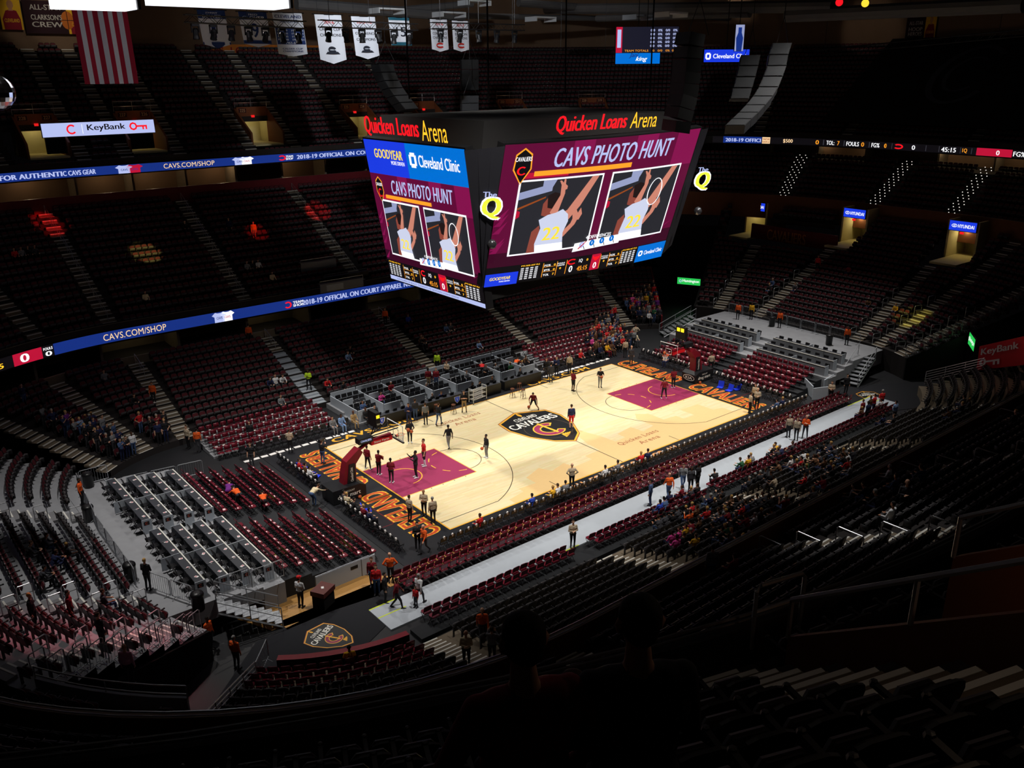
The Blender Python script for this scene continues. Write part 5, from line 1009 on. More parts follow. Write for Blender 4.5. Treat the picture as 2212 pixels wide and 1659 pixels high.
# pale team letter on the dark drape of the right upper deck
x0 = 55.2
p = on(2055, 190, 'x', x0); fn = flat((x0 - 0.0, p.y, p.z), (0, -1, 0), (0, 0, 1), (-1, 0, 0)); mb = MB()
yb, yt = on(1790, 150, 'x', x0).y, on(2300, 150, 'x', x0).y
D0 = [(x0, yb, 18.4), (x0, yt, 18.4), (x0 + 13.6, yt, 27.4), (x0 + 13.6, yb, 27.4)]; mb.add([Vector(v) + Vector((-0.35, 0, 0.95)) for v in D0] + [Vector(v) + Vector((-0.3, 0, 0.85)) for v in D0], [(0, 1, 2, 3), (7, 6, 5, 4), (0, 4, 5, 1), (1, 5, 6, 2), (2, 6, 7, 3), (3, 7, 4, 0)])
o = mb.obj('seat_drape', DARK); tag(o, 'black drape with a faint team letter over the right upper seats', 'drape')
fn = face(*[Vector(v) + Vector((-0.37, 0, 0.99)) for v in (D0[0], D0[1], D0[3], D0[2])], 0); FNT = mat('faint_print', srgb(58, 60, 70), 0.8); band(fn, 0.5, 0.55, 0.15, 0.33, 0.03, 45, 325, FNT, o, 'drape_print', 0.01, 24); band(fn, 0.5, 0.55, 0.09, 0.2, 0.02, 55, 315, FNT, o, 'drape_print', 0.01, 24)
# ================================================================== floor seating, platforms, baskets, barriers
def chair_meshes(seat_m, back_m, frame_m, nm):
    fr = MB()
    for s in (-1, 1):
        fr.tube([(s * 0.215, 0.2, 0), (s * 0.215, -0.12, 0.52), (s * 0.215, -0.2, 0.84)], 0.014, 5); fr.tube([(s * 0.19, -0.24, 0), (s * 0.19, 0.17, 0.44)], 0.014, 5)
    fr.tube([(-0.2, 0.17, 0.06), (0.2, 0.17, 0.06)], 0.011, 4); fr.tube([(-0.2, -0.21, 0.06), (0.2, -0.21, 0.06)], 0.011, 4); fr.tube([(-0.215, -0.2, 0.84), (0.215, -0.2, 0.84)], 0.014, 5)
    se = MB(); se.prism([(-0.2, -0.2), (0.2, -0.2), (0.21, 0.1), (0.16, 0.2), (-0.16, 0.2), (-0.21, 0.1)], lambda u, v, d: Vector((u, v, 0.445 + d + 0.02 * v)), 0, 0.05)
    ba = MB(); ba.prism([(-0.205, 0.56), (0.205, 0.56), (0.205, 0.78), (0.17, 0.85), (-0.17, 0.85), (-0.205, 0.78)], lambda u, v, d: Vector((u, -0.13 - (v - 0.52) * 0.22 + d - 0.06 * u * u * 8 + 0.03, v)), -0.02, 0.02)
    return [(fr.mesh('frame', frame_m), fr), (se.mesh('seat', seat_m), se), (ba.mesh('backrest', back_m), ba)]
CH_M = chair_meshes(MARV, MARV, BLKM, 'm'); CH_B = chair_meshes(BLKV, BLKV, BLKM, 'b')
cov = MB(); cov.prism([(-0.04, 0.74), (0.04, 0.74), (0.055, 0.86), (0.03, 0.94), (-0.03, 0.94), (-0.055, 0.86)], lambda u, v, d: Vector((u, -0.16 - (v - 0.52) * 0.2 + d, v)), -0.03, 0.06); COVME = cov.mesh('number_cover', PAPER)
def chair(loc, rz, kind, label, group, cover=False, name='folding_chair'):
    ms = CH_M if kind == 'm' else CH_B
    o = link(name, ms[0][0], None, loc, rz); tag(o, label, 'chair', group); link('seat', ms[1][0], o); link('backrest', ms[2][0], o)
    if cover: link('number_cover', COVME, o)
    return o
def chair_mass(name, frames, kind, label):
    ms = CH_M if kind == 'm' else CH_B; b = MB()
    for k, (me, m) in enumerate(ms): b.add(m.v, m.f, k)
    o = merge(name, b, frames, [BLKM] + [MARV if kind == 'm' else BLKV] * 2); tag(o, label, 'chairs', kind='stuff'); return o
pr = MB(); pr.add([(-0.07, -0.1, 0), (0.07, -0.1, 0), (0.07, 0.1, 0), (-0.07, 0.1, 0), (-0.07, -0.1, 0.008), (0.07, -0.1, 0.008), (0.07, 0.1, 0.008), (-0.07, 0.1, 0.008)], [(3, 2, 1, 0), (4, 5, 6, 7), (0, 1, 5, 4), (1, 2, 6, 5), (2, 3, 7, 6), (3, 0, 4, 7)]); LEAFME = pr.mesh('leaflet', PAPER)
PINK = mat('pink_print', srgb(232, 150, 160), 0.6); pk = MB(); pk.add([(-0.05, -0.08, 0.0095), (0.05, -0.08, 0.0095), (0.05, 0.02, 0.0095), (-0.05, 0.02, 0.0095)], [(0, 1, 2, 3)]); PINKME = pk.mesh('print', PINK)
NLEAF = [0]; LEAFX = []
def leaflet(x, y, z, where):
    if NLEAF[0] >= 298: LEAFX.append((x, y, z, random.uniform(0, 6.28))); return
    NLEAF[0] += 1; o = link('leaflet', LEAFME, None, (x, y, z), random.uniform(0, 6.28)); tag(o, 'white leaflet on ' + where.replace('grey ', ''), 'leaflet', 'programme leaflets'); link('print', PINKME, o)
# --- left platform
STG = mat('riser_black', srgb(34, 36, 40), 0.7, noise=0.1, nscale=2)
mb = MB()
for i in range(1, 7): mb.box(-25.0, -19.1 - 0.85 * i, -8.1, 7.1, 0.17 * (i - 1) - (0.03 if i == 1 else 0), 0.17 * i)
PLF = struct(mb.obj('floor_riser_left', STG), 'black stepped risers behind the near basket')
mb = MB()
for j in range(4): mb.box(-31.1 if j == 3 else -26.1 - 1.13 * j, -24.95 - 1.13 * j, -8.4, 8.6, 0.6 if j else 0.0, 1.15 + 0.15 * j)
PLD = struct(mb.obj('floor_platform_left', CONF), 'grey box platform behind the near basket')
for i in range(7):
    z = 0.17 * i
    for blk, y0, n in (('far', 6.35, 13), ('near', -1.95, 12)):
        for k in range(n):
            x, y = -19.5 - 0.85 * i, y0 - 0.505 * k
            chair((x, y, z if i else -0.03), -PI / 2 + random.uniform(-.03, .03), 'm', 'maroon folding chair in the %s row of the %s block behind the near basket' % (ORD[i], blk), 'maroon chairs behind the near basket')
            leaflet(x + random.uniform(-.08, .08), y + random.uniform(-.06, .06), (z if i else -0.03) + 0.502, 'a chair of the %s row behind the near basket' % ORD[i])
for i, y0, y1 in ((1, -5.4, -4.6), (2, -6.6, -5.4), (4, -5.2, -3.8), (1, 2.2, 2.9), (5, 2.6, 3.5), (3, 1.4, 2.2), (6, -5.9, -5.0)):
    mb = MB(); mb.box(-19.02 - 0.85 * i - 0.06, -19.02 - 0.85 * i, y0, y1, 0.17 * i, 0.17 * i + 0.006); mb.obj('yellow_tape', LIME, PLF)
DTOP = mat('desk_top_dark', srgb(64, 66, 72), 0.4)
def desk(x, y0, y1, z, sgn, label, group, nch, leafs, emblem=True):
    """counter facing the court; sgn=+1 when the court lies towards +x"""
    o = empty('box_counter', (x, (y0 + y1) / 2, z)); tag(o, label, 'counter', group); L = (y1 - y0) / 2
    def b(n, m, *r): q_ = MB(); q_.box(*r); return q_.obj(n, m, o)
    bx_ = lambda a, c: (min(sgn * a, sgn * c), max(sgn * a, sgn * c))
    b('counter_top', DTOP, *bx_(-0.42, 0.0), -L, L, 0.72, 0.76); b('edge_rail', NOSE, *bx_(-0.03, 0.03), -L, L, 0.76, 0.80); b('front_panel', PANG, *bx_(-0.03, 0.0), -L, L, 0.0, 0.72)
    e = b('end_panel', PANEL, *bx_(-0.5, 0.02), -L - 0.03, -L, 0.0, 0.86); b('end_panel', PANEL, *bx_(-0.5, 0.02), L, L + 0.03, 0.0, 0.78)
    if emblem:
        s_ = MB(); s_.box(*bx_(-0.4, -0.1), -L - 0.036, -L - 0.03, 0.52, 0.74); s_.obj('emblem_plate', INK, e); fn = flat((0, -L - 0.04, 0), (1, 0, 0), (0, 0, 1), (0, -1, 0)); band(fn, -sgn * 0.25, 0.63, 0.08, 0.08, 0.035, 45, 320, ORNG, e, 'emblem', 0.002, 10)
    for k in (-0.5, 0.0, 0.5): b('divider', PANEL if k == 0 else PANG, *bx_(-1.0 if k == 0 else -0.42, 0.0), L * k - 0.015, L * k + 0.015, 0.1, 0.8)
    for k in range(nch):
        y = (y0 + y1) / 2 - L + 0.3 + (2 * L - 0.6) * k / (nch - 1); chair((x - sgn * 0.62, y, z), -PI / 2 * sgn + random.uniform(-.1, .1), 'b', 'black chair at the %s' % label.split(',')[0].replace('grey ', ''), group + ' chairs', name='counter_chair')
    for k in range(leafs): leaflet(x - sgn * 0.18, y0 + (y1 - y0) * (k + 0.6) / (leafs + 0.2), z + 0.762, 'the ' + label.split(',')[0])
for j in range(4):
    for nm, y0, y1 in (('far', 0.1, 6.7), ('near', -7.75, -1.15)):
        desk(-25.1 - 1.13 * j - 0.12, y0, y1, 1.15 + 0.15 * j, 1, '%s grey box counter of the %s half on the near platform' % (ORD[j], nm), 'counters on the near platform', 8, 6)
# --- right platform
mb = MB()
for i in range(1, 6): mb.box(18.2 + 0.83 * i, 23.4, -8.0, 7.6, 0.15 * (i - 1) - (0.03 if i == 1 else 0), 0.15 * i)
struct(mb.obj('floor_riser_right', STG), 'black stepped risers behind the far basket')
mb = MB()
for j in range(4): mb.box(23.2 + 1.2 * j, 31.8 if j == 3 else 24.4 + 1.2 * j, -8.6, 8.6, 0.5 if j else 0.0, 0.95 + 0.26 * j)
struct(mb.obj('floor_platform_right', CONF), 'grey box platform behind the far basket')
fr_r = []
for i in range(6):
    for y0, n in ((6.4, 12), (-1.4, 12)):
        for k in range(n): fr_r.append((18.75 + 0.83 * i, y0 - 0.52 * k, (0.15 * i) if i else -0.03, PI / 2 + random.uniform(-.04, .04)))
for f in fr_r[:120:2]: leaflet(f[0], f[1], f[2] + 0.502, 'a chair behind the far basket')
chair_mass('far_basket_chairs', fr_r, 'm', 'rows of maroon folding chairs behind the far basket')
for j in range(4):
    for nm, y0, y1 in (('far', 0.6, 7.0), ('near', -8.0, -1.2)):
        if j < 3: desk(23.55 + 1.2 * j, y0, y1, 0.95 + 0.26 * j, -1, '%s grey box counter of the %s half behind the far basket' % (ORD[j], nm), 'counters behind the far basket', 8, 0, False)
# --- near side floor chairs
fr_n = []
for r_, (y, nm) in enumerate(((-10.4, 'front'), (-10.98, 'middle'), (-11.52, 'back'), (-14.25, 'first walkway'), (-14.95, 'second walkway'))):
    x = -20.3 if r_ < 3 else -21.0
    while x < 21.5:
        x += 0.55
        if abs(x + 10.7) < 0.75 and r_ > 2 or abs(x - 0.2) < 0.6 and r_ > 2: continue
        z = -0.03 if r_ < 3 else (0.05 if r_ == 3 else 0.2)
        rz = random.uniform(-.07, .07)
        if x < -6.5: chair((x, y, z), rz, 'm', 'maroon folding chair in the %s row beside the white walkway, near half' % nm, 'maroon chairs beside the white walkway')
        else: fr_n.append((x, y, z, rz))
        if r_ < 3 and random.random() < 0.8: leaflet(x, y, z + 0.502, 'a chair of the %s row beside the white walkway' % nm)
chair_mass('walkway_chairs', fr_n, 'm', 'far half of the maroon folding chairs along the white walkway')
chair_mass('corner_front_chairs', [f[:4] for f in ncor], 'm', 'maroon chairs at the front of the near bank beside the tunnel')
mb = MB(); mb.box(-21.6, 21.8, -15.6, -14.6, -0.03, 0.2); struct(mb.obj('floor_riser_near', STG), 'low black riser under the last floor chairs of the near side')
x = -16.6; k = 0
while x < 18.2:
    x += 0.56
    chair((x, -9.28, 0), random.uniform(-.05, .05), 'b', 'black courtside chair of the near sideline row with its back to the camera', 'near courtside chairs', True, 'courtside_chair')
for y in np.arange(-7.9, 7.6, 0.56):
    if abs(y) < 1.5: continue
    chair((-17.95, y, 0), -PI / 2 + random.uniform(-.05, .05), 'b', 'black courtside chair behind the near baseline', 'near baseline chairs', True, 'courtside_chair')
for y in np.arange(-8.6, 7.2, 0.6):
    if -0.9 < y < 1.5: continue
    chair((17.6, y, 0), PI / 2 + random.uniform(-.05, .05), 'b', 'black courtside chair behind the far baseline', 'far baseline chairs', True, 'courtside_chair')
# --- far side: team chairs, tables, boxes
bx_towel = MB(); bx_towel.box(-0.24, 0.24, -0.15, 0.15, 0, 0.02); TOWME = bx_towel.mesh('towel', PAPER)
for nm, xs in (('home', np.arange(-19.6, -11.4, 0.62)), ('visiting', np.arange(7.6, 15.4, 0.62))):
    for i, x in enumerate(xs):
        chair((x, 9.55, 0), PI + random.uniform(-.04, .04), 'b', 'black bench chair of the %s team at the far sideline' % ('left hand' if nm == 'home' else 'right hand'), nm + ' bench chairs', name='bench_chair')
        o = link('towel', TOWME, None, (x, 8.95, 0.002), random.uniform(-.1, .1)); tag(o, 'folded white towel on the floor before the %s bench chairs' % ('left' if nm == 'home' else 'right'), 'towel', nm + ' bench towels')
fr_f = []
for r_, y in enumerate((10.5, 11.3, 12.1, 12.9, 13.7)):
    for x in list(np.arange(-20.8, -11.9, 0.53)) + list(np.arange(9.2, 20.5, 0.53)):
        fr_f.append((x, y, 0.0 + 0.12 * r_ - (0.03 if r_ == 0 else 0), PI + random.uniform(-.04, .04)))
        if random.random() < 0.55: LEAFX.append((x, y, 0.12 * r_ + 0.5, random.uniform(0, 6)))
chair_mass('far_floor_chairs', fr_f, 'm', 'maroon folding chairs on the floor of the far side')
mb = MB()
for r_, y in enumerate((11.3, 12.1, 12.9, 13.7)): mb.box(-21.2, -11.6, y - 0.42, 14.65, 0.12 * r_ - (0.03 if r_ == 0 else 0), 0.12 * (r_ + 1)); mb.box(8.8, 20.9, y - 0.42, 14.65, 0.12 * r_ - (0.03 if r_ == 0 else 0), 0.12 * (r_ + 1))
struct(mb.obj('floor_riser_far', CONF), 'low grey risers under the far floor chairs')
# boxes in the middle of the far side
mb = MB(); mb.box(-10.6, 8.2, 9.7, 11.9, -0.03, 0.12); mb.box(-10.6, 8.2, 11.9, 14.6, -0.03, 0.36); struct(mb.obj('floor_platform_far', CONF), 'grey platform of the far courtside boxes')
for k in range(8):
    x0 = -10.4 + 2.3 * k; e = empty('courtside_box', (x0, 12.0, 0.12)); tag(e, '%s open courtside box from the near bench on the far side' % ORD[k], 'box', 'far courtside boxes')
    for nm, r in (('side_panel', (-0.03, 0.03, -2.0, 2.2, 0, 0.95)), ('front_panel', (0.05, 1.5, -2.05, -1.99, 0, 0.9)), ('middle_panel', (0.05, 0.9, 0.2, 0.26, 0.2, 1.1)), ('back_panel', (0.05, 2.25, 2.2, 2.26, 0.2, 1.15))):
        b_ = MB(); b_.box(*r); b_.obj(nm, PANEL, e)
    for r_, (y, z) in enumerate(((10.7, 0.12), (11.45, 0.12), (12.5, 0.36), (13.4, 0.36))):
        for i in range(4): chair((x0 + 0.35 + 0.52 * i, y, z), PI + random.uniform(-.08, .08), 'b', 'black chair in the %s row of the %s far courtside box' % (ORD[r_], ORD[k]), 'far courtside box chairs', name='box_chair')
for i, (x0, x1) in enumerate(((-9.6, -6.6), (-6.4, -1.6), (-1.4, 2.2), (2.6, 6.6))):
    e = empty('scorers_table', ((x0 + x1) / 2, 8.75, 0)); tag(e, ('black media table beside the near bench', 'long black scorer table with a shield emblem', 'black scorer table beside the white ball rack', 'black commentator table towards the far bench')[i], 'table', 'tables along the far sideline'); L = (x1 - x0) / 2
    t = MB(); t.box(-L, L, -0.3, 0.3, 0.72, 0.78); t.obj('table_top', DTOP, e); t = MB(); t.box(-L, L, -0.34, -0.28, 0.02, 0.82); pn = t.obj('front_board', INK, e); t = MB(); t.box(-L, -L + 0.05, -0.28, 0.3, 0, 0.72); t.obj('end_board', BLKM, e); t = MB(); t.box(L - 0.05, L, -0.28, 0.3, 0, 0.72); t.obj('end_board', BLKM, e)
    fn = flat((0, -0.345, 0), (1, 0, 0), (0, 0, 1), (0, -1, 0)); c = L * 0.72 if i == 1 else -L * 0.75
    if i in (0, 1): shape([(c - 0.3, 0.7), (c + 0.3, 0.7), (c + 0.22, 0.35), (c, 0.12), (c - 0.22, 0.35)], fn, CWHT, pn, 'emblem', 0.002); shape([(c - 0.24, 0.66), (c + 0.24, 0.66), (c + 0.17, 0.36), (c, 0.18), (c - 0.17, 0.36)], fn, S_NAVY, pn, 'emblem', 0.004); lettering('V', fn, (c - 0.1, 0.32, c + 0.1, 0.6), CWHT, pn, 'emblem', 0, 0.02, 1, 0.006)
    for k in range(int(L * 2 / 0.7)):
        xx = (x0 + x1) / 2 - L + 0.4 + 0.7 * k; sc = MB(); sc.box(-0.16, 0.16, -0.02, 0.02, 0.0, 0.22, 0, Matrix.Rotation(0.25, 4, 'X')); sc.box(-0.16, 0.16, 0.0, 0.2, -0.005, 0.012); o = sc.obj('laptop', BLKM, None, loc=(xx, 8.8, 0.79)); tag(o, 'open black laptop number %d on the %s table of the far sideline' % (k + 1, ORD[i]), 'laptop', 'laptops on the tables')
# ball rack
e = empty('ball_rack', (-0.6, 7.9, 0), 0.15); tag(e, 'white wheeled ball rack beside the scorer table', 'rack')
for s in (-0.75, 0.75):
    t = MB(); t.tube([(s, -0.25, 0.1), (s, -0.25, 1.25), (s, 0.25, 1.25), (s, 0.25, 0.1)], 0.025, 6); t.obj('end_frame', WHITE, e)
    for y in (-0.25, 0.25): t = MB(); t.lathe([(0.05, -0.02), (0.06, 0), (0.05, 0.02)], 8, 0, Matrix.Translation((s, y, 0.06)) @ Matrix.Rotation(PI / 2, 4, 'Y')); t.obj('castor', BLK, e)
for z in (0.35, 0.7, 1.05):
    for y in (-0.22, -0.08, 0.08, 0.22): t = MB(); t.tube([(-0.75, y, z), (0.75, y, z)], 0.016, 5); t.obj('shelf_rail', WHITE, e)
# stools at the sideline
STW = mat('stool_wood', srgb(96, 52, 30), 0.5)
st = MB(); st.lathe([(0.16, 0.7), (0.18, 0.72), (0.18, 0.75), (0.15, 0.77)], 10)
for a in range(4): c, s_ = math.cos(a * PI / 2 + .78), math.sin(a * PI / 2 + .78); st.tube([(c * 0.12, s_ * 0.12, 0.7), (c * 0.22, s_ * 0.22, 0)], 0.018, 5)
st.tube([(0.18 * math.cos(k * PI / 4 + .78), 0.18 * math.sin(k * PI / 4 + .78), 0.25) for k in range(8)], 0.012, 4, closed=True); STME = st.mesh('stool', STW)
for px, py, lab in ((1107, 858, 'tall wooden stool beside the ball rack'), (1130, 860, 'tall wooden stool between two others at the far sideline'), (1122, 846, 'tall wooden stool pushed against the scorer table'), (980, 893, 'tall wooden stool beside the man with crossed arms'), (943, 893, 'tall wooden stool in front of the media table')):
    tag(link('bar_stool', STME, None, at(px, py)), lab, 'stool', 'sideline stools')
# blue folding floor seats
BLUE = mat('blue_canvas', srgb(30, 60, 220), 0.6); bs = MB(); bs.box(-0.24, 0.24, -0.22, 0.22, 0.02, 0.08); bs.box(-0.24, 0.24, -0.03, 0.03, 0, 0.5, 0, Matrix.Translation((0, -0.22, 0.05)) @ Matrix.Rotation(0.3, 4, 'X')); BSME = bs.mesh('floor_seat', BLUE)
for px, py, rz, lab in ((655, 1012, -1.2, 'blue folding floor seat beside the near baseline lettering'), (794, 1104, -1.9, 'blue folding floor seat in front of the near baseline spectators'), (683, 1030, -1.0, 'blue folding floor seat under camera gear'), (1555, 838, 1.9, 'blue floor seat nearest the far basket'), (1574, 845, 1.6, 'blue floor seat next to another before the far baseline'), (1590, 842, 1.2, 'blue floor mat beside the pair of blue floor seats')):
    tag(link('floor_seat', BSME, None, at(px, py), rz), lab, 'floor seat', 'blue floor seats')
# --- baskets
REDP = mat('basket_wine_pad', srgb(130, 24, 40), 0.4); GLS = mat('backboard_glass', (0.95, 0.97, 1.0), 0.05, trans=1.0); RIMC = mat('rim_orange', srgb(232, 84, 40), 0.4); NET = mat('net_cord', srgb(240, 240, 236), 0.8); DIG = glow('shot_clock_digits', srgb(255, 206, 30), 2.2)
def basket(sg, label):
    """sg=-1 for the left hand basket; built with the court towards +x then mirrored by rotation"""
    e = empty('basketball_hoop', (0, 0, 0), 0 if sg < 0 else PI); tag(e, label, 'basket', 'baskets')
    def P(n, m, fill): b_ = MB(); fill(b_); return b_.obj(n, m, e)
    base = P('base', INK, lambda b: b.prism([(-18.2, 0.05), (-15.9, 0.05), (-15.9, 0.75), (-16.3, 0.95), (-18.2, 0.95)], lambda x, z, d: Vector((x, d, z)), -0.75, 0.75))
    fnf = flat((-15.89, 0, 0), (0, -1, 0) if False else (0, 1, 0), (0, 0, 1), (1, 0, 0)); fns = flat((0, -0.76, 0), (1, 0, 0), (0, 0, 1), (0, -1, 0)); fns2 = flat((0, 0.76, 0), (-1, 0, 0), (0, 0, 1), (0, 1, 0))
    for f_, a in ((fns, -17.9), (fns2, 16.2)):
        lettering('drug mart', f_, (a, 0.22, a + 1.6, 0.58), CWHT, base, 'pad_lettering', 0, 0.02, 1, 0.004); lettering('DISCOUNT', f_, (a + 0.5, 0.64, a + 1.2, 0.76), CWHT, base, 'pad_lettering', 0, 0.01, 1, 0.004)
    band(fnf, 0.0, 0.42, 0.6, 0.26, 0.05, 0, 360, CWHT, base, 'pad_emblem', 0.004, 28); lettering('KIA', fnf, (-0.36, 0.3, 0.36, 0.54), CWHT, base, 'pad_lettering', 0, 0.02, 1, 0.004)
    up = P('upright_pad', REDP, lambda b: b.prism([(-17.2, 0.95), (-16.3, 0.95), (-16.25, 2.1), (-15.7, 2.75), (-15.95, 3.05), (-16.9, 2.4), (-17.1, 1.6)], lambda x, z, d: Vector((x, d, z)), -0.3, 0.3))
    sp_ = P('side_pad', INK, lambda b: (b.prism([(-16.95, 0.97), (-16.35, 0.97), (-16.35, 2.2), (-16.75, 2.2)], lambda x, z, d: Vector((x, d, z)), -0.36, -0.30), b.prism([(-16.95, 0.97), (-16.35, 0.97), (-16.35, 2.2), (-16.75, 2.2)], lambda x, z, d: Vector((x, d, z)), 0.30, 0.36)))
    for f_, a in ((lambda u, v, d=0: Vector((-16.62 - v, -0.362 - d, 1.05 + u)), 0), (lambda u, v, d=0: Vector((-16.62 + v, 0.362 + d, 1.05 + u)), 0)):
        lettering('Cleveland Clinic', f_, (0.0, -0.09, 0.95, 0.09), CWHT, sp_, 'pad_lettering', 0, 0.02, 1, 0.004)
    P('lower_arm', REDP, lambda b: b.tube([(-16.1, 0, 2.75), (-15.0, 0, 3.25), (-13.5, 0, 3.3)], 0.13, 8))
    am = P('arm_advert', mat('arm_red', srgb(222, 30, 40), 0.4), lambda b: b.box(-15.0, -13.45, -0.16, 0.16, 2.95, 3.2)); lettering('State Farm', flat((-14.9, -0.162, 2.98), (1, 0, 0), (0, 0, 1), (0, -1, 0)), (0.1, 0.06, 1.2, 0.2), CWHT, am, 'arm_lettering', 0, 0.015, 1, 0.003)
    bx__ = P('arm_box', INK, lambda b: b.box(-15.9, -14.9, -0.25, 0.25, 3.25, 3.62)); lettering('CAVALIERS', flat((-15.9, -0.252, 3.25), (1, 0, 0), (0, 0, 1), (0, -1, 0)), (0.12, 0.12, 0.88, 0.26), S_LIL, bx__, 'arm_lettering', 0, 0.015, 1, 0.003)
    P('brace', BLKM, lambda b: (b.tube([(-15.2, 0, 3.5), (-13.25, 0.6, 3.85)], 0.035, 6), b.tube([(-15.2, 0, 3.5), (-13.25, -0.6, 3.85)], 0.035, 6), b.tube([(-15.6, 0.0, 3.5), (-13.3, 0.0, 3.2)], 0.05, 6)))
    P('backboard_glass', GLS, lambda b: b.box(-13.13, -13.10, -0.9, 0.9, 2.92, 3.96))
    P('backboard_frame', mat('board_frame_grey', srgb(206, 208, 210), 0.4), lambda b: b.tube([(-13.12, -0.91, 2.9), (-13.12, 0.91, 2.9), (-13.12, 0.91, 3.98), (-13.12, -0.91, 3.98)], 0.035, 6, closed=True))
    P('board_pad', BLK, lambda b: b.box(-13.17, -13.06, -0.95, 0.95, 2.82, 2.92)); P('target_square', CWHT, lambda b: b.tube([(-13.09, -0.3, 3.1), (-13.09, 0.3, 3.1), (-13.09, 0.3, 3.55), (-13.09, -0.3, 3.55)], 0.025, 4, closed=True))
    P('rim', RIMC, lambda b: (b.tube([(-12.72 + 0.23 * math.cos(k * PI / 10), 0.23 * math.sin(k * PI / 10), 3.05) for k in range(20)], 0.014, 6, closed=True), b.box(-13.1, -12.93, -0.1, 0.1, 2.98, 3.07)))
    def net(b):
        for k in range(12):
            a = k * PI / 6
            for s in (0.5, -0.5): b.tube([(-12.72 + r * math.cos(a + s * t), r * math.sin(a + s * t), z) for r, z, t in ((0.225, 3.04, 0), (0.19, 2.9, 0.5), (0.15, 2.76, 1.0), (0.14, 2.62, 1.5))], 0.008, 3, caps=False)
    P('net', NET, net)
    P('clock_post', BLKM, lambda b: (b.tube([(-14.9, 0, 3.6), (-14.6, 0, 4.2)], 0.04, 6)))
    for y in (-0.0,):
        P('shot_clock', CASE, lambda b: b.box(-14.75, -14.45, -0.5, 0.5, 4.15, 5.15)); P('clock_digits', DIG, lambda b: (b.box(-14.44, -14.42, -0.36, -0.06, 4.75, 5.05), b.box(-14.44, -14.42, 0.06, 0.36, 4.75, 5.05), b.box(-14.72, -14.5, -0.512, -0.502, 4.8, 5.0)))
        lettering('TISSOT', flat((-14.75, -0.505, 4.35), (1, 0, 0), (0, 0, 1), (0, -1, 0)), (0.03, 0.0, 0.27, 0.1), CWHT, e, 'clock_lettering', 0, 0.01, 1, 0.004)
    return e
basket(-1, 'basketball hoop unit with wine red padding at the near end'); basket(1, 'basketball hoop unit at the far end with an oval maker badge')
# --- crowd barriers and rails
def barrier_mesh(L, h=1.05):
    f_ = MB(); f_.tube([(0.03, 0, 0.12), (0.03, 0, h - 0.08), (0.11, 0, h), (L - 0.11, 0, h), (L - 0.03, 0, h - 0.08), (L - 0.03, 0, 0.12)], 0.024, 6); f_.tube([(0.03, 0, 0.14), (L - 0.03, 0, 0.14)], 0.02, 5)
    for x in (0.25, L - 0.25): f_.tube([(x, -0.22, 0.012), (x, 0, 0.14), (x, 0.22, 0.012)], 0.02, 5)
    b = MB(); n = max(3, int(L / 0.14))
    for k in range(1, n): b.tube([(L * k / n, 0, 0.14), (L * k / n, 0, h)], 0.009, 4, caps=False)
    return f_.mesh('barrier_frame', GALV), b.mesh('bars', GALV)
def barriers(pts, label, group, sizes=1.7):
    k = 0
    for a, b in zip(pts[:-1], pts[1:]):
        a, b = Vector(a), Vector(b); d = b - a; L = Vector((d.x, d.y)).length; n = max(1, round(L / sizes)); fm, bm = barrier_mesh(L / n - 0.04)
        for i in range(n):
            p = a.lerp(b, i / n); o = link('crowd_barrier', fm, None, p, math.atan2(d.y, d.x)); k += 1; tag(o, label % ORD[min(k - 1, 13)], 'barrier', group); c = link('bars', bm, o); c['kind'] = 'stuff'
barriers([(-30.3, 8.4, 1.6), (-30.9, 2.0, 1.6), (-31.0, -4.9, 1.6)], '%s grey barrier along the back of the near platform', 'barriers behind the near platform')
barriers([(-30.6, -5.6, 1.6), (-29.4, -8.3, 1.6)], '%s grey barrier at the platform corner by the tunnel', 'corner barriers')
barriers([(-28.4, -8.38, 1.6), (-24.9, -8.38, 1.15)], '%s grey barrier on the open edge of the near platform', 'edge barriers')
barriers([(-30.2, 8.45, 1.6), (-28.5, 8.45, 1.6)], '%s grey barrier closing the far end of the near platform', 'far platform barriers')
barriers([(-27.6, 9.6, -0.03), (-22.6, 8.9, -0.03)], '%s grey barrier on the floor beyond the near platform', 'far floor barriers')
barriers([(31.4, 8.0, 1.73), (31.5, 1.2, 1.73), (31.3, -6.6, 1.73)], '%s grey barrier along the back of the far platform', 'barriers behind the far platform')
for i, (qa, R0_, n, base) in enumerate(((qNL(209.8), 1.0, 9, lf_lo), (qNR(330.9), 3.0, 14, rt_lo))):
    for k in range(n):
        R = R0_ + base.p * k; x, y, nx, ny = bowl(qa, R + 0.05); fm, bm = barrier_mesh(base.p - 0.06, 1.1); o = link('crowd_barrier', fm, None, (x, y, base.zs[k]), math.atan2(ny, nx)); tag(o, '%s stepped grey barrier up the tunnel side of the %s bank' % (ORD[min(k, 13)], ('near platform', 'far basket')[i]), 'barrier', 'stepped tunnel barriers'); c = link('bars', bm, o); c['kind'] = 'stuff'
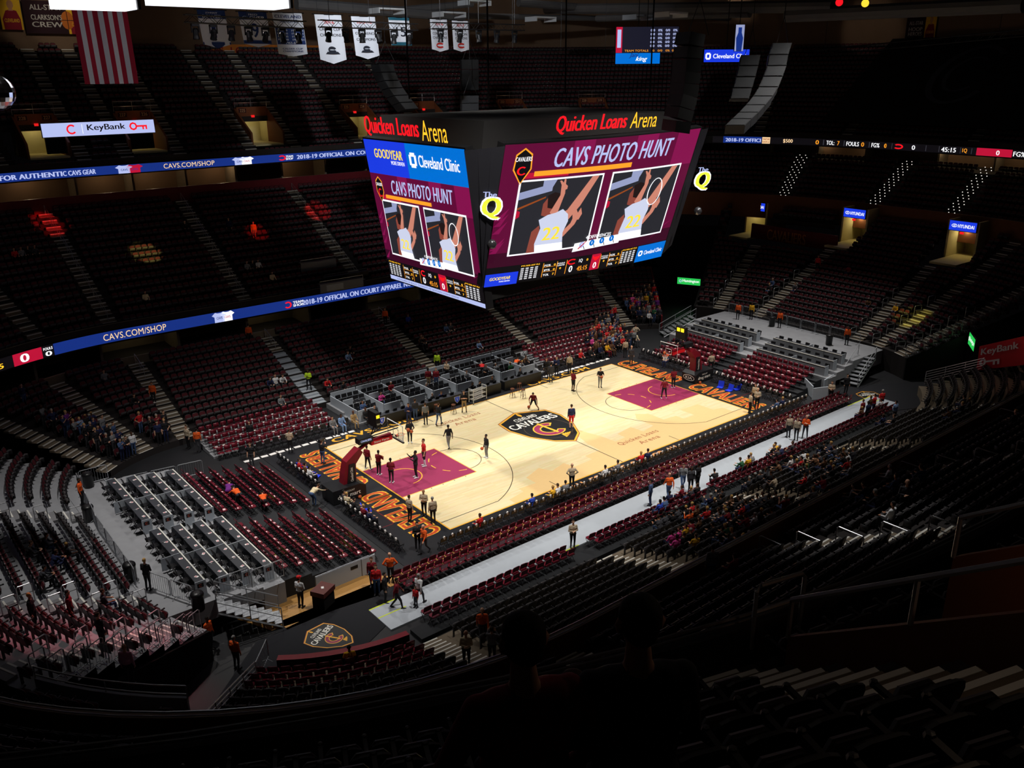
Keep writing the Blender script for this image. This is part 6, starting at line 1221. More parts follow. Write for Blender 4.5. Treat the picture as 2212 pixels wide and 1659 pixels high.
# slanted rails beside the near tunnel
def rail_run(pts, h, bars, label, r=0.03, name='handrail', posts=None, group='handrails'):
    pts = [Vector(p) for p in pts]; e = empty(name, tuple(pts[0])); tag(e, label, 'handrail', group); o = pts[0]
    for k in range(bars): z = h * (1 - k / (bars + (0 if bars > 2 else 0.6))); t = MB(); t.tube([p - o + Vector((0, 0, z)) for p in pts], r if k == 0 else r * 0.75, 6); t.obj('rail', STEEL, e)
    L = sum((b - a).length for a, b in zip(pts[:-1], pts[1:])); n = posts or max(2, int(L / 1.3) + 1)
    for i in range(n):
        s = L * i / (n - 1); 
        for a, b in zip(pts[:-1], pts[1:]):
            l = (b - a).length
            if s <= l + 1e-6: p = a.lerp(b, min(1, s / l)) - o; break
            s -= l
        t = MB(); t.tube([p, p + Vector((0, 0, h))], r * 0.9, 6); t.obj('post', STEEL, e)
    return e
a = bowl(qNL(229.9), 10.6); b = bowl(qNL(229.9), 3.4)
rail_run([(a[0], a[1], 3.6), (b[0], b[1], 1.0)], 1.05, 5, 'five bar slanted rail on the near side of the tunnel', group='tunnel rails')
b2 = bowl(qNL(229.9), 1.6)
barriers([(b[0], b[1], 0.9), (b2[0], b2[1], 0.1)], '%s grey barrier at the foot of the near bank by the tunnel', 'tunnel foot barriers')
a = bowl(qNR(309.6), 3); b = bowl(qNR(309.6), 10)
rail_run([(a[0], a[1], 1.0), (b[0], b[1], 3.4)], 1.05, 5, 'five bar rail at the end of the curved near rows below the red banner', group='tunnel rails')
# ramps and stairs from the platforms
def stairs(p0, p1, w, n, label, m=GALV):
    p0, p1 = Vector(p0), Vector(p1); d = (p1 - p0); dh = Vector((d.x, d.y, 0)); sd = Vector((-dh.y, dh.x, 0)).normalized() * w / 2; e = empty('access_stair', tuple(p0)); tag(e, label, 'stairs', 'platform stairs')
    for i in range(n):
        a = d * (i / n); t = MB(); f = dh / n; z = a.z
        v = [a - sd, a + sd, a + sd + f * 1.02, a - sd + f * 1.02]; v = [Vector((q_.x, q_.y, z)) for q_ in v]; t.add(v + [q_ - Vector((0, 0, 0.05)) for q_ in v], [(0, 1, 2, 3), (7, 6, 5, 4), (0, 4, 5, 1), (1, 5, 6, 2), (2, 6, 7, 3), (3, 7, 4, 0)]); t.obj('tread', m, e)
    for s in (-1, 1):
        t = MB(); t.tube([sd * s, sd * s + Vector((0, 0, 1.0)), d + sd * s + Vector((0, 0, 1.0)), d + sd * s], 0.03, 6); t.tube([sd * s + Vector((0, 0, 0.5)), d + sd * s + Vector((0, 0, 0.5))], 0.022, 5); t.tube([d * 0.5 + sd * s, d * 0.5 + sd * s + Vector((0, 0, 1.0))], 0.025, 5); t.obj('side_rail', GALV, e)
        t = MB(); t.tube([sd * s - Vector((0, 0, 0.08)), d + sd * s - Vector((0, 0, 0.06))], 0.06, 4); t.obj('stringer', GALV, e)
    return e
stairs((-28.6, -8.95, 1.6), (-25.9, -9.75, 0.06), 1.1, 8, 'grey metal ramp stair from the near platform to the tunnel floor')
stairs((28.9, -8.6, 1.7), (25.4, -9.2, 0.06), 1.5, 8, 'wide grey metal stair from the far platform to the runway')
stairs((27.6, 9.4, 1.7), (24.6, 10.8, 0.06), 1.2, 8, 'grey metal stair at the far corner of the far platform')
# U rails on the aisles
def urail(T, q, row, label, group, w=0.85, side=0.62):
    x, y, nx, ny = bowl(q, T.R0 + (row + 0.15) * T.p); rz = math.atan2(nx, -ny); sc = qscale(q, T.R0)
    t = MB(); t.tube([(side, 0.0, 0), (side, 0, 0.86), (side, -0.07, 0.93), (side, -w + 0.07, 0.93 + 0.0), (side, -w, 0.86), (side, -w, 0.05 if T.rise < 0.4 else 0.4)], 0.026, 7); t.tube([(side, 0, 0.5), (side, -w, 0.5)], 0.02, 6)
    o = t.obj('aisle_rail', STEEL, None, loc=(x, y, T.zs[row]), rz=rz); tag(o, label, 'handrail', group)
for ai, nm in ((0, 'far'), (1, 'middle'), (2, 'near')):
    for row in range(0, 9, 1 if ai else 2):
        urail(lf_lo, A_LF[ai], row, 'steel loop rail at row %s on the %s aisle behind the platform boxes' % (ORD[row], nm), 'loop rails of the left bank', 0.62, -0.55 if row % 2 else 0.55)
for ai, q in enumerate(A_N2):
    for row in range(0, 14, 2): urail(nr_t2, q, row, 'steel loop rail at row %s on the %s aisle of the near middle tier' % (ORD[row], ORD[ai]), 'loop rails of the near middle tier', 1.1, -0.6)
for ai, q in enumerate(A_RT):
    for row in range(0, 10, 2): urail(rt_lo, q, row, 'steel loop rail at row %s on the %s aisle behind the far basket' % (ORD[row], ORD[ai]), 'loop rails of the right bank', 0.9, 0.6)
# parapet rails of the near tiers
t = MB(); s = qs_between(qNL(214), qNR(312), Q0, 1.5); t.tube([(*bowl(q, 12.22)[:2], 6.98) for q in s], 0.035, 6); t.tube([(*bowl(q, 12.3)[:2], 6.9) for q in s], 0.02, 5); o = t.obj('parapet_rail', STEEL); tag(o, 'long steel rail along the brown near middle parapet', 'handrail')
t = MB(); s = qs_between(qNL(222), qN(-8), Q0, 1.2); t.tube([(*bowl(q, 25.6)[:2], 17.46) for q in s], 0.03, 6); t.tube([(*bowl(q, 25.6)[:2], 17.37) for q in s], 0.022, 6); o = t.obj('parapet_rail', mat('dull_steel', srgb(110, 110, 112), 0.4, metal=0.6)); tag(o, 'dim double rail along the foreground upper deck parapet', 'handrail')
# foreground entrance walls and big rails
def radial_wall(ang, Ra, Rb, za, zb, m, name, label, t=0.2, down=1.4):
    a = bowl(qNL(ang), Ra); b = bowl(qNL(ang), Rb); n = Vector((-(b[1] - a[1]), b[0] - a[0], 0)).normalized() * t; mb = MB()
    v = [Vector((a[0], a[1], za - down)), Vector((b[0], b[1], zb - down)), Vector((b[0], b[1], zb)), Vector((a[0], a[1], za))]; mb.add(v + [q_ + n for q_ in v], [(0, 1, 2, 3), (7, 6, 5, 4), (3, 2, 6, 7), (0, 3, 7, 4), (1, 5, 6, 2), (0, 4, 5, 1)])
    return struct(mb.obj(name, m), label), a, b
_, a, b = radial_wall(255.0, 26.7, 32.2, 17.85, 22.0, BROWN, 'wall_entrance_near', 'brown entrance wall beside the foreground steps', 0.16, 1.6)
rail_run([(a[0], a[1], 17.85), (b[0], b[1], 22.0)], 0.6, 1, 'thick steel handrail on the brown foreground wall', 0.04, posts=4, group='foreground rails')
_, a, b = radial_wall(258.2, 27.5, 32.2, 19.0, 22.4, BROWN, 'wall_entrance_far', 'far brown wall of the foreground entrance', 0.16, 2.0)
rail_run([(a[0], a[1], 19.0), (b[0], b[1], 22.4)], 0.6, 1, 'second thick steel handrail beyond the foreground entrance', 0.036, posts=4, group='foreground rails')
x, y, nx, ny = bowl(qNL(255.9), 25.9); t = MB(); t.tube([(-0.45, 0, 0), (-0.45, 0, 0.98), (-0.38, 0, 1.06), (0.38, 0, 1.06), (0.45, 0, 0.98), (0.45, 0, 0)], 0.035, 7); t.tube([(-0.45, 0, 0.62), (0.45, 0, 0.62)], 0.028, 6); o = t.obj('aisle_rail', STEEL, None, loc=(x, y, 17.1), rz=math.atan2(nx, -ny)); tag(o, 'dark steel loop rail at the foot of the foreground aisle', 'handrail', 'foreground rails')
x, y, _, _ = bowl(qNL(256.6), 31.0); light('entrance_lamp', 'POINT', (x, y, 20.2), 14, (1, 0.62, 0.4), size=0.3)
x, y, _, _ = bowl(qNL(253.5), 31.0); light('step_lamp', 'POINT', (x, y, 24.5), 16, (1, 0.72, 0.5), size=0.3)
# maroon front counter of the near bank and small furniture
mb = MB(); parapet(mb, qNL(232), qN(-23.2), 1.5, -0.03, 0.95, 0.35, 1, 0); o = mb.obj('front_counter', [REDP, DARK]); tag(o, 'long curved maroon topped counter at the foot of the near bank', 'counter')
BIN = mat('bin_black', srgb(24, 24, 26), 0.35)
bn = MB(); bn.lathe([(0.24, 0), (0.28, 0.05), (0.3, 0.78), (0.32, 0.8), (0.32, 0.86), (0.27, 0.95), (0.1, 0.98)], 16); BINME = bn.mesh('trash_bin', BIN, True)
for px, py, z, lab in ((193, 1052, 1.6, 'black trash bin at the far end of the platform back'), (194, 1125, 1.6, 'black trash bin halfway along the platform back barrier'), (284, 1253, 1.6, 'tall black trash bin near the lower platform barrier'), (430, 1318, 1.6, 'black trash bin with a leaflet on its lid by the ramp'), (1667, 705, 1.73, 'black trash bin beside the far platform barrier'), (1790, 745, 1.73, 'black trash bin at the near end of the far platform')):
    o = link('trash_bin', BINME, None, at(px, py, z)); tag(o, lab, 'bin', 'trash bins'); t = MB(); t.lathe([(0.2, 0.955), (0.12, 0.985), (0.01, 0.99)], 12); t.obj('lid', BLK, o)
mb = MB(); mb.box(-0.45, 0.45, -0.35, 0.35, 0, 0.72, 1); mb.box(-0.5, 0.5, -0.4, 0.4, 0.72, 0.98, 0); o = mb.obj('service_cart', [mat('cart_wood', srgb(92, 44, 40), 0.5), DARK], None, loc=at(700, 1306), rz=0.5); tag(o, 'dark wooden cart with a black skirt on the runway', 'cart'); leaflet(o.location.x, o.location.y, 0.985, 'the dark wooden cart')
for i, (px, py, w) in enumerate(((722, 1268, 2.0), (765, 1250, 1.9), (797, 1238, 0.8))):
    p = at(px, py); mb = MB(); mb.box(-w / 2, w / 2, -0.04, 0.04, 0.0, 1.0); o = mb.obj('board_panel', PANEL, None, loc=p, rz=0.02); tag(o, ('pale boundary board nearest the ramp stair', 'pale boundary board with a dark plate', 'short pale boundary board by the floor chairs')[i], 'board', 'boundary boards'); t = MB(); t.tube([(-w / 2, 0, 0.05), (-w / 2, 0, 1.02), (w / 2, 0, 1.02), (w / 2, 0, 0.05)], 0.025, 5); t.obj('frame', STEEL, o)
    if i == 1: t = MB(); t.box(-0.25, 0.25, -0.05, -0.04, 0.6, 0.78); t.obj('plate', INK, o)
for i, (px, py, w) in enumerate(((1745, 850, 2.0), (1770, 862, 1.4), (1790, 838, 2.2))):
    p = at(px, py); mb = MB(); mb.box(-w / 2, w / 2, -0.04, 0.04, 0.0, 1.0); o = mb.obj('board_panel', PANEL, None, loc=p, rz=(0.9, -0.4, 0.15)[i]); tag(o, ('pale boundary board at the far end of the floor chairs', 'short pale board turned towards the far runway', 'pale board beside the far platform stair')[i], 'board', 'boundary boards')
ball_me = MB(); ball_me.lathe([(max(0.002, 0.12 * math.sin(PI * i / 8)), 0.12 - 0.12 * math.cos(PI * i / 8)) for i in range(9)], 12); BALLM = mat('ball_orange', srgb(196, 96, 50), 0.6, bump=0.2, nscale=60); BALLME = ball_me.mesh('basketball', BALLM, True)
seam = MB(); seam.tube([(0.121 * math.cos(k * PI / 8), 0.121 * math.sin(k * PI / 8), 0.12) for k in range(16)], 0.004, 4, closed=True); seam.tube([(0.121 * math.cos(k * PI / 8), 0, 0.12 + 0.121 * math.sin(k * PI / 8)) for k in range(16)], 0.004, 4, closed=True); SEAMME = seam.mesh('seam', BLK)
def ball(p, lab): o = link('basketball', BALLME, None, p, random.uniform(0, 6)); tag(o, lab, 'basketball', 'basketballs'); link('seam', SEAMME, o)
ball(at(770, 1075), 'orange basketball on the floor beside the near basket base'); ball(at(778, 1077), 'orange basketball nearest the baseline lettering'); ball(at(775, 1071), 'orange basketball behind a pair by the near basket'); ball(at(1512, 829), 'basketball on the floor beside the far basket base'); ball(at(1476, 820), 'basketball resting by the front of the far basket base')
ball(Vector((-12.3, -0.25, 3.2)), 'basketball in the air at the near basket rim'); ball(Vector((12.72, 0.1, 3.15)), 'basketball dropping through the far basket rim')
if LEAFX: o = merge('far_leaflets', pr, LEAFX, [PAPER]); tag(o, 'white programme leaflets scattered over the distant chairs', 'leaflets', kind='stuff')
# rail over the tunnel bridge and press desks in the far middle tier
t = MB(); sq = qs_between(qNL(211), qNL(229.5), (), 1.2); t.tube([(*bowl(q, 9.5)[:2], 5.75) for q in sq], 0.03, 6); t.tube([(*bowl(q, 9.5)[:2], 5.42) for q in sq], 0.025, 6)
for q in sq[::3]: t.tube([(*bowl(q, 9.5)[:2], 5.25), (*bowl(q, 9.5)[:2], 5.75)], 0.024, 5)
tag(t.obj('bridge_rail', STEEL), 'steel rail on the pale wall over the near tunnel', 'handrail')
for i, (px, py, w, h_, lab) in enumerate(((684, 566, 3.6, 0.8, 'pale press board high in the far middle tier'), (735, 622, 4.4, 0.8, 'press desk with a pale banner just above the lower ribbon'), (745, 590, 4.6, 0.5, 'black press desk between the two pale press boards'))):
    p_, q_, r_ = hitS(px, py, far_t2.prof, 0.5, 40); z_ = far_t2.tread(r_); mb = MB(); mb.box(-w / 2, w / 2, -0.05, 0.0, 0, h_); o = mb.obj('press_desk', PANG if i < 2 else BLKM, None, loc=(p_.x, p_.y - 0.4, z_ + 0.25)); tag(o, lab, 'desk', 'press desks'); t = MB(); t.box(-w / 2, w / 2, 0.0, 0.5, h_ - 0.05, h_); t.obj('desk_top', DTOP, o); t = MB(); t.tube([(-w / 2, 0.02, 0), (-w / 2, 0.02, h_ + 0.25), (w / 2, 0.02, h_ + 0.25), (w / 2, 0.02, 0)], 0.025, 5); t.obj('frame', STEEL, o)
    if i == 1: t = MB(); t.box(-1.6, 0.1, -0.06, -0.05, 0.1, 0.65); t.obj('banner', PANEL, o)
print('LEAF', NLEAF[0], len(LEAFX))
# ================================================================== people
def capsule(mb, p0, r0, p1, r1, n=10):
    p0, p1 = Vector(p0), Vector(p1); d = p1 - p0; L = d.length
    if L < 1e-5: d = Vector((0, 0, 1)); L = 1e-5
    M = Matrix.Translation(p0) @ d.to_track_quat('Z', 'Y').to_matrix().to_4x4()
    pf = [(max(1e-4, r0 * math.sin(a)), -r0 * math.cos(a)) for a in (0.05, 0.6, 1.1, PI / 2)] + [(max(1e-4, r1 * math.sin(a)), L - r1 * math.cos(a)) for a in (PI / 2, 2.04, 2.54, 3.09)]
    mb.lathe(pf, n, 0, M)
TOPS, BOT, SKIN, SHOE, HAIR, FORE, SHIN = range(7)
def skeleton(lean=0.0, pel=(0, 0, 0.95), arms=None, legs=None, head=0.0, twist=0.0):
    """list of tapered limbs (p0,r0,p1,r1,tag); faces +Y"""
    pel = Vector(pel); Rm = Matrix.Rotation(twist, 3, 'Z') @ Matrix.Rotation(-lean, 3, 'X'); up = lambda x, y, z: pel + Rm @ Vector((x, y, z - 0.95))
    C = []; a = C.append
    a((pel + Vector((-0.075, 0, -0.02)), 0.125, pel + Vector((0.075, 0, -0.02)), 0.125, BOT))
    a((up(-0.06, 0, 1.02), 0.118, up(0.06, 0, 1.02), 0.118, TOPS)); a((up(-0.065, 0, 1.12), 0.118, up(0.065, 0, 1.12), 0.118, TOPS)); a((up(-0.095, 0, 1.28), 0.125, up(0.095, 0, 1.28), 0.125, TOPS)); a((up(-0.11, -0.005, 1.38), 0.09, up(0.11, -0.005, 1.38), 0.09, TOPS)); a((up(0, 0, 1.0), 0.12, up(0, 0.0, 1.34), 0.125, TOPS))
    a((up(0, -0.005, 1.42), 0.062, up(0, 0.01, 1.54), 0.052, SKIN))
    hc = up(0, 0.01, 1.54); Rh = Rm @ Matrix.Rotation(-head, 3, 'X'); h = lambda x, y, z: hc + Rh @ Vector((x, y, z))
    for p0, r0, p1, r1 in (((0, 0.015, 0.08), 0.07, (0, -0.005, 0.155), 0.088), ((0, 0.045, 0.045), 0.048, (0, 0.03, 0.12), 0.066), ((0, -0.03, 0.1), 0.07, (0, -0.03, 0.16), 0.075), ((0, 0.098, 0.088), 0.013, (0, 0.09, 0.125), 0.01), ((-0.084, -0.005, 0.09), 0.014, (-0.086, -0.01, 0.125), 0.018), ((0.084, -0.005, 0.09), 0.014, (0.086, -0.01, 0.125), 0.018)): a((h(*p0), r0, h(*p1), r1, 'H'))
    arms = arms or [((0.05, -0.02, -0.29), (0.0, 0.07, -0.25))] * 2
    for s, (e, w) in zip((-1, 1), arms):
        sh = up(s * 0.185, 0, 1.40); el = sh + Vector((s * e[0], e[1], e[2])); wr = el + Vector((s * w[0], w[1], w[2]))
        a((sh, 0.062, el, 0.047, TOPS)); a((el, 0.046, wr, 0.031, FORE)); d = (wr - el).normalized(); sd = Vector((0, 0, 1)).cross(d) if abs(d.z) < 0.8 else Vector((0, 1, 0)).cross(d).cross(d); sd.normalize(); nn = d.cross(sd)
        a((wr, 0.03, wr + d * 0.07, 0.034, SKIN)); a((wr + d * 0.05 - sd * 0.02, 0.024, wr + d * 0.07 + sd * 0.022, 0.024, SKIN))
        for k, L in enumerate((0.062, 0.075, 0.07, 0.055)):
            b = wr + d * 0.085 + sd * (0.036 - 0.024 * k); m_ = b + d * L * 0.55 + nn * 0.008 * s; a((b, 0.0115, m_, 0.0105, SKIN)); a((m_, 0.0105, m_ + d * L * 0.4 + nn * 0.022 * s, 0.009, SKIN))
        b = wr + d * 0.025 + sd * 0.028; a((b, 0.014, b + d * 0.04 + sd * 0.03, 0.012, SKIN)); a((b + d * 0.04 + sd * 0.03, 0.012, b + d * 0.075 + sd * 0.03, 0.01, SKIN))
    legs = legs or [((0.1, 0.02, 0.5), (0.1, -0.03, 0.085), 0.0)] * 2
    for s, (k, an, ft) in zip((-1, 1), legs):
        hp = pel + Vector((s * 0.09, 0, -0.03)); kn = Vector((s * k[0], k[1], k[2])); ak = Vector((s * an[0], an[1], an[2]))
        a((hp, 0.098, kn, 0.062, BOT)); a((kn, 0.06, ak + Vector((0, 0, 0.03)), 0.043, SHIN)); fd = Vector((s * 0.12, math.cos(ft), -math.sin(ft))).normalized(); a((ak - fd * 0.045 + Vector((0, 0, -0.035)), 0.044, ak + fd * 0.07 + Vector((0, 0, -0.035)), 0.045, SHOE)); a((ak + fd * 0.07 + Vector((0, 0, -0.035)), 0.045, ak + fd * 0.17 + Vector((0, 0, -0.045)), 0.036, SHOE))
    return C, (hc, Rh)
sit_legs = [((0.12, 0.42, 0.52), (0.12, 0.44, 0.085), 0)] * 2
POSES = {
    'stand': skeleton(), 'wide': skeleton(legs=[((0.16, 0.02, 0.5), (0.2, -0.02, 0.085), 0), ((0.15, 0.03, 0.5), (0.2, 0.04, 0.085), 0)], arms=[((0.1, 0.0, -0.28), (0.0, 0.1, -0.24)), ((0.08, -0.03, -0.28), (0.02, 0.06, -0.25))]),
    'front': skeleton(arms=[((0.06, 0.03, -0.28), (-0.2, 0.14, 0.02)), ((0.06, 0.03, -0.28), (-0.2, 0.16, 0.04))]),
    'crossed': skeleton(arms=[((0.07, 0.06, -0.27), (-0.24, 0.12, 0.08)), ((0.07, 0.06, -0.27), (-0.24, 0.14, 0.05))], legs=[((0.13, 0.02, 0.5), (0.16, -0.02, 0.085), 0)] * 2),
    'hips': skeleton(arms=[((0.18, -0.08, -0.22), (-0.16, 0.12, -0.18)), ((0.18, -0.08, -0.22), (-0.16, 0.12, -0.18))]),
    'walk': skeleton(0.06, arms=[((0.05, 0.12, -0.27), (0.0, 0.16, -0.2)), ((0.05, -0.14, -0.26), (0, -0.02, -0.26))], legs=[((0.1, -0.02, 0.5), (0.09, -0.28, 0.15), 0.5), ((0.1, 0.2, 0.52), (0.09, 0.26, 0.085), 0)]),
    'reach': skeleton(-0.04, arms=[((0.08, 0.22, -0.14), (-0.02, 0.2, 0.16)), ((0.1, 0.2, -0.16), (-0.02, 0.16, 0.2))]),
    'ball': skeleton(0.08, arms=[((0.1, 0.1, -0.26), (-0.14, 0.22, 0.0)), ((0.1, 0.1, -0.26), (-0.14, 0.22, 0.0))]),
    'dribble': skeleton(0.62, (0, -0.12, 0.8), arms=[((0.1, 0.06, -0.27), (0.04, 0.12, -0.22)), ((0.12, 0.12, -0.24), (-0.04, 0.16, -0.16))], legs=[((0.22, 0.12, 0.46), (0.42, 0.04, 0.085), 0), ((0.2, 0.14, 0.45), (0.36, -0.1, 0.085), 0)], head=-0.3),
    'bend': skeleton(1.25, (0, -0.2, 0.92), arms=[((0.04, 0.22, -0.18), (-0.04, 0.2, -0.12)), ((0.04, 0.24, -0.16), (-0.02, 0.22, -0.1))], head=-0.4),
    'phone': skeleton(arms=[((0.06, 0.2, -0.16), (-0.08, 0.08, 0.22)), ((0.08, 0.18, -0.18), (-0.16, 0.12, 0.16))]),
    'sit': skeleton(0.02, (0, -0.02, 0.54), arms=[((0.06, 0.1, -0.26), (-0.06, 0.22, -0.04)), ((0.06, 0.1, -0.26), (-0.06, 0.22, -0.04))], legs=sit_legs),
    'sit_lean': skeleton(0.45, (0, -0.06, 0.54), arms=[((0.06, 0.16, -0.24), (-0.1, 0.2, 0.0)), ((0.08, 0.14, -0.24), (-0.12, 0.22, 0.02))], legs=[((0.14, 0.4, 0.52), (0.13, 0.36, 0.085), 0), ((0.16, 0.42, 0.52), (0.15, 0.5, 0.085), 0)], head=-0.25),
    'sit_up': skeleton(-0.08, (0, 0.0, 0.54), arms=[((0.1, 0.14, -0.2), (-0.1, 0.14, 0.2)), ((0.08, 0.05, -0.27), (-0.1, 0.22, 0.02))], legs=sit_legs),
}
tmp = []
for k, (C, hd) in POSES.items():
    mb = MB()
    for c in C: capsule(mb, *c[:4], n=10 if c[1] > 0.02 else 6)
    o = link('pose', mb.mesh('pose_' + k, [])); m = o.modifiers.new('r', 'REMESH'); m.mode = 'VOXEL'; m.voxel_size = 0.0125; m.use_smooth_shade = True
    m = o.modifiers.new('s', 'SMOOTH'); m.factor = 0.5; m.iterations = 2
    m = o.modifiers.new('d', 'DECIMATE'); m.ratio = 0.22; tmp.append((k, o, C, hd))
dg = bpy.context.evaluated_depsgraph_get(); BODY = {}
for k, o, C, (hc, Rh) in tmp:
    me = bpy.data.meshes.new_from_object(o.evaluated_get(dg)); me.name = 'body_' + k
    n = len(me.polygons); P = np.empty(n * 3); me.polygons.foreach_get('center', P); P = P.reshape(n, 3); best = np.full(n, 9e9); tg = np.zeros(n, int); HH = np.zeros(n, bool)
    for p0, r0, p1, r1, t in C:
        a = np.array(p0); d = np.array(p1) - a; L2 = max(1e-9, d @ d); s = np.clip((P - a) @ d / L2, 0, 1); dist = np.linalg.norm(P - a - s[:, None] * d, axis=1) - (r0 + (r1 - r0) * s)
        w = dist < best; best[w] = dist[w]; tg[w] = SKIN if t == 'H' else t; HH[w] = t == 'H'
    loc = (P - np.array(hc)) @ np.array(Rh)
    hair = HH & ((loc[:, 2] > 0.175) | ((loc[:, 1] < 0.0) & (loc[:, 2] > 0.06) & (np.abs(loc[:, 0]) < 0.083)) | ((loc[:, 1] < 0.05) & (loc[:, 2] > 0.15)))
    tg[hair] = HAIR
    eye = HH & (np.abs(np.abs(loc[:, 0]) - 0.033) < 0.014) & (loc[:, 1] > 0.05) & (np.abs(loc[:, 2] - 0.128) < 0.009); tg[eye] = HAIR
    me.materials.clear()
    for i in range(7): me.materials.append(BLK)
    me.polygons.foreach_set('material_index', tg); me.polygons.foreach_set('use_smooth', [True] * n); me.update(); BODY[k] = me
for k, o, C, hd in tmp: bpy.data.objects.remove(o)
PAL = dict(black=(34, 34, 38), charcoal=(62, 62, 68), grey=(128, 130, 134), navy=(34, 42, 78), blue=(44, 76, 190), denim=(70, 92, 132), white=(226, 228, 232), tan=(190, 172, 148), khaki=(170, 142, 100), maroon=(124, 26, 40), red=(206, 36, 40), orange=(238, 96, 34), gold=(232, 174, 40), pink=(226, 74, 160), purple=(110, 40, 130), green=(40, 90, 60), lime=(196, 236, 50), cream=(222, 206, 170), brown=(96, 66, 44), teal=(50, 120, 130), lightblue=(130, 160, 205), rose=(214, 150, 180))
SK = dict(light=(214, 164, 136), medium=(176, 122, 92), dark=(94, 62, 46)); HR = dict(black=(22, 18, 16), brown=(64, 42, 28), blond=(186, 146, 84), grey=(150, 148, 146), bald=None)
cm = lambda n: mat('cloth_' + n, srgb(*PAL[n]), 0.85)
NPEOPLE = [0]; LABELS = set()
def person(pose, loc, face_deg, top, bottom, label, hair='brown', skin='light', shoes='black', short_sleeve=False, shorts=False, scale=1.0, group=None, rz=None, shinc=None, z=None):
    o = link('person', BODY[pose], None, tuple(loc), math.radians(face_deg) - PI / 2 if rz is None else rz); o.scale = (scale,) * 3; sk = mat('skin_' + skin, srgb(*SK[skin]), 0.6)
    ms = [cm(top), cm(bottom), sk, cm(shoes), sk if hair == 'bald' else mat('hair_' + hair, srgb(*HR[hair]), 0.8), sk if short_sleeve else cm(top), (cm(shinc) if shinc else sk) if shorts else cm(bottom)]
    for i, m in enumerate(ms): o.material_slots[i].link = 'OBJECT'; o.material_slots[i].material = m
    if len(label.split()) > 16: label = ' '.join(w for w in label.split() if w not in ('haired', 'trousers,'))
    label = ' '.join(label.split()[:16])
    while label in LABELS: label = label + ' too' if len(label.split()) < 15 else label.replace('person', 'spectator', 1)
    tag(o, label, 'person', group); LABELS.add(label); NPEOPLE[0] += 1; return o
PL = lambda px, py, z=0.0: at(px, py, z)
BACK, FRONT = 51, 231
# --- on and around the court
person('hips', PL(1235, 1056), 62, 'tan', 'black', 'bald guard in tan shirt standing with his back to the near sideline', 'bald')
person('stand', PL(886, 1127), 10, 'tan', 'black', 'guard in pale shirt at the near court corner, nearest the basket', 'brown')
person('front', PL(917, 1115), 215, 'tan', 'black', 'guard in pale shirt and black tie facing the camera at the near corner', 'bald', 'medium')
person('stand', PL(936, 1131), 75, 'tan', 'black', 'guard in pale shirt with his back turned at the near corner', 'grey')
person('front', PL(903, 1188), 250, 'black', 'black', 'policeman in black uniform beside the man in orange jacket', 'black')
person('walk', PL(918, 1194), 190, 'orange', 'charcoal', 'elderly usher in orange jacket next to the policeman', 'bald')
person('wide', PL(795, 1014), 20, 'maroon', 'black', 'player in maroon shirt under the near basket arm', 'black', 'medium', 'white', True)
p = PL(819, 1026); person('ball', p, 25, 'maroon', 'black', 'player in maroon jacket holding a ball by the near key', 'black', 'dark', 'white'); ball(p + Vector((0.36, 0.17, 1.0)), 'basketball held by the player in the maroon jacket')
person('front', PL(846, 1043), 40, 'maroon', 'black', 'player in maroon shirt seen from behind inside the near key', 'black', 'dark', 'white', True)
person('reach', PL(899, 1032), 165, 'black', 'black', 'tall player in black tracksuit with raised hands in the near key', 'black', 'dark', 'white', scale=1.1)
person('stand', PL(917, 1007), 160, 'red', 'black', 'tall player in red shirt, black shorts and white leggings', 'brown', 'light', 'white', True, True, 1.14, shinc='white')
p = PL(886, 957); person('ball', p, 250, 'black', 'black', 'player in black with a ball behind the near basket rim', 'black', 'dark', 'white', True, False, 1.05); ball(p + Vector((-0.1, -0.42, 0.95)), 'basketball held by the player in black near the rim')
person('walk', PL(970, 968), 75, 'black', 'grey', 'coach in black polo and grey trousers walking away inside the arc', 'black', 'dark', 'black', True)
p = PL(1051, 989); person('stand', p, 175, 'black', 'grey', 'player in black top and grey trousers bouncing a ball on the arc', 'black', 'dark', 'white'); ball(p + Vector((-0.45, -0.1, 0.75)), 'basketball beside the player in grey trousers')
person('crossed', PL(837 + 166, 890), 235, 'black', 'khaki', 'man in black shirt and khaki trousers with folded arms at the sideline', 'brown', 'light', 'black', True)
p = PL(1152, 884); person('dribble', p, 225, 'maroon', 'black', 'crouching player in maroon dribbling a ball above the centre shield', 'black', 'medium', 'black', True, True); ball(p + Vector((-0.55, -0.1, 0.25)), 'basketball dribbled by the crouching player')
person('stand', PL(1234, 925), 60, 'navy', 'red', 'player in navy top and red shorts standing on the centre shield', 'brown', 'light', 'navy', False, True, 1.08)
person('front', PL(1238, 845), 0, 'maroon', 'black', 'player in maroon shirt and black shorts on the far arc', 'black', 'dark', 'black', True, True, 1.05)
p = PL(1296, 837); person('ball', p, 235, 'black', 'grey', 'man in black shirt and grey trousers holding a ball beyond the arc', 'black', 'light', 'black', True); ball(p + Vector((-0.2, -0.36, 0.95)), 'basketball held by the man in grey trousers')
person('wide', PL(1434, 861), 50, 'maroon', 'black', 'player in maroon shirt seen from behind in the far key', 'black', 'medium', 'white', True)
person('front', PL(1454, 838), 60, 'maroon', 'black', 'player in maroon shirt on the far key border', 'black', 'dark', 'white', True)
person('phone', PL(698, 1002), 25, 'black', 'denim', 'cameraman in black top and jeans on the near baseline lettering', 'brown'); 
cmr = MB(); cmr.box(-0.1, 0.1, -0.25, 0.2, 0, 0.22); cmr.lathe([(0.06, 0.2), (0.07, 0.36)], 10, 0, Matrix.Translation((0, 0, 0.1)) @ Matrix.Rotation(-PI / 2, 4, 'X')); CAMME = cmr.mesh('video_camera', BLK)
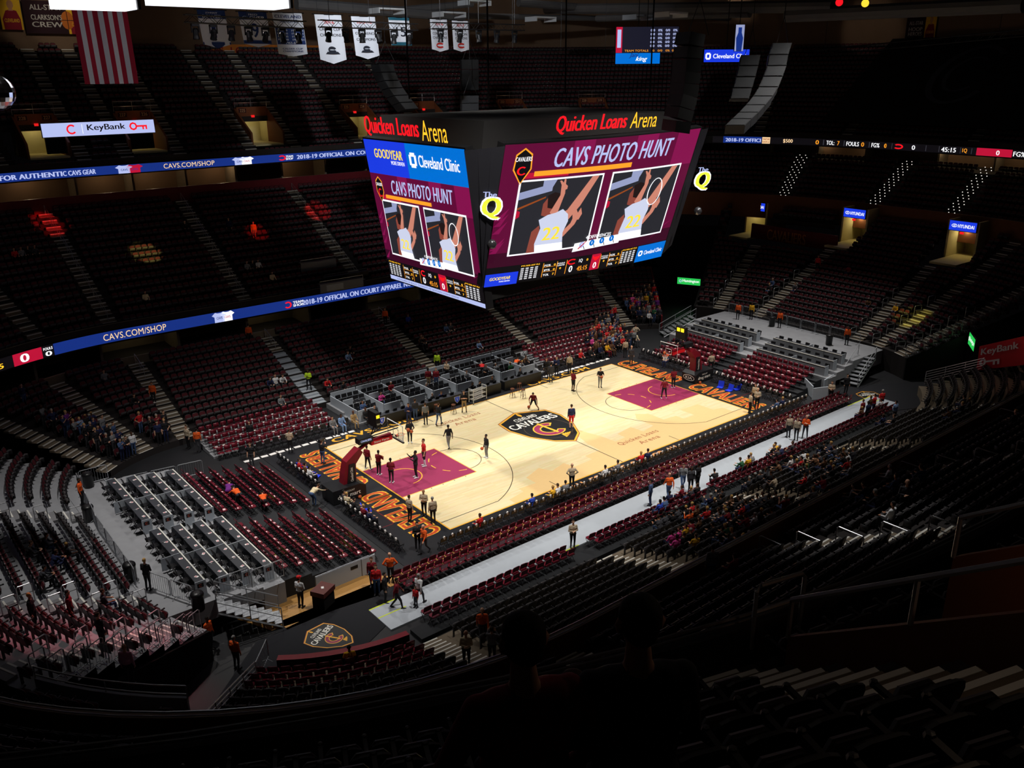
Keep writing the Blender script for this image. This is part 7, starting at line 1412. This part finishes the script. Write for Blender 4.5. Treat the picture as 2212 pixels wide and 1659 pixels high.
p = PL(698, 1002); tag(link('video_camera', CAMME, None, (p.x + 0.12, p.y + 0.2, 1.55), math.radians(25) - PI / 2), 'black video camera on the shoulder of the baseline cameraman', 'camera')
person('bend', PL(680, 1092), 20, 'cream', 'denim', 'man in tan jacket bending over the chairs beside the near basket', 'brown')
# far sideline
person('crossed', PL(884, 918), 235, 'navy', 'navy', 'man in navy suit with folded hands by the media table', 'black', 'medium'); person('stand', PL(898, 908), 60, 'charcoal', 'denim', 'man in dark jacket and jeans talking at the media table', 'brown'); person('stand', PL(920, 917), 70, 'grey', 'black', 'man in grey shirt seen from behind at the media table', 'brown', 'light', 'black', True); person('walk', PL(948, 918), 30, 'black', 'denim', 'man in black stepping past a stool at the far sideline')
person('stand', PL(1363, 787), 225, 'charcoal', 'charcoal', 'man in dark suit at the far corner of the court', 'bald'); person('stand', PL(1350, 772), 60, 'tan', 'black', 'guard in tan shirt behind the man in dark suit'); person('hips', PL(1372, 738), 55, 'tan', 'black', 'guard in tan shirt facing the far corner crowd'); person('stand', PL(1368, 750), 40, 'grey', 'black', 'usher in grey at the far corner crowd', 'grey')
person('stand', PL(1190, 826), 60, 'charcoal', 'charcoal', 'man in dark suit seen from behind at the far sideline', 'black'); person('stand', PL(1180, 815), 240, 'black', 'charcoal', 'man in black suit talking at the far sideline', 'brown'); person('front', PL(1202, 812), 220, 'navy', 'black', 'man in navy jacket in the sideline group of suits'); person('stand', PL(1230, 806), 55, 'tan', 'black', 'guard in tan shirt behind the visiting bench')
person('wide', PL(1535, 803), 55, 'tan', 'black', 'guard in tan shirt standing beside the far basket base'); person('stand', PL(1619, 893), 330, 'tan', 'black', 'guard in tan shirt nearest the far court corner'); person('front', PL(1634, 884), 230, 'tan', 'black', 'guard in tan shirt and black tie facing the camera at the far corner', 'bald'); person('stand', PL(1629, 874), 200, 'tan', 'black', 'guard in tan shirt hidden behind two others at the far corner')
person('stand', PL(926, 838, 0.36), 60, 'maroon', 'khaki', 'usher in maroon jacket on the far boxes, left of a pair', 'black', 'dark'); person('stand', PL(943, 838, 0.36), 240, 'maroon', 'denim', 'usher in maroon jacket and jeans, right of a pair', 'brown'); person('front', PL(966, 822, 0.5), 200, 'tan', 'black', 'guard in tan shirt climbing beside the far boxes'); person('stand', PL(945, 802, 0.7), 235, 'lime', 'black', 'steward in lime vest at the foot of the third far aisle', 'black', 'dark')
person('bend', PL(1042, 815, 0.12), 60, 'red', 'black', 'man in red jacket leaning into the far courtside box', 'grey'); person('bend', PL(1115, 805, 0.12), 30, 'orange', 'grey', 'usher in orange jacket leaning over the far boxes', 'brown')
# near side walkway
W = 0.05
person('stand', PL(1404, 1092, W), 120, 'denim', 'navy', 'man in blue denim shirt on the white walkway', 'black', 'medium'); person('walk', PL(1444, 1078, W), 60, 'orange', 'denim', 'man in orange hoodie walking on the white walkway', 'bald'); person('walk', PL(1474, 1056, W), 230, 'grey', 'denim', 'man in grey pullover and jeans stepping off the white walkway', 'brown'); person('stand', PL(1491, 1062, W), 240, 'charcoal', 'black', 'man in dark clothes in the walkway group', 'black', 'dark'); person('stand', PL(1506, 1058, W), 100, 'black', 'black', 'large man in black coat on the white walkway', 'black', 'dark', scale=1.08)
person('front', PL(1237, 1184, W), 245, 'tan', 'black', 'guard in tan shirt at the aisle head of the near bank'); person('hips', PL(845, 1258), 60, 'orange', 'charcoal', 'usher in orange jacket between the floor chairs and the boards', 'bald')
person('stand', PL(815, 1285), 235, 'red', 'denim', 'visitor in red plaid shirt with a blue cap by the boards', 'brown'); person('stand', PL(806, 1268), 230, 'maroon', 'denim', 'visitor in maroon shirt behind the one in plaid', 'brown'); person('walk', PL(858, 1315), 330, 'maroon', 'black', 'woman in maroon top and black trousers on the runway', 'black', 'medium'); person('walk', PL(906, 1306, W), 20, 'white', 'charcoal', 'woman in white top striding along the white walkway', 'grey'); person('stand', PL(834, 1302), 320, 'black', 'black', 'woman in long black coat beside the woman in maroon', 'black'); person('stand', PL(899, 1312, W), 200, 'red', 'charcoal', 'small child in red vest beside the striding woman', 'brown', scale=0.68)
person('stand', PL(1702, 945, W), 60, 'tan', 'black', 'guard in tan shirt on the far walkway, left of a pair', 'grey'); person('stand', PL(1719, 951, W), 200, 'tan', 'black', 'guard in tan shirt on the far walkway, right of a pair'); person('crossed', PL(1738, 946, W), 210, 'orange', 'charcoal', 'usher in orange jacket with folded arms beside two guards', 'bald')
person('front', PL(651, 1312), 30, 'white', 'black', 'worker in white shirt and red cap pushing a cart on the runway', 'black', 'light', 'black', True); person('stand', PL(456, 1402), 300, 'orange', 'black', 'usher in orange jacket standing in the shaded tunnel', 'black', 'dark'); person('stand', PL(513, 1445), 30, 'orange', 'charcoal', 'usher in orange jacket behind the tunnel barriers', 'grey')
mb = MB(); mb.lathe([(0.1, 0.0), (0.105, 0.05), (0.09, 0.11), (0.02, 0.14)], 12); mb.prism([(-0.07, 0.05), (0.07, 0.05), (0.06, 0.2), (-0.06, 0.2)], lambda u, v, d: Vector((u, v, d)), 0.0, 0.02); CAPME = mb.mesh('cap', cm('red'))
p = PL(651, 1312); tag(link('baseball_cap', CAPME, None, (p.x, p.y, 1.7), math.radians(30) - PI / 2), 'red baseball cap on the worker in white shirt', 'cap')
def tread(T, px, py, h=0.0): p, q, r = hitS(px, py, T.prof, h); return Vector((p.x, p.y, T.tread(r)))
person('walk', tread(nr_lo, 1043, 1385), 235, 'orange', 'charcoal', 'usher in orange jacket climbing the near aisle', 'bald'); person('front', tread(nr_lo, 1008, 1432), 235, 'cream', 'black', 'man in pale fur coat coming up the near aisle', 'bald'); person('phone', tread(nr_lo, 1063, 1425), 40, 'grey', 'charcoal', 'person in grey jumper holding hands to the head in the near aisle', 'brown')
person('front', PL(1793, 868), 210, 'tan', 'black', 'guard in tan shirt by the pale boards of the far runway'); person('stand', PL(1826, 852), 240, 'black', 'black', 'woman in long black dress at the far runway stair', 'black')
for px, py, T, f, lab in ((333, 868, far_lo, 231, 'usher in orange jacket on the second far aisle'), (833, 700, far_lo, 231, 'usher in orange jacket at the top of the third far aisle'), (540, 742, far_lo, 60, 'usher in orange jacket stooping at the top row of the far bank'), (1765, 585, rt_lo, 200, 'usher in red jacket on the stairs behind the far basket')):
    person('stand', tread(T, px, py), f, 'orange' if 'orange' in lab else 'red', 'black', lab, 'black', 'medium')
person('crossed', tread(far_lo, 668, 840), 231, 'lime', 'black', 'steward in lime jacket on the white steps of the far aisle', 'black', 'dark'); person('stand', PL(543, 958), 235, 'black', 'black', 'man in black suit standing before the far floor chairs', 'black'); person('front', PL(628, 977), 55, 'tan', 'black', 'guard in tan shirt behind the near bench chairs'); person('stand', PL(545, 1008), 230, 'black', 'charcoal', 'woman in black standing at the end of the near baseline chairs', 'brown', short_sleeve=True); person('stand', PL(430, 975), 60, 'orange', 'charcoal', 'usher in orange jacket at the far end of the floor chairs', 'black'); person('stand', PL(408, 968), 200, 'tan', 'black', 'guard in tan shirt beside the far floor chairs')
person('bend', PL(498, 1085, 0.5), 60, 'purple', 'purple', 'cleaner in purple stooping between the chairs behind the near basket', 'black'); person('bend', PL(516, 1095, 0.5), 100, 'orange', 'charcoal', 'usher in orange jacket stooping between the chairs behind the near basket', 'black'); person('bend', PL(572, 1108, 0.3), 70, 'orange', 'black', 'usher in orange jacket bent over at the centre gap of the chairs', 'black')
person('stand', PL(180, 1092, 1.6), 330, 'orange', 'black', 'usher in orange jacket behind the platform back barrier', 'black', 'dark'); person('front', PL(322, 1275, 1.6), 40, 'black', 'black', 'woman in black at the lower platform barrier', 'blond')
for px, py, pz, f, top, lab in ((1683, 708, 1.73, 200, 'orange', 'usher in orange jacket behind the far platform barrier'), (1593, 690, 1.73, 210, 'orange', 'usher in orange jacket at the far platform corner'), (1622, 690, 1.73, 200, 'gold', 'usher in gold and orange beside the far platform bin'), (1828, 745, 1.73, 200, 'orange', 'usher in orange at the head of the far platform stair')): person('stand', PL(px, py, pz), f, top, 'black', lab, 'black', 'dark')
# left bank: a few visitors
for px, py, f, top, hair, lab in ((75, 1345, 330, 'black', 'blond', 'woman with long blond hair standing in the left bank'), (158, 1345, 340, 'maroon', 'black', 'woman in dark maroon standing in the left bank'), (222, 1390, 20, 'black', 'brown', 'man in thick black coat standing on the left bank aisle'), (283, 1480, 50, 'rose', 'bald', 'man in pink shirt operating a camera at the tunnel corner')):
    person('stand', tread(lf_lo, px, py), f, top, 'black', lab, hair)
def sit_at(T, px, py, pose, top, bottom, lab, hair='brown', skin='light', dz=0.0, scale=1.0, h=0.7):
    p, q, r = hitS(px, py, T.prof, h); f = min(T.frames, key=lambda f: (f[0] - p.x) ** 2 + (f[1] - p.y) ** 2); rz = f[3]
    return person(pose, (f[0] + math.sin(rz) * -0.02, f[1], f[2] + dz), 0, top, bottom, lab, hair, skin, rz=rz, scale=scale)
for a in ((585, 1455 - 625, 'navy', 'man in navy jacket seated by the white far steps'), (597, 828, 'white', 'person in white seated second from the white far steps'), (617, 820, 'white', 'person in white top seated beside the white far steps'), (612, 880, 'grey', 'man in grey jumper and jeans seated above the far floor chairs'), (746, 768, 'lightblue', 'person in pale blue seated in the third far section'), (757, 762, 'black', 'man in black seated beside one in pale blue'), (888, 693, 'blue', 'person in bright blue seated high in the fourth far section'), (961, 712, 'denim', 'person in denim seated in the middle of the fourth far section'), (972, 710, 'charcoal', 'person in charcoal seated beside one in denim'), (1035, 745, 'lightblue', 'person spreading a white cloth in the fourth far section'), (905, 742, 'brown', 'person in brown seated near the third far aisle'), (917, 735, 'black', 'bald person in black seated near the third far aisle'), (690, 830, 'red', 'person in red seated low in the third far section'), (733, 828, 'maroon', 'person in maroon seated low in the third far section'), (742, 830, 'charcoal', 'person in dark vest seated low in the third far section'), (228, 818, 'grey', 'person in grey seated high in the first far section'), (290, 865, 'black', 'person in black seated beside the second far aisle')):
    sit_at(far_lo, a[0], a[1], random.choice(('sit', 'sit_lean', 'sit_up')), a[2], 'charcoal', a[3])
for a in ((35, 545, 'red', 'person in red seated in the far middle tier, left of four'), (50, 545, 'grey', 'person in grey seated in the far middle tier, second of four'), (68, 545, 'black', 'person in black seated in the far middle tier, third of four'), (85, 545, 'charcoal', 'person in charcoal seated in the far middle tier, last of four'), (315, 645, 'cream', 'lone person in pale top at the foot of the far middle tier'), (530, 575, 'grey', 'person in grey seated by the second middle tier aisle'), (545, 572, 'black', 'person in black seated by the second middle tier aisle'), (560, 570, 'white', 'person with white sheet seated by the second middle tier aisle'), (592, 600, 'cream', 'person in pale coat low in the far middle tier'), (405, 485, 'black', 'person in black and white seated beside the middle tier aisle')): sit_at(far_t2, a[0], a[1], 'sit', a[2], 'black', a[3])
person('stand', tread(far_t2, 550, 512), 231, 'gold', 'khaki', 'man in gold shirt standing in the far middle tier'); person('stand', tread(far_t2, 497, 505), 231, 'navy', 'black', 'person in navy standing in the far middle tier')
# bench and courtside sitters
for px, py, top, bot, lab in ((722, 922, 'grey', 'grey', 'man in grey suit on the near bench, left of a pair'), (738, 915, 'lightblue', 'lightblue', 'man in pale blue suit on the near bench'), (765, 908, 'khaki', 'khaki', 'man in beige suit on the near bench'), (790, 900, 'black', 'black', 'man in black on the near bench beside a beige suit'), (812, 896, 'black', 'black', 'bald man in black at the end of the near bench'), (1262, 775, 'red', 'black', 'player in red on the visiting bench'), (1280, 768, 'black', 'black', 'person in black on the visiting bench'), (1300, 762, 'navy', 'black', 'person in navy on the visiting bench'), (1316, 758, 'gold', 'maroon', 'person in gold vest on the visiting bench'), (1328, 756, 'brown', 'brown', 'person in brown on the visiting bench')):
    p = at(px, py, 0.6); person('sit', (p.x, 9.55, 0), 270, top, bot, lab, random.choice(('black', 'brown', 'bald')), random.choice(('light', 'dark')))
for px, py, top, lab in ((1150, 1125, 'blue', 'man in blue shirt seated on the near courtside row'), (1205, 1095, 'white', 'person in white and dark scarf seated on the near courtside row'), (1038, 1138, 'red', 'person in red seated at the near end of the courtside row'), (1195, 1082, 'gold', 'person in gold seated on the near courtside row'), (1222, 1080, 'grey', 'person in grey seated on the near courtside row'), (1308, 1025, 'white', 'man in white shirt seated on the courtside row by the guard'), (1335, 1015, 'grey', 'person in grey seated next to the man in white shirt'), (1400, 990, 'navy', 'person in navy seated on the courtside row'), (1385, 1000, 'red', 'person in red seated on the courtside row'), (1690, 880, 'navy', 'person in navy at the far end of the courtside row'), (1678, 884, 'denim', 'person in denim at the far end of the courtside row')):
    p = on(px, py, 'y', -9.3); person('sit', (p.x, -9.26, 0), 90 + random.uniform(-20, 20), top, 'charcoal', lab, random.choice(('black', 'brown', 'blond')))
for px, py, top, lab in ((745, 1110, 'charcoal', 'spectator in charcoal on the near baseline row'), (752, 1122, 'cream', 'spectator with pale coat on the near baseline row'), (768, 1138, 'black', 'spectator in black on the near baseline row'), (788, 1150, 'maroon', 'spectator in maroon on the near baseline row'), (800, 1160, 'navy', 'spectator in navy on the near baseline row'), (645, 995, 'red', 'spectator in red on the far half of the near baseline row'), (658, 1008, 'brown', 'spectator in brown on the far half of the near baseline row'), (668, 1020, 'white', 'spectator in white on the far half of the near baseline row')):
    p = on(px, py, 'x', -17.95); person('sit', (-17.92, p.y, 0), random.uniform(-20, 20), top, 'black', lab, random.choice(('black', 'brown', 'blond')))
# --- crowds: chosen seats inside picture regions
def inside(poly, x, y):
    c = False; j = len(poly) - 1
    for i in range(len(poly)):
        if (poly[i][1] > y) != (poly[j][1] > y) and x < (poly[j][0] - poly[i][0]) * (y - poly[i][1]) / (poly[j][1] - poly[i][1]) + poly[i][0]: c = not c
        j = i
    return c
RNG = random.Random(11)
TOPW = ['black'] * 14 + ['charcoal'] * 8 + ['navy'] * 6 + ['grey'] * 5 + ['maroon'] * 4 + ['white'] * 3 + ['red'] * 2 + ['brown'] * 3 + ['blue', 'gold', 'pink', 'orange', 'tan', 'green', 'purple', 'cream', 'lightblue', 'denim', 'denim']
USED = set()
def crowd(frames, poly, n, place, group, poses, stand_dy=0.25, favour=None):
    c = [f for f in frames if (lambda s: s and inside(poly, s[0], s[1]))(inview((f[0], f[1], f[2] + 0.8)))]; RNG.shuffle(c); k = 0
    for f in c:
        if k >= n: break
        key = (round(f[0], 1), round(f[1], 1))
        if key in USED: continue
        USED.add(key); k += 1; ps = RNG.choice(poses); top = RNG.choice(favour or TOPW); bot = RNG.choice(['black', 'charcoal', 'denim', 'navy']); hair = RNG.choice(['black', 'brown', 'brown', 'blond', 'grey']); sk = RNG.choice(['light', 'light', 'medium', 'dark']); rz = f[3] + RNG.uniform(-0.4, 0.4)
        dx, dy = (0, 0) if ps.startswith('sit') else (-math.sin(f[3]) * stand_dy, math.cos(f[3]) * stand_dy)
        act = {'sit': 'seated upright', 'sit_lean': 'leaning forward', 'sit_up': 'seated with one hand raised', 'stand': 'standing', 'phone': 'holding up a phone', 'front': 'standing with joined hands', 'hips': 'standing hands on hips', 'crossed': 'standing with folded arms', 'reach': 'reaching out'}[ps]
        lab = '%s haired person in %s %s %s' % (hair, top, act, place); j = 1
        while lab in LABELS and j < 13: lab = '%s haired person in %s, %s trousers, %s %s' % (hair, top, RNG.choice([bot]), act, place) if j == 1 else '%s %s haired person in %s %s %s' % (ORD[j - 1], hair, top, act, place); j += 1
        person(ps, (f[0] + dx, f[1] + dy, f[2]), 0, top, bot, lab[:200], hair, sk, rz=rz, group=group, scale=RNG.uniform(0.92, 1.04), short_sleeve=RNG.random() < 0.3)
crowd(far_lo.frames, [(60, 930), (110, 905), (240, 915), (395, 905), (420, 985), (250, 1000), (120, 985), (60, 975)], 24, 'in the far left crowd', 'far left autograph crowd', ['stand', 'phone', 'front', 'hips', 'stand', 'reach'])
crowd(far_lo.frames, [(0, 860), (80, 850), (110, 905), (60, 930), (0, 920)], 3, 'at the picture edge of the far bank', 'far left autograph crowd', ['stand', 'phone', 'front'])
corner_spots = [(x_ + RNG.uniform(-.15, .15), y_, (0.12 * int((y_ - 10.5) / 0.8) if y_ > 11 else 0.0) if y_ < 14.7 else far_lo.tread(y_ - 14), PI) for x_ in np.arange(9.5, 20.4, 0.62) for y_ in list(np.arange(10.1, 14.4, 0.8)) + list(np.arange(15.1, 24.0, 0.8))] + [f for f in far_lo.frames if f[0] > 20.4]
crowd(corner_spots, [(1265, 735), (1300, 690), (1350, 650), (1430, 610), (1470, 640), (1470, 720), (1400, 760), (1280, 765)], 26, 'in the far corner crowd', 'far corner crowd', ['stand', 'phone', 'front', 'sit', 'stand'], favour=TOPW + ['red'] * 6)
crowd([(f[0], f[1], f[2], f[3]) for f in fr_f if f[0] > 9], [(1230, 800), (1260, 720), (1420, 690), (1470, 720), (1440, 790), (1330, 790)], 8, 'among the far corner floor chairs', 'far corner floor crowd', ['stand', 'sit', 'front'], favour=TOPW + ['red'] * 6)
near_seats = nr_lo.frames + [(f[0], f[1], f[2], f[3]) for f in fr_n if f[1] < -14]
crowd(near_seats, [(1490, 1075), (1560, 1010), (1680, 965), (1760, 950), (1860, 985), (1830, 1060), (1740, 1120), (1600, 1195), (1500, 1190), (1440, 1150)], 46, 'in the near bank crowd', 'near bank crowd', ['sit', 'sit_lean', 'sit_up', 'sit'])
crowd(near_seats, [(1380, 1100), (1470, 1060), (1520, 1070), (1480, 1130), (1420, 1140)], 9, 'at the walkway end of the near bank crowd', 'near bank crowd', ['sit', 'sit_lean'])
crowd(near_seats, [(1400, 1150), (1480, 1130), (1540, 1180), (1480, 1225), (1420, 1220)], 5, 'below the near bank crowd', 'near bank crowd', ['sit'], favour=['gold', 'pink', 'white'])
crowd(nr_lo.frames + [(f[0], f[1], f[2], f[3]) for f in fr_n], [(1870, 830), (1960, 850), (1990, 890), (1900, 920), (1850, 890)], 10, 'in the runway group below the red banner', 'runway crowd', ['stand', 'sit', 'front'])
crowd(nr_lo.frames, [(1840, 940), (1980, 880), (2130, 860), (2150, 940), (1990, 1000), (1880, 1020)], 6, 'scattered in the curved near rows', 'curved row visitors', ['sit', 'sit_lean'])
crowd(nr_t2.frames, [(1760, 1060), (1900, 970), (2100, 880), (2212, 880), (2212, 980), (2000, 1060), (1850, 1100)], 7, 'in the near middle tier', 'near middle tier visitors', ['sit', 'sit_lean'])
crowd([(x_, y_, z_, PI) for x_ in np.arange(-10, 8, 0.52) for y_, z_ in ((10.7, 0.12), (11.45, 0.12), (12.5, 0.36))], [(690, 880), (760, 850), (1180, 760), (1200, 800), (1080, 850), (820, 930), (700, 930)], 10, 'in the far courtside boxes', 'far box visitors', ['sit', 'sit_lean', 'sit_up'])
crowd([(x_, 9.15, 0, PI) for x_ in np.arange(-9.4, 6.4, 0.75)], [(600, 700), (1300, 700), (1300, 1000), (600, 1000)], 6, 'working behind the scorer tables', 'table crew', ['sit_lean', 'sit'], favour=['black', 'black', 'navy', 'maroon'])
crowd([(f[0], f[1], f[2], f[3]) for f in fr_r] + [(17.6, y_, 0, PI / 2) for y_ in np.arange(-8, 7, 0.6)], [(1380, 745), (1480, 720), (1520, 800), (1640, 830), (1600, 850), (1480, 800)], 6, 'around the far basket', 'far basket visitors', ['sit', 'sit_lean'])
crowd([(f[0], f[1], f[2], f[3]) for f in lf_lo.frames], [(30, 1180), (150, 1160), (300, 1280), (330, 1330), (100, 1340), (20, 1300)], 6, 'in the left bank', 'left bank visitors', ['sit', 'sit_lean'], favour=['black', 'charcoal', 'navy'])
crowd(rt_lo.frames, [(1500, 560), (1900, 560), (2000, 660), (1800, 690), (1600, 650)], 6, 'scattered behind the far basket', 'right bank visitors', ['sit'])
# the rest of the far corner and near bank crowds, too many to count
def crowd_mass(name, frames, poly, n, poses, label):
    c = [f for f in frames if (lambda s: s and inside(poly, s[0], s[1]))(inview((f[0], f[1], f[2] + 0.8))) and (round(f[0], 1), round(f[1], 1)) not in USED]; RNG.shuffle(c); V = []; F = []; MI = []; mats_ = []; off = 0
    for f in c[:n]:
        me = BODY[RNG.choice(poses)]; nv = len(me.vertices); co = np.empty(nv * 3); me.vertices.foreach_get('co', co); co = co.reshape(nv, 3); a = f[3] + RNG.uniform(-.4, .4); ca, sa = math.cos(a), math.sin(a)
        V.append(np.stack([co[:, 0] * ca - co[:, 1] * sa + f[0], co[:, 0] * sa + co[:, 1] * ca + f[1], co[:, 2] + f[2]], 1)); b = len(mats_)
        tp = cm(RNG.choice(TOPW + ['red'] * 3)); bt = cm(RNG.choice(['black', 'charcoal', 'denim'])); sk = mat('skin_light', srgb(*SK['light']), 0.6); mats_ += [tp, bt, sk, cm('black'), mat('hair_' + RNG.choice(['black', 'brown', 'blond']), srgb(*HR['brown']), 0.8), tp, bt]
        for p_ in me.polygons: F.append([off + i for i in p_.vertices]); MI.append(b + p_.material_index)
        off += nv
    print(name, len(c))
    if not V: return
    me = bpy.data.meshes.new(name); me.from_pydata(np.concatenate(V).tolist(), [], F)
    for m_ in mats_: me.materials.append(m_)
    me.polygons.foreach_set('material_index', MI); me.polygons.foreach_set('use_smooth', [True] * len(F)); o = link(name, me); tag(o, label, 'crowd', kind='stuff')
crowd_mass('far_corner_crowd', corner_spots, [(1265, 735), (1300, 690), (1350, 650), (1430, 610), (1470, 640), (1470, 720), (1400, 760), (1280, 765)], 66, ['stand', 'front', 'sit'], 'rest of the dense crowd at the far corner')
crowd_mass('near_bank_crowd', near_seats, [(1490, 1075), (1560, 1010), (1680, 965), (1760, 950), (1860, 985), (1830, 1060), (1740, 1120), (1600, 1195), (1500, 1190), (1440, 1150)], 44, ['sit', 'sit_lean'], 'rest of the seated crowd in the near bank')
crowd_mass('far_left_crowd', far_lo.frames, [(60, 930), (110, 905), (240, 915), (395, 905), (420, 985), (250, 1000), (120, 985), (60, 975)], 18, ['stand', 'front', 'phone'], 'rest of the standing crowd at the far left corner')
# number 23 and 45 shirts
def shirt_back(o, num, m, col):
    fn = lambda u, v, d=0: Vector((u, -0.135 - d, v)); lettering(num, fn, (-0.1, 0.86, 0.1, 1.06) if True else None, m, o, 'shirt_number', 0, 0.02, 1, 0.006)
o = sit_at(nr_lo, 768, 1418, 'sit', 'gold', 'navy', 'fan in gold shirt number 23 seated at the front of the near bank', 'black', 'dark'); shirt_back(o, '23', cm('maroon'), None)
o = sit_at(nr_t2, 1925, 1112, 'sit', 'white', 'black', 'fan in white shirt number 45 seated in the near middle tier', 'black', 'medium'); shirt_back(o, '45', cm('navy'), None)
person('front', tread(nr_t2, 1950, 1105), 215, 'charcoal', 'black', 'man in charcoal standing over the fan in number 45', 'bald'); person('stand', tread(nr_t2, 1535, 1255), 60, 'grey', 'denim', 'man in grey jumper and jeans leaning at the near middle parapet', 'black'); sit_at(nr_t2, 1590, 1215, 'sit', 'maroon', 'black', 'person in dark red seated behind the near middle parapet', 'brown')
# foreground silhouettes on the dark deck
def deck_person(px, py, tall, pose, top, bot, lab, hair='black', scale=1.0, face_=None):
    """stands where the ray through the top of the head is one body height above the deck"""
    d = ray(px, py).normalized(); t = 2.5
    while t < 16:
        p = CAM + d * t; q, r = inv(p.x, p.y)
        if p.z <= nr_dk.tread(r) + tall: break
        t += 0.03
    return person(pose, (p.x, p.y, nr_dk.tread(r)), face_ or 60, top, bot, lab, hair, scale=scale)
deck_person(1388, 1252, 1.86, 'front', 'black', 'black', 'dark silhouette of a tall spectator in a cap on the foreground deck'); deck_person(1132, 1322, 1.8, 'hips', 'maroon', 'black', 'dark silhouette of a spectator in red jacket on the foreground deck', face_=70); deck_person(1238, 1452, 1.36, 'sit', 'brown', 'black', 'dark silhouette of a seated spectator on the foreground deck', 'brown')
print('PEOPLE', NPEOPLE[0])
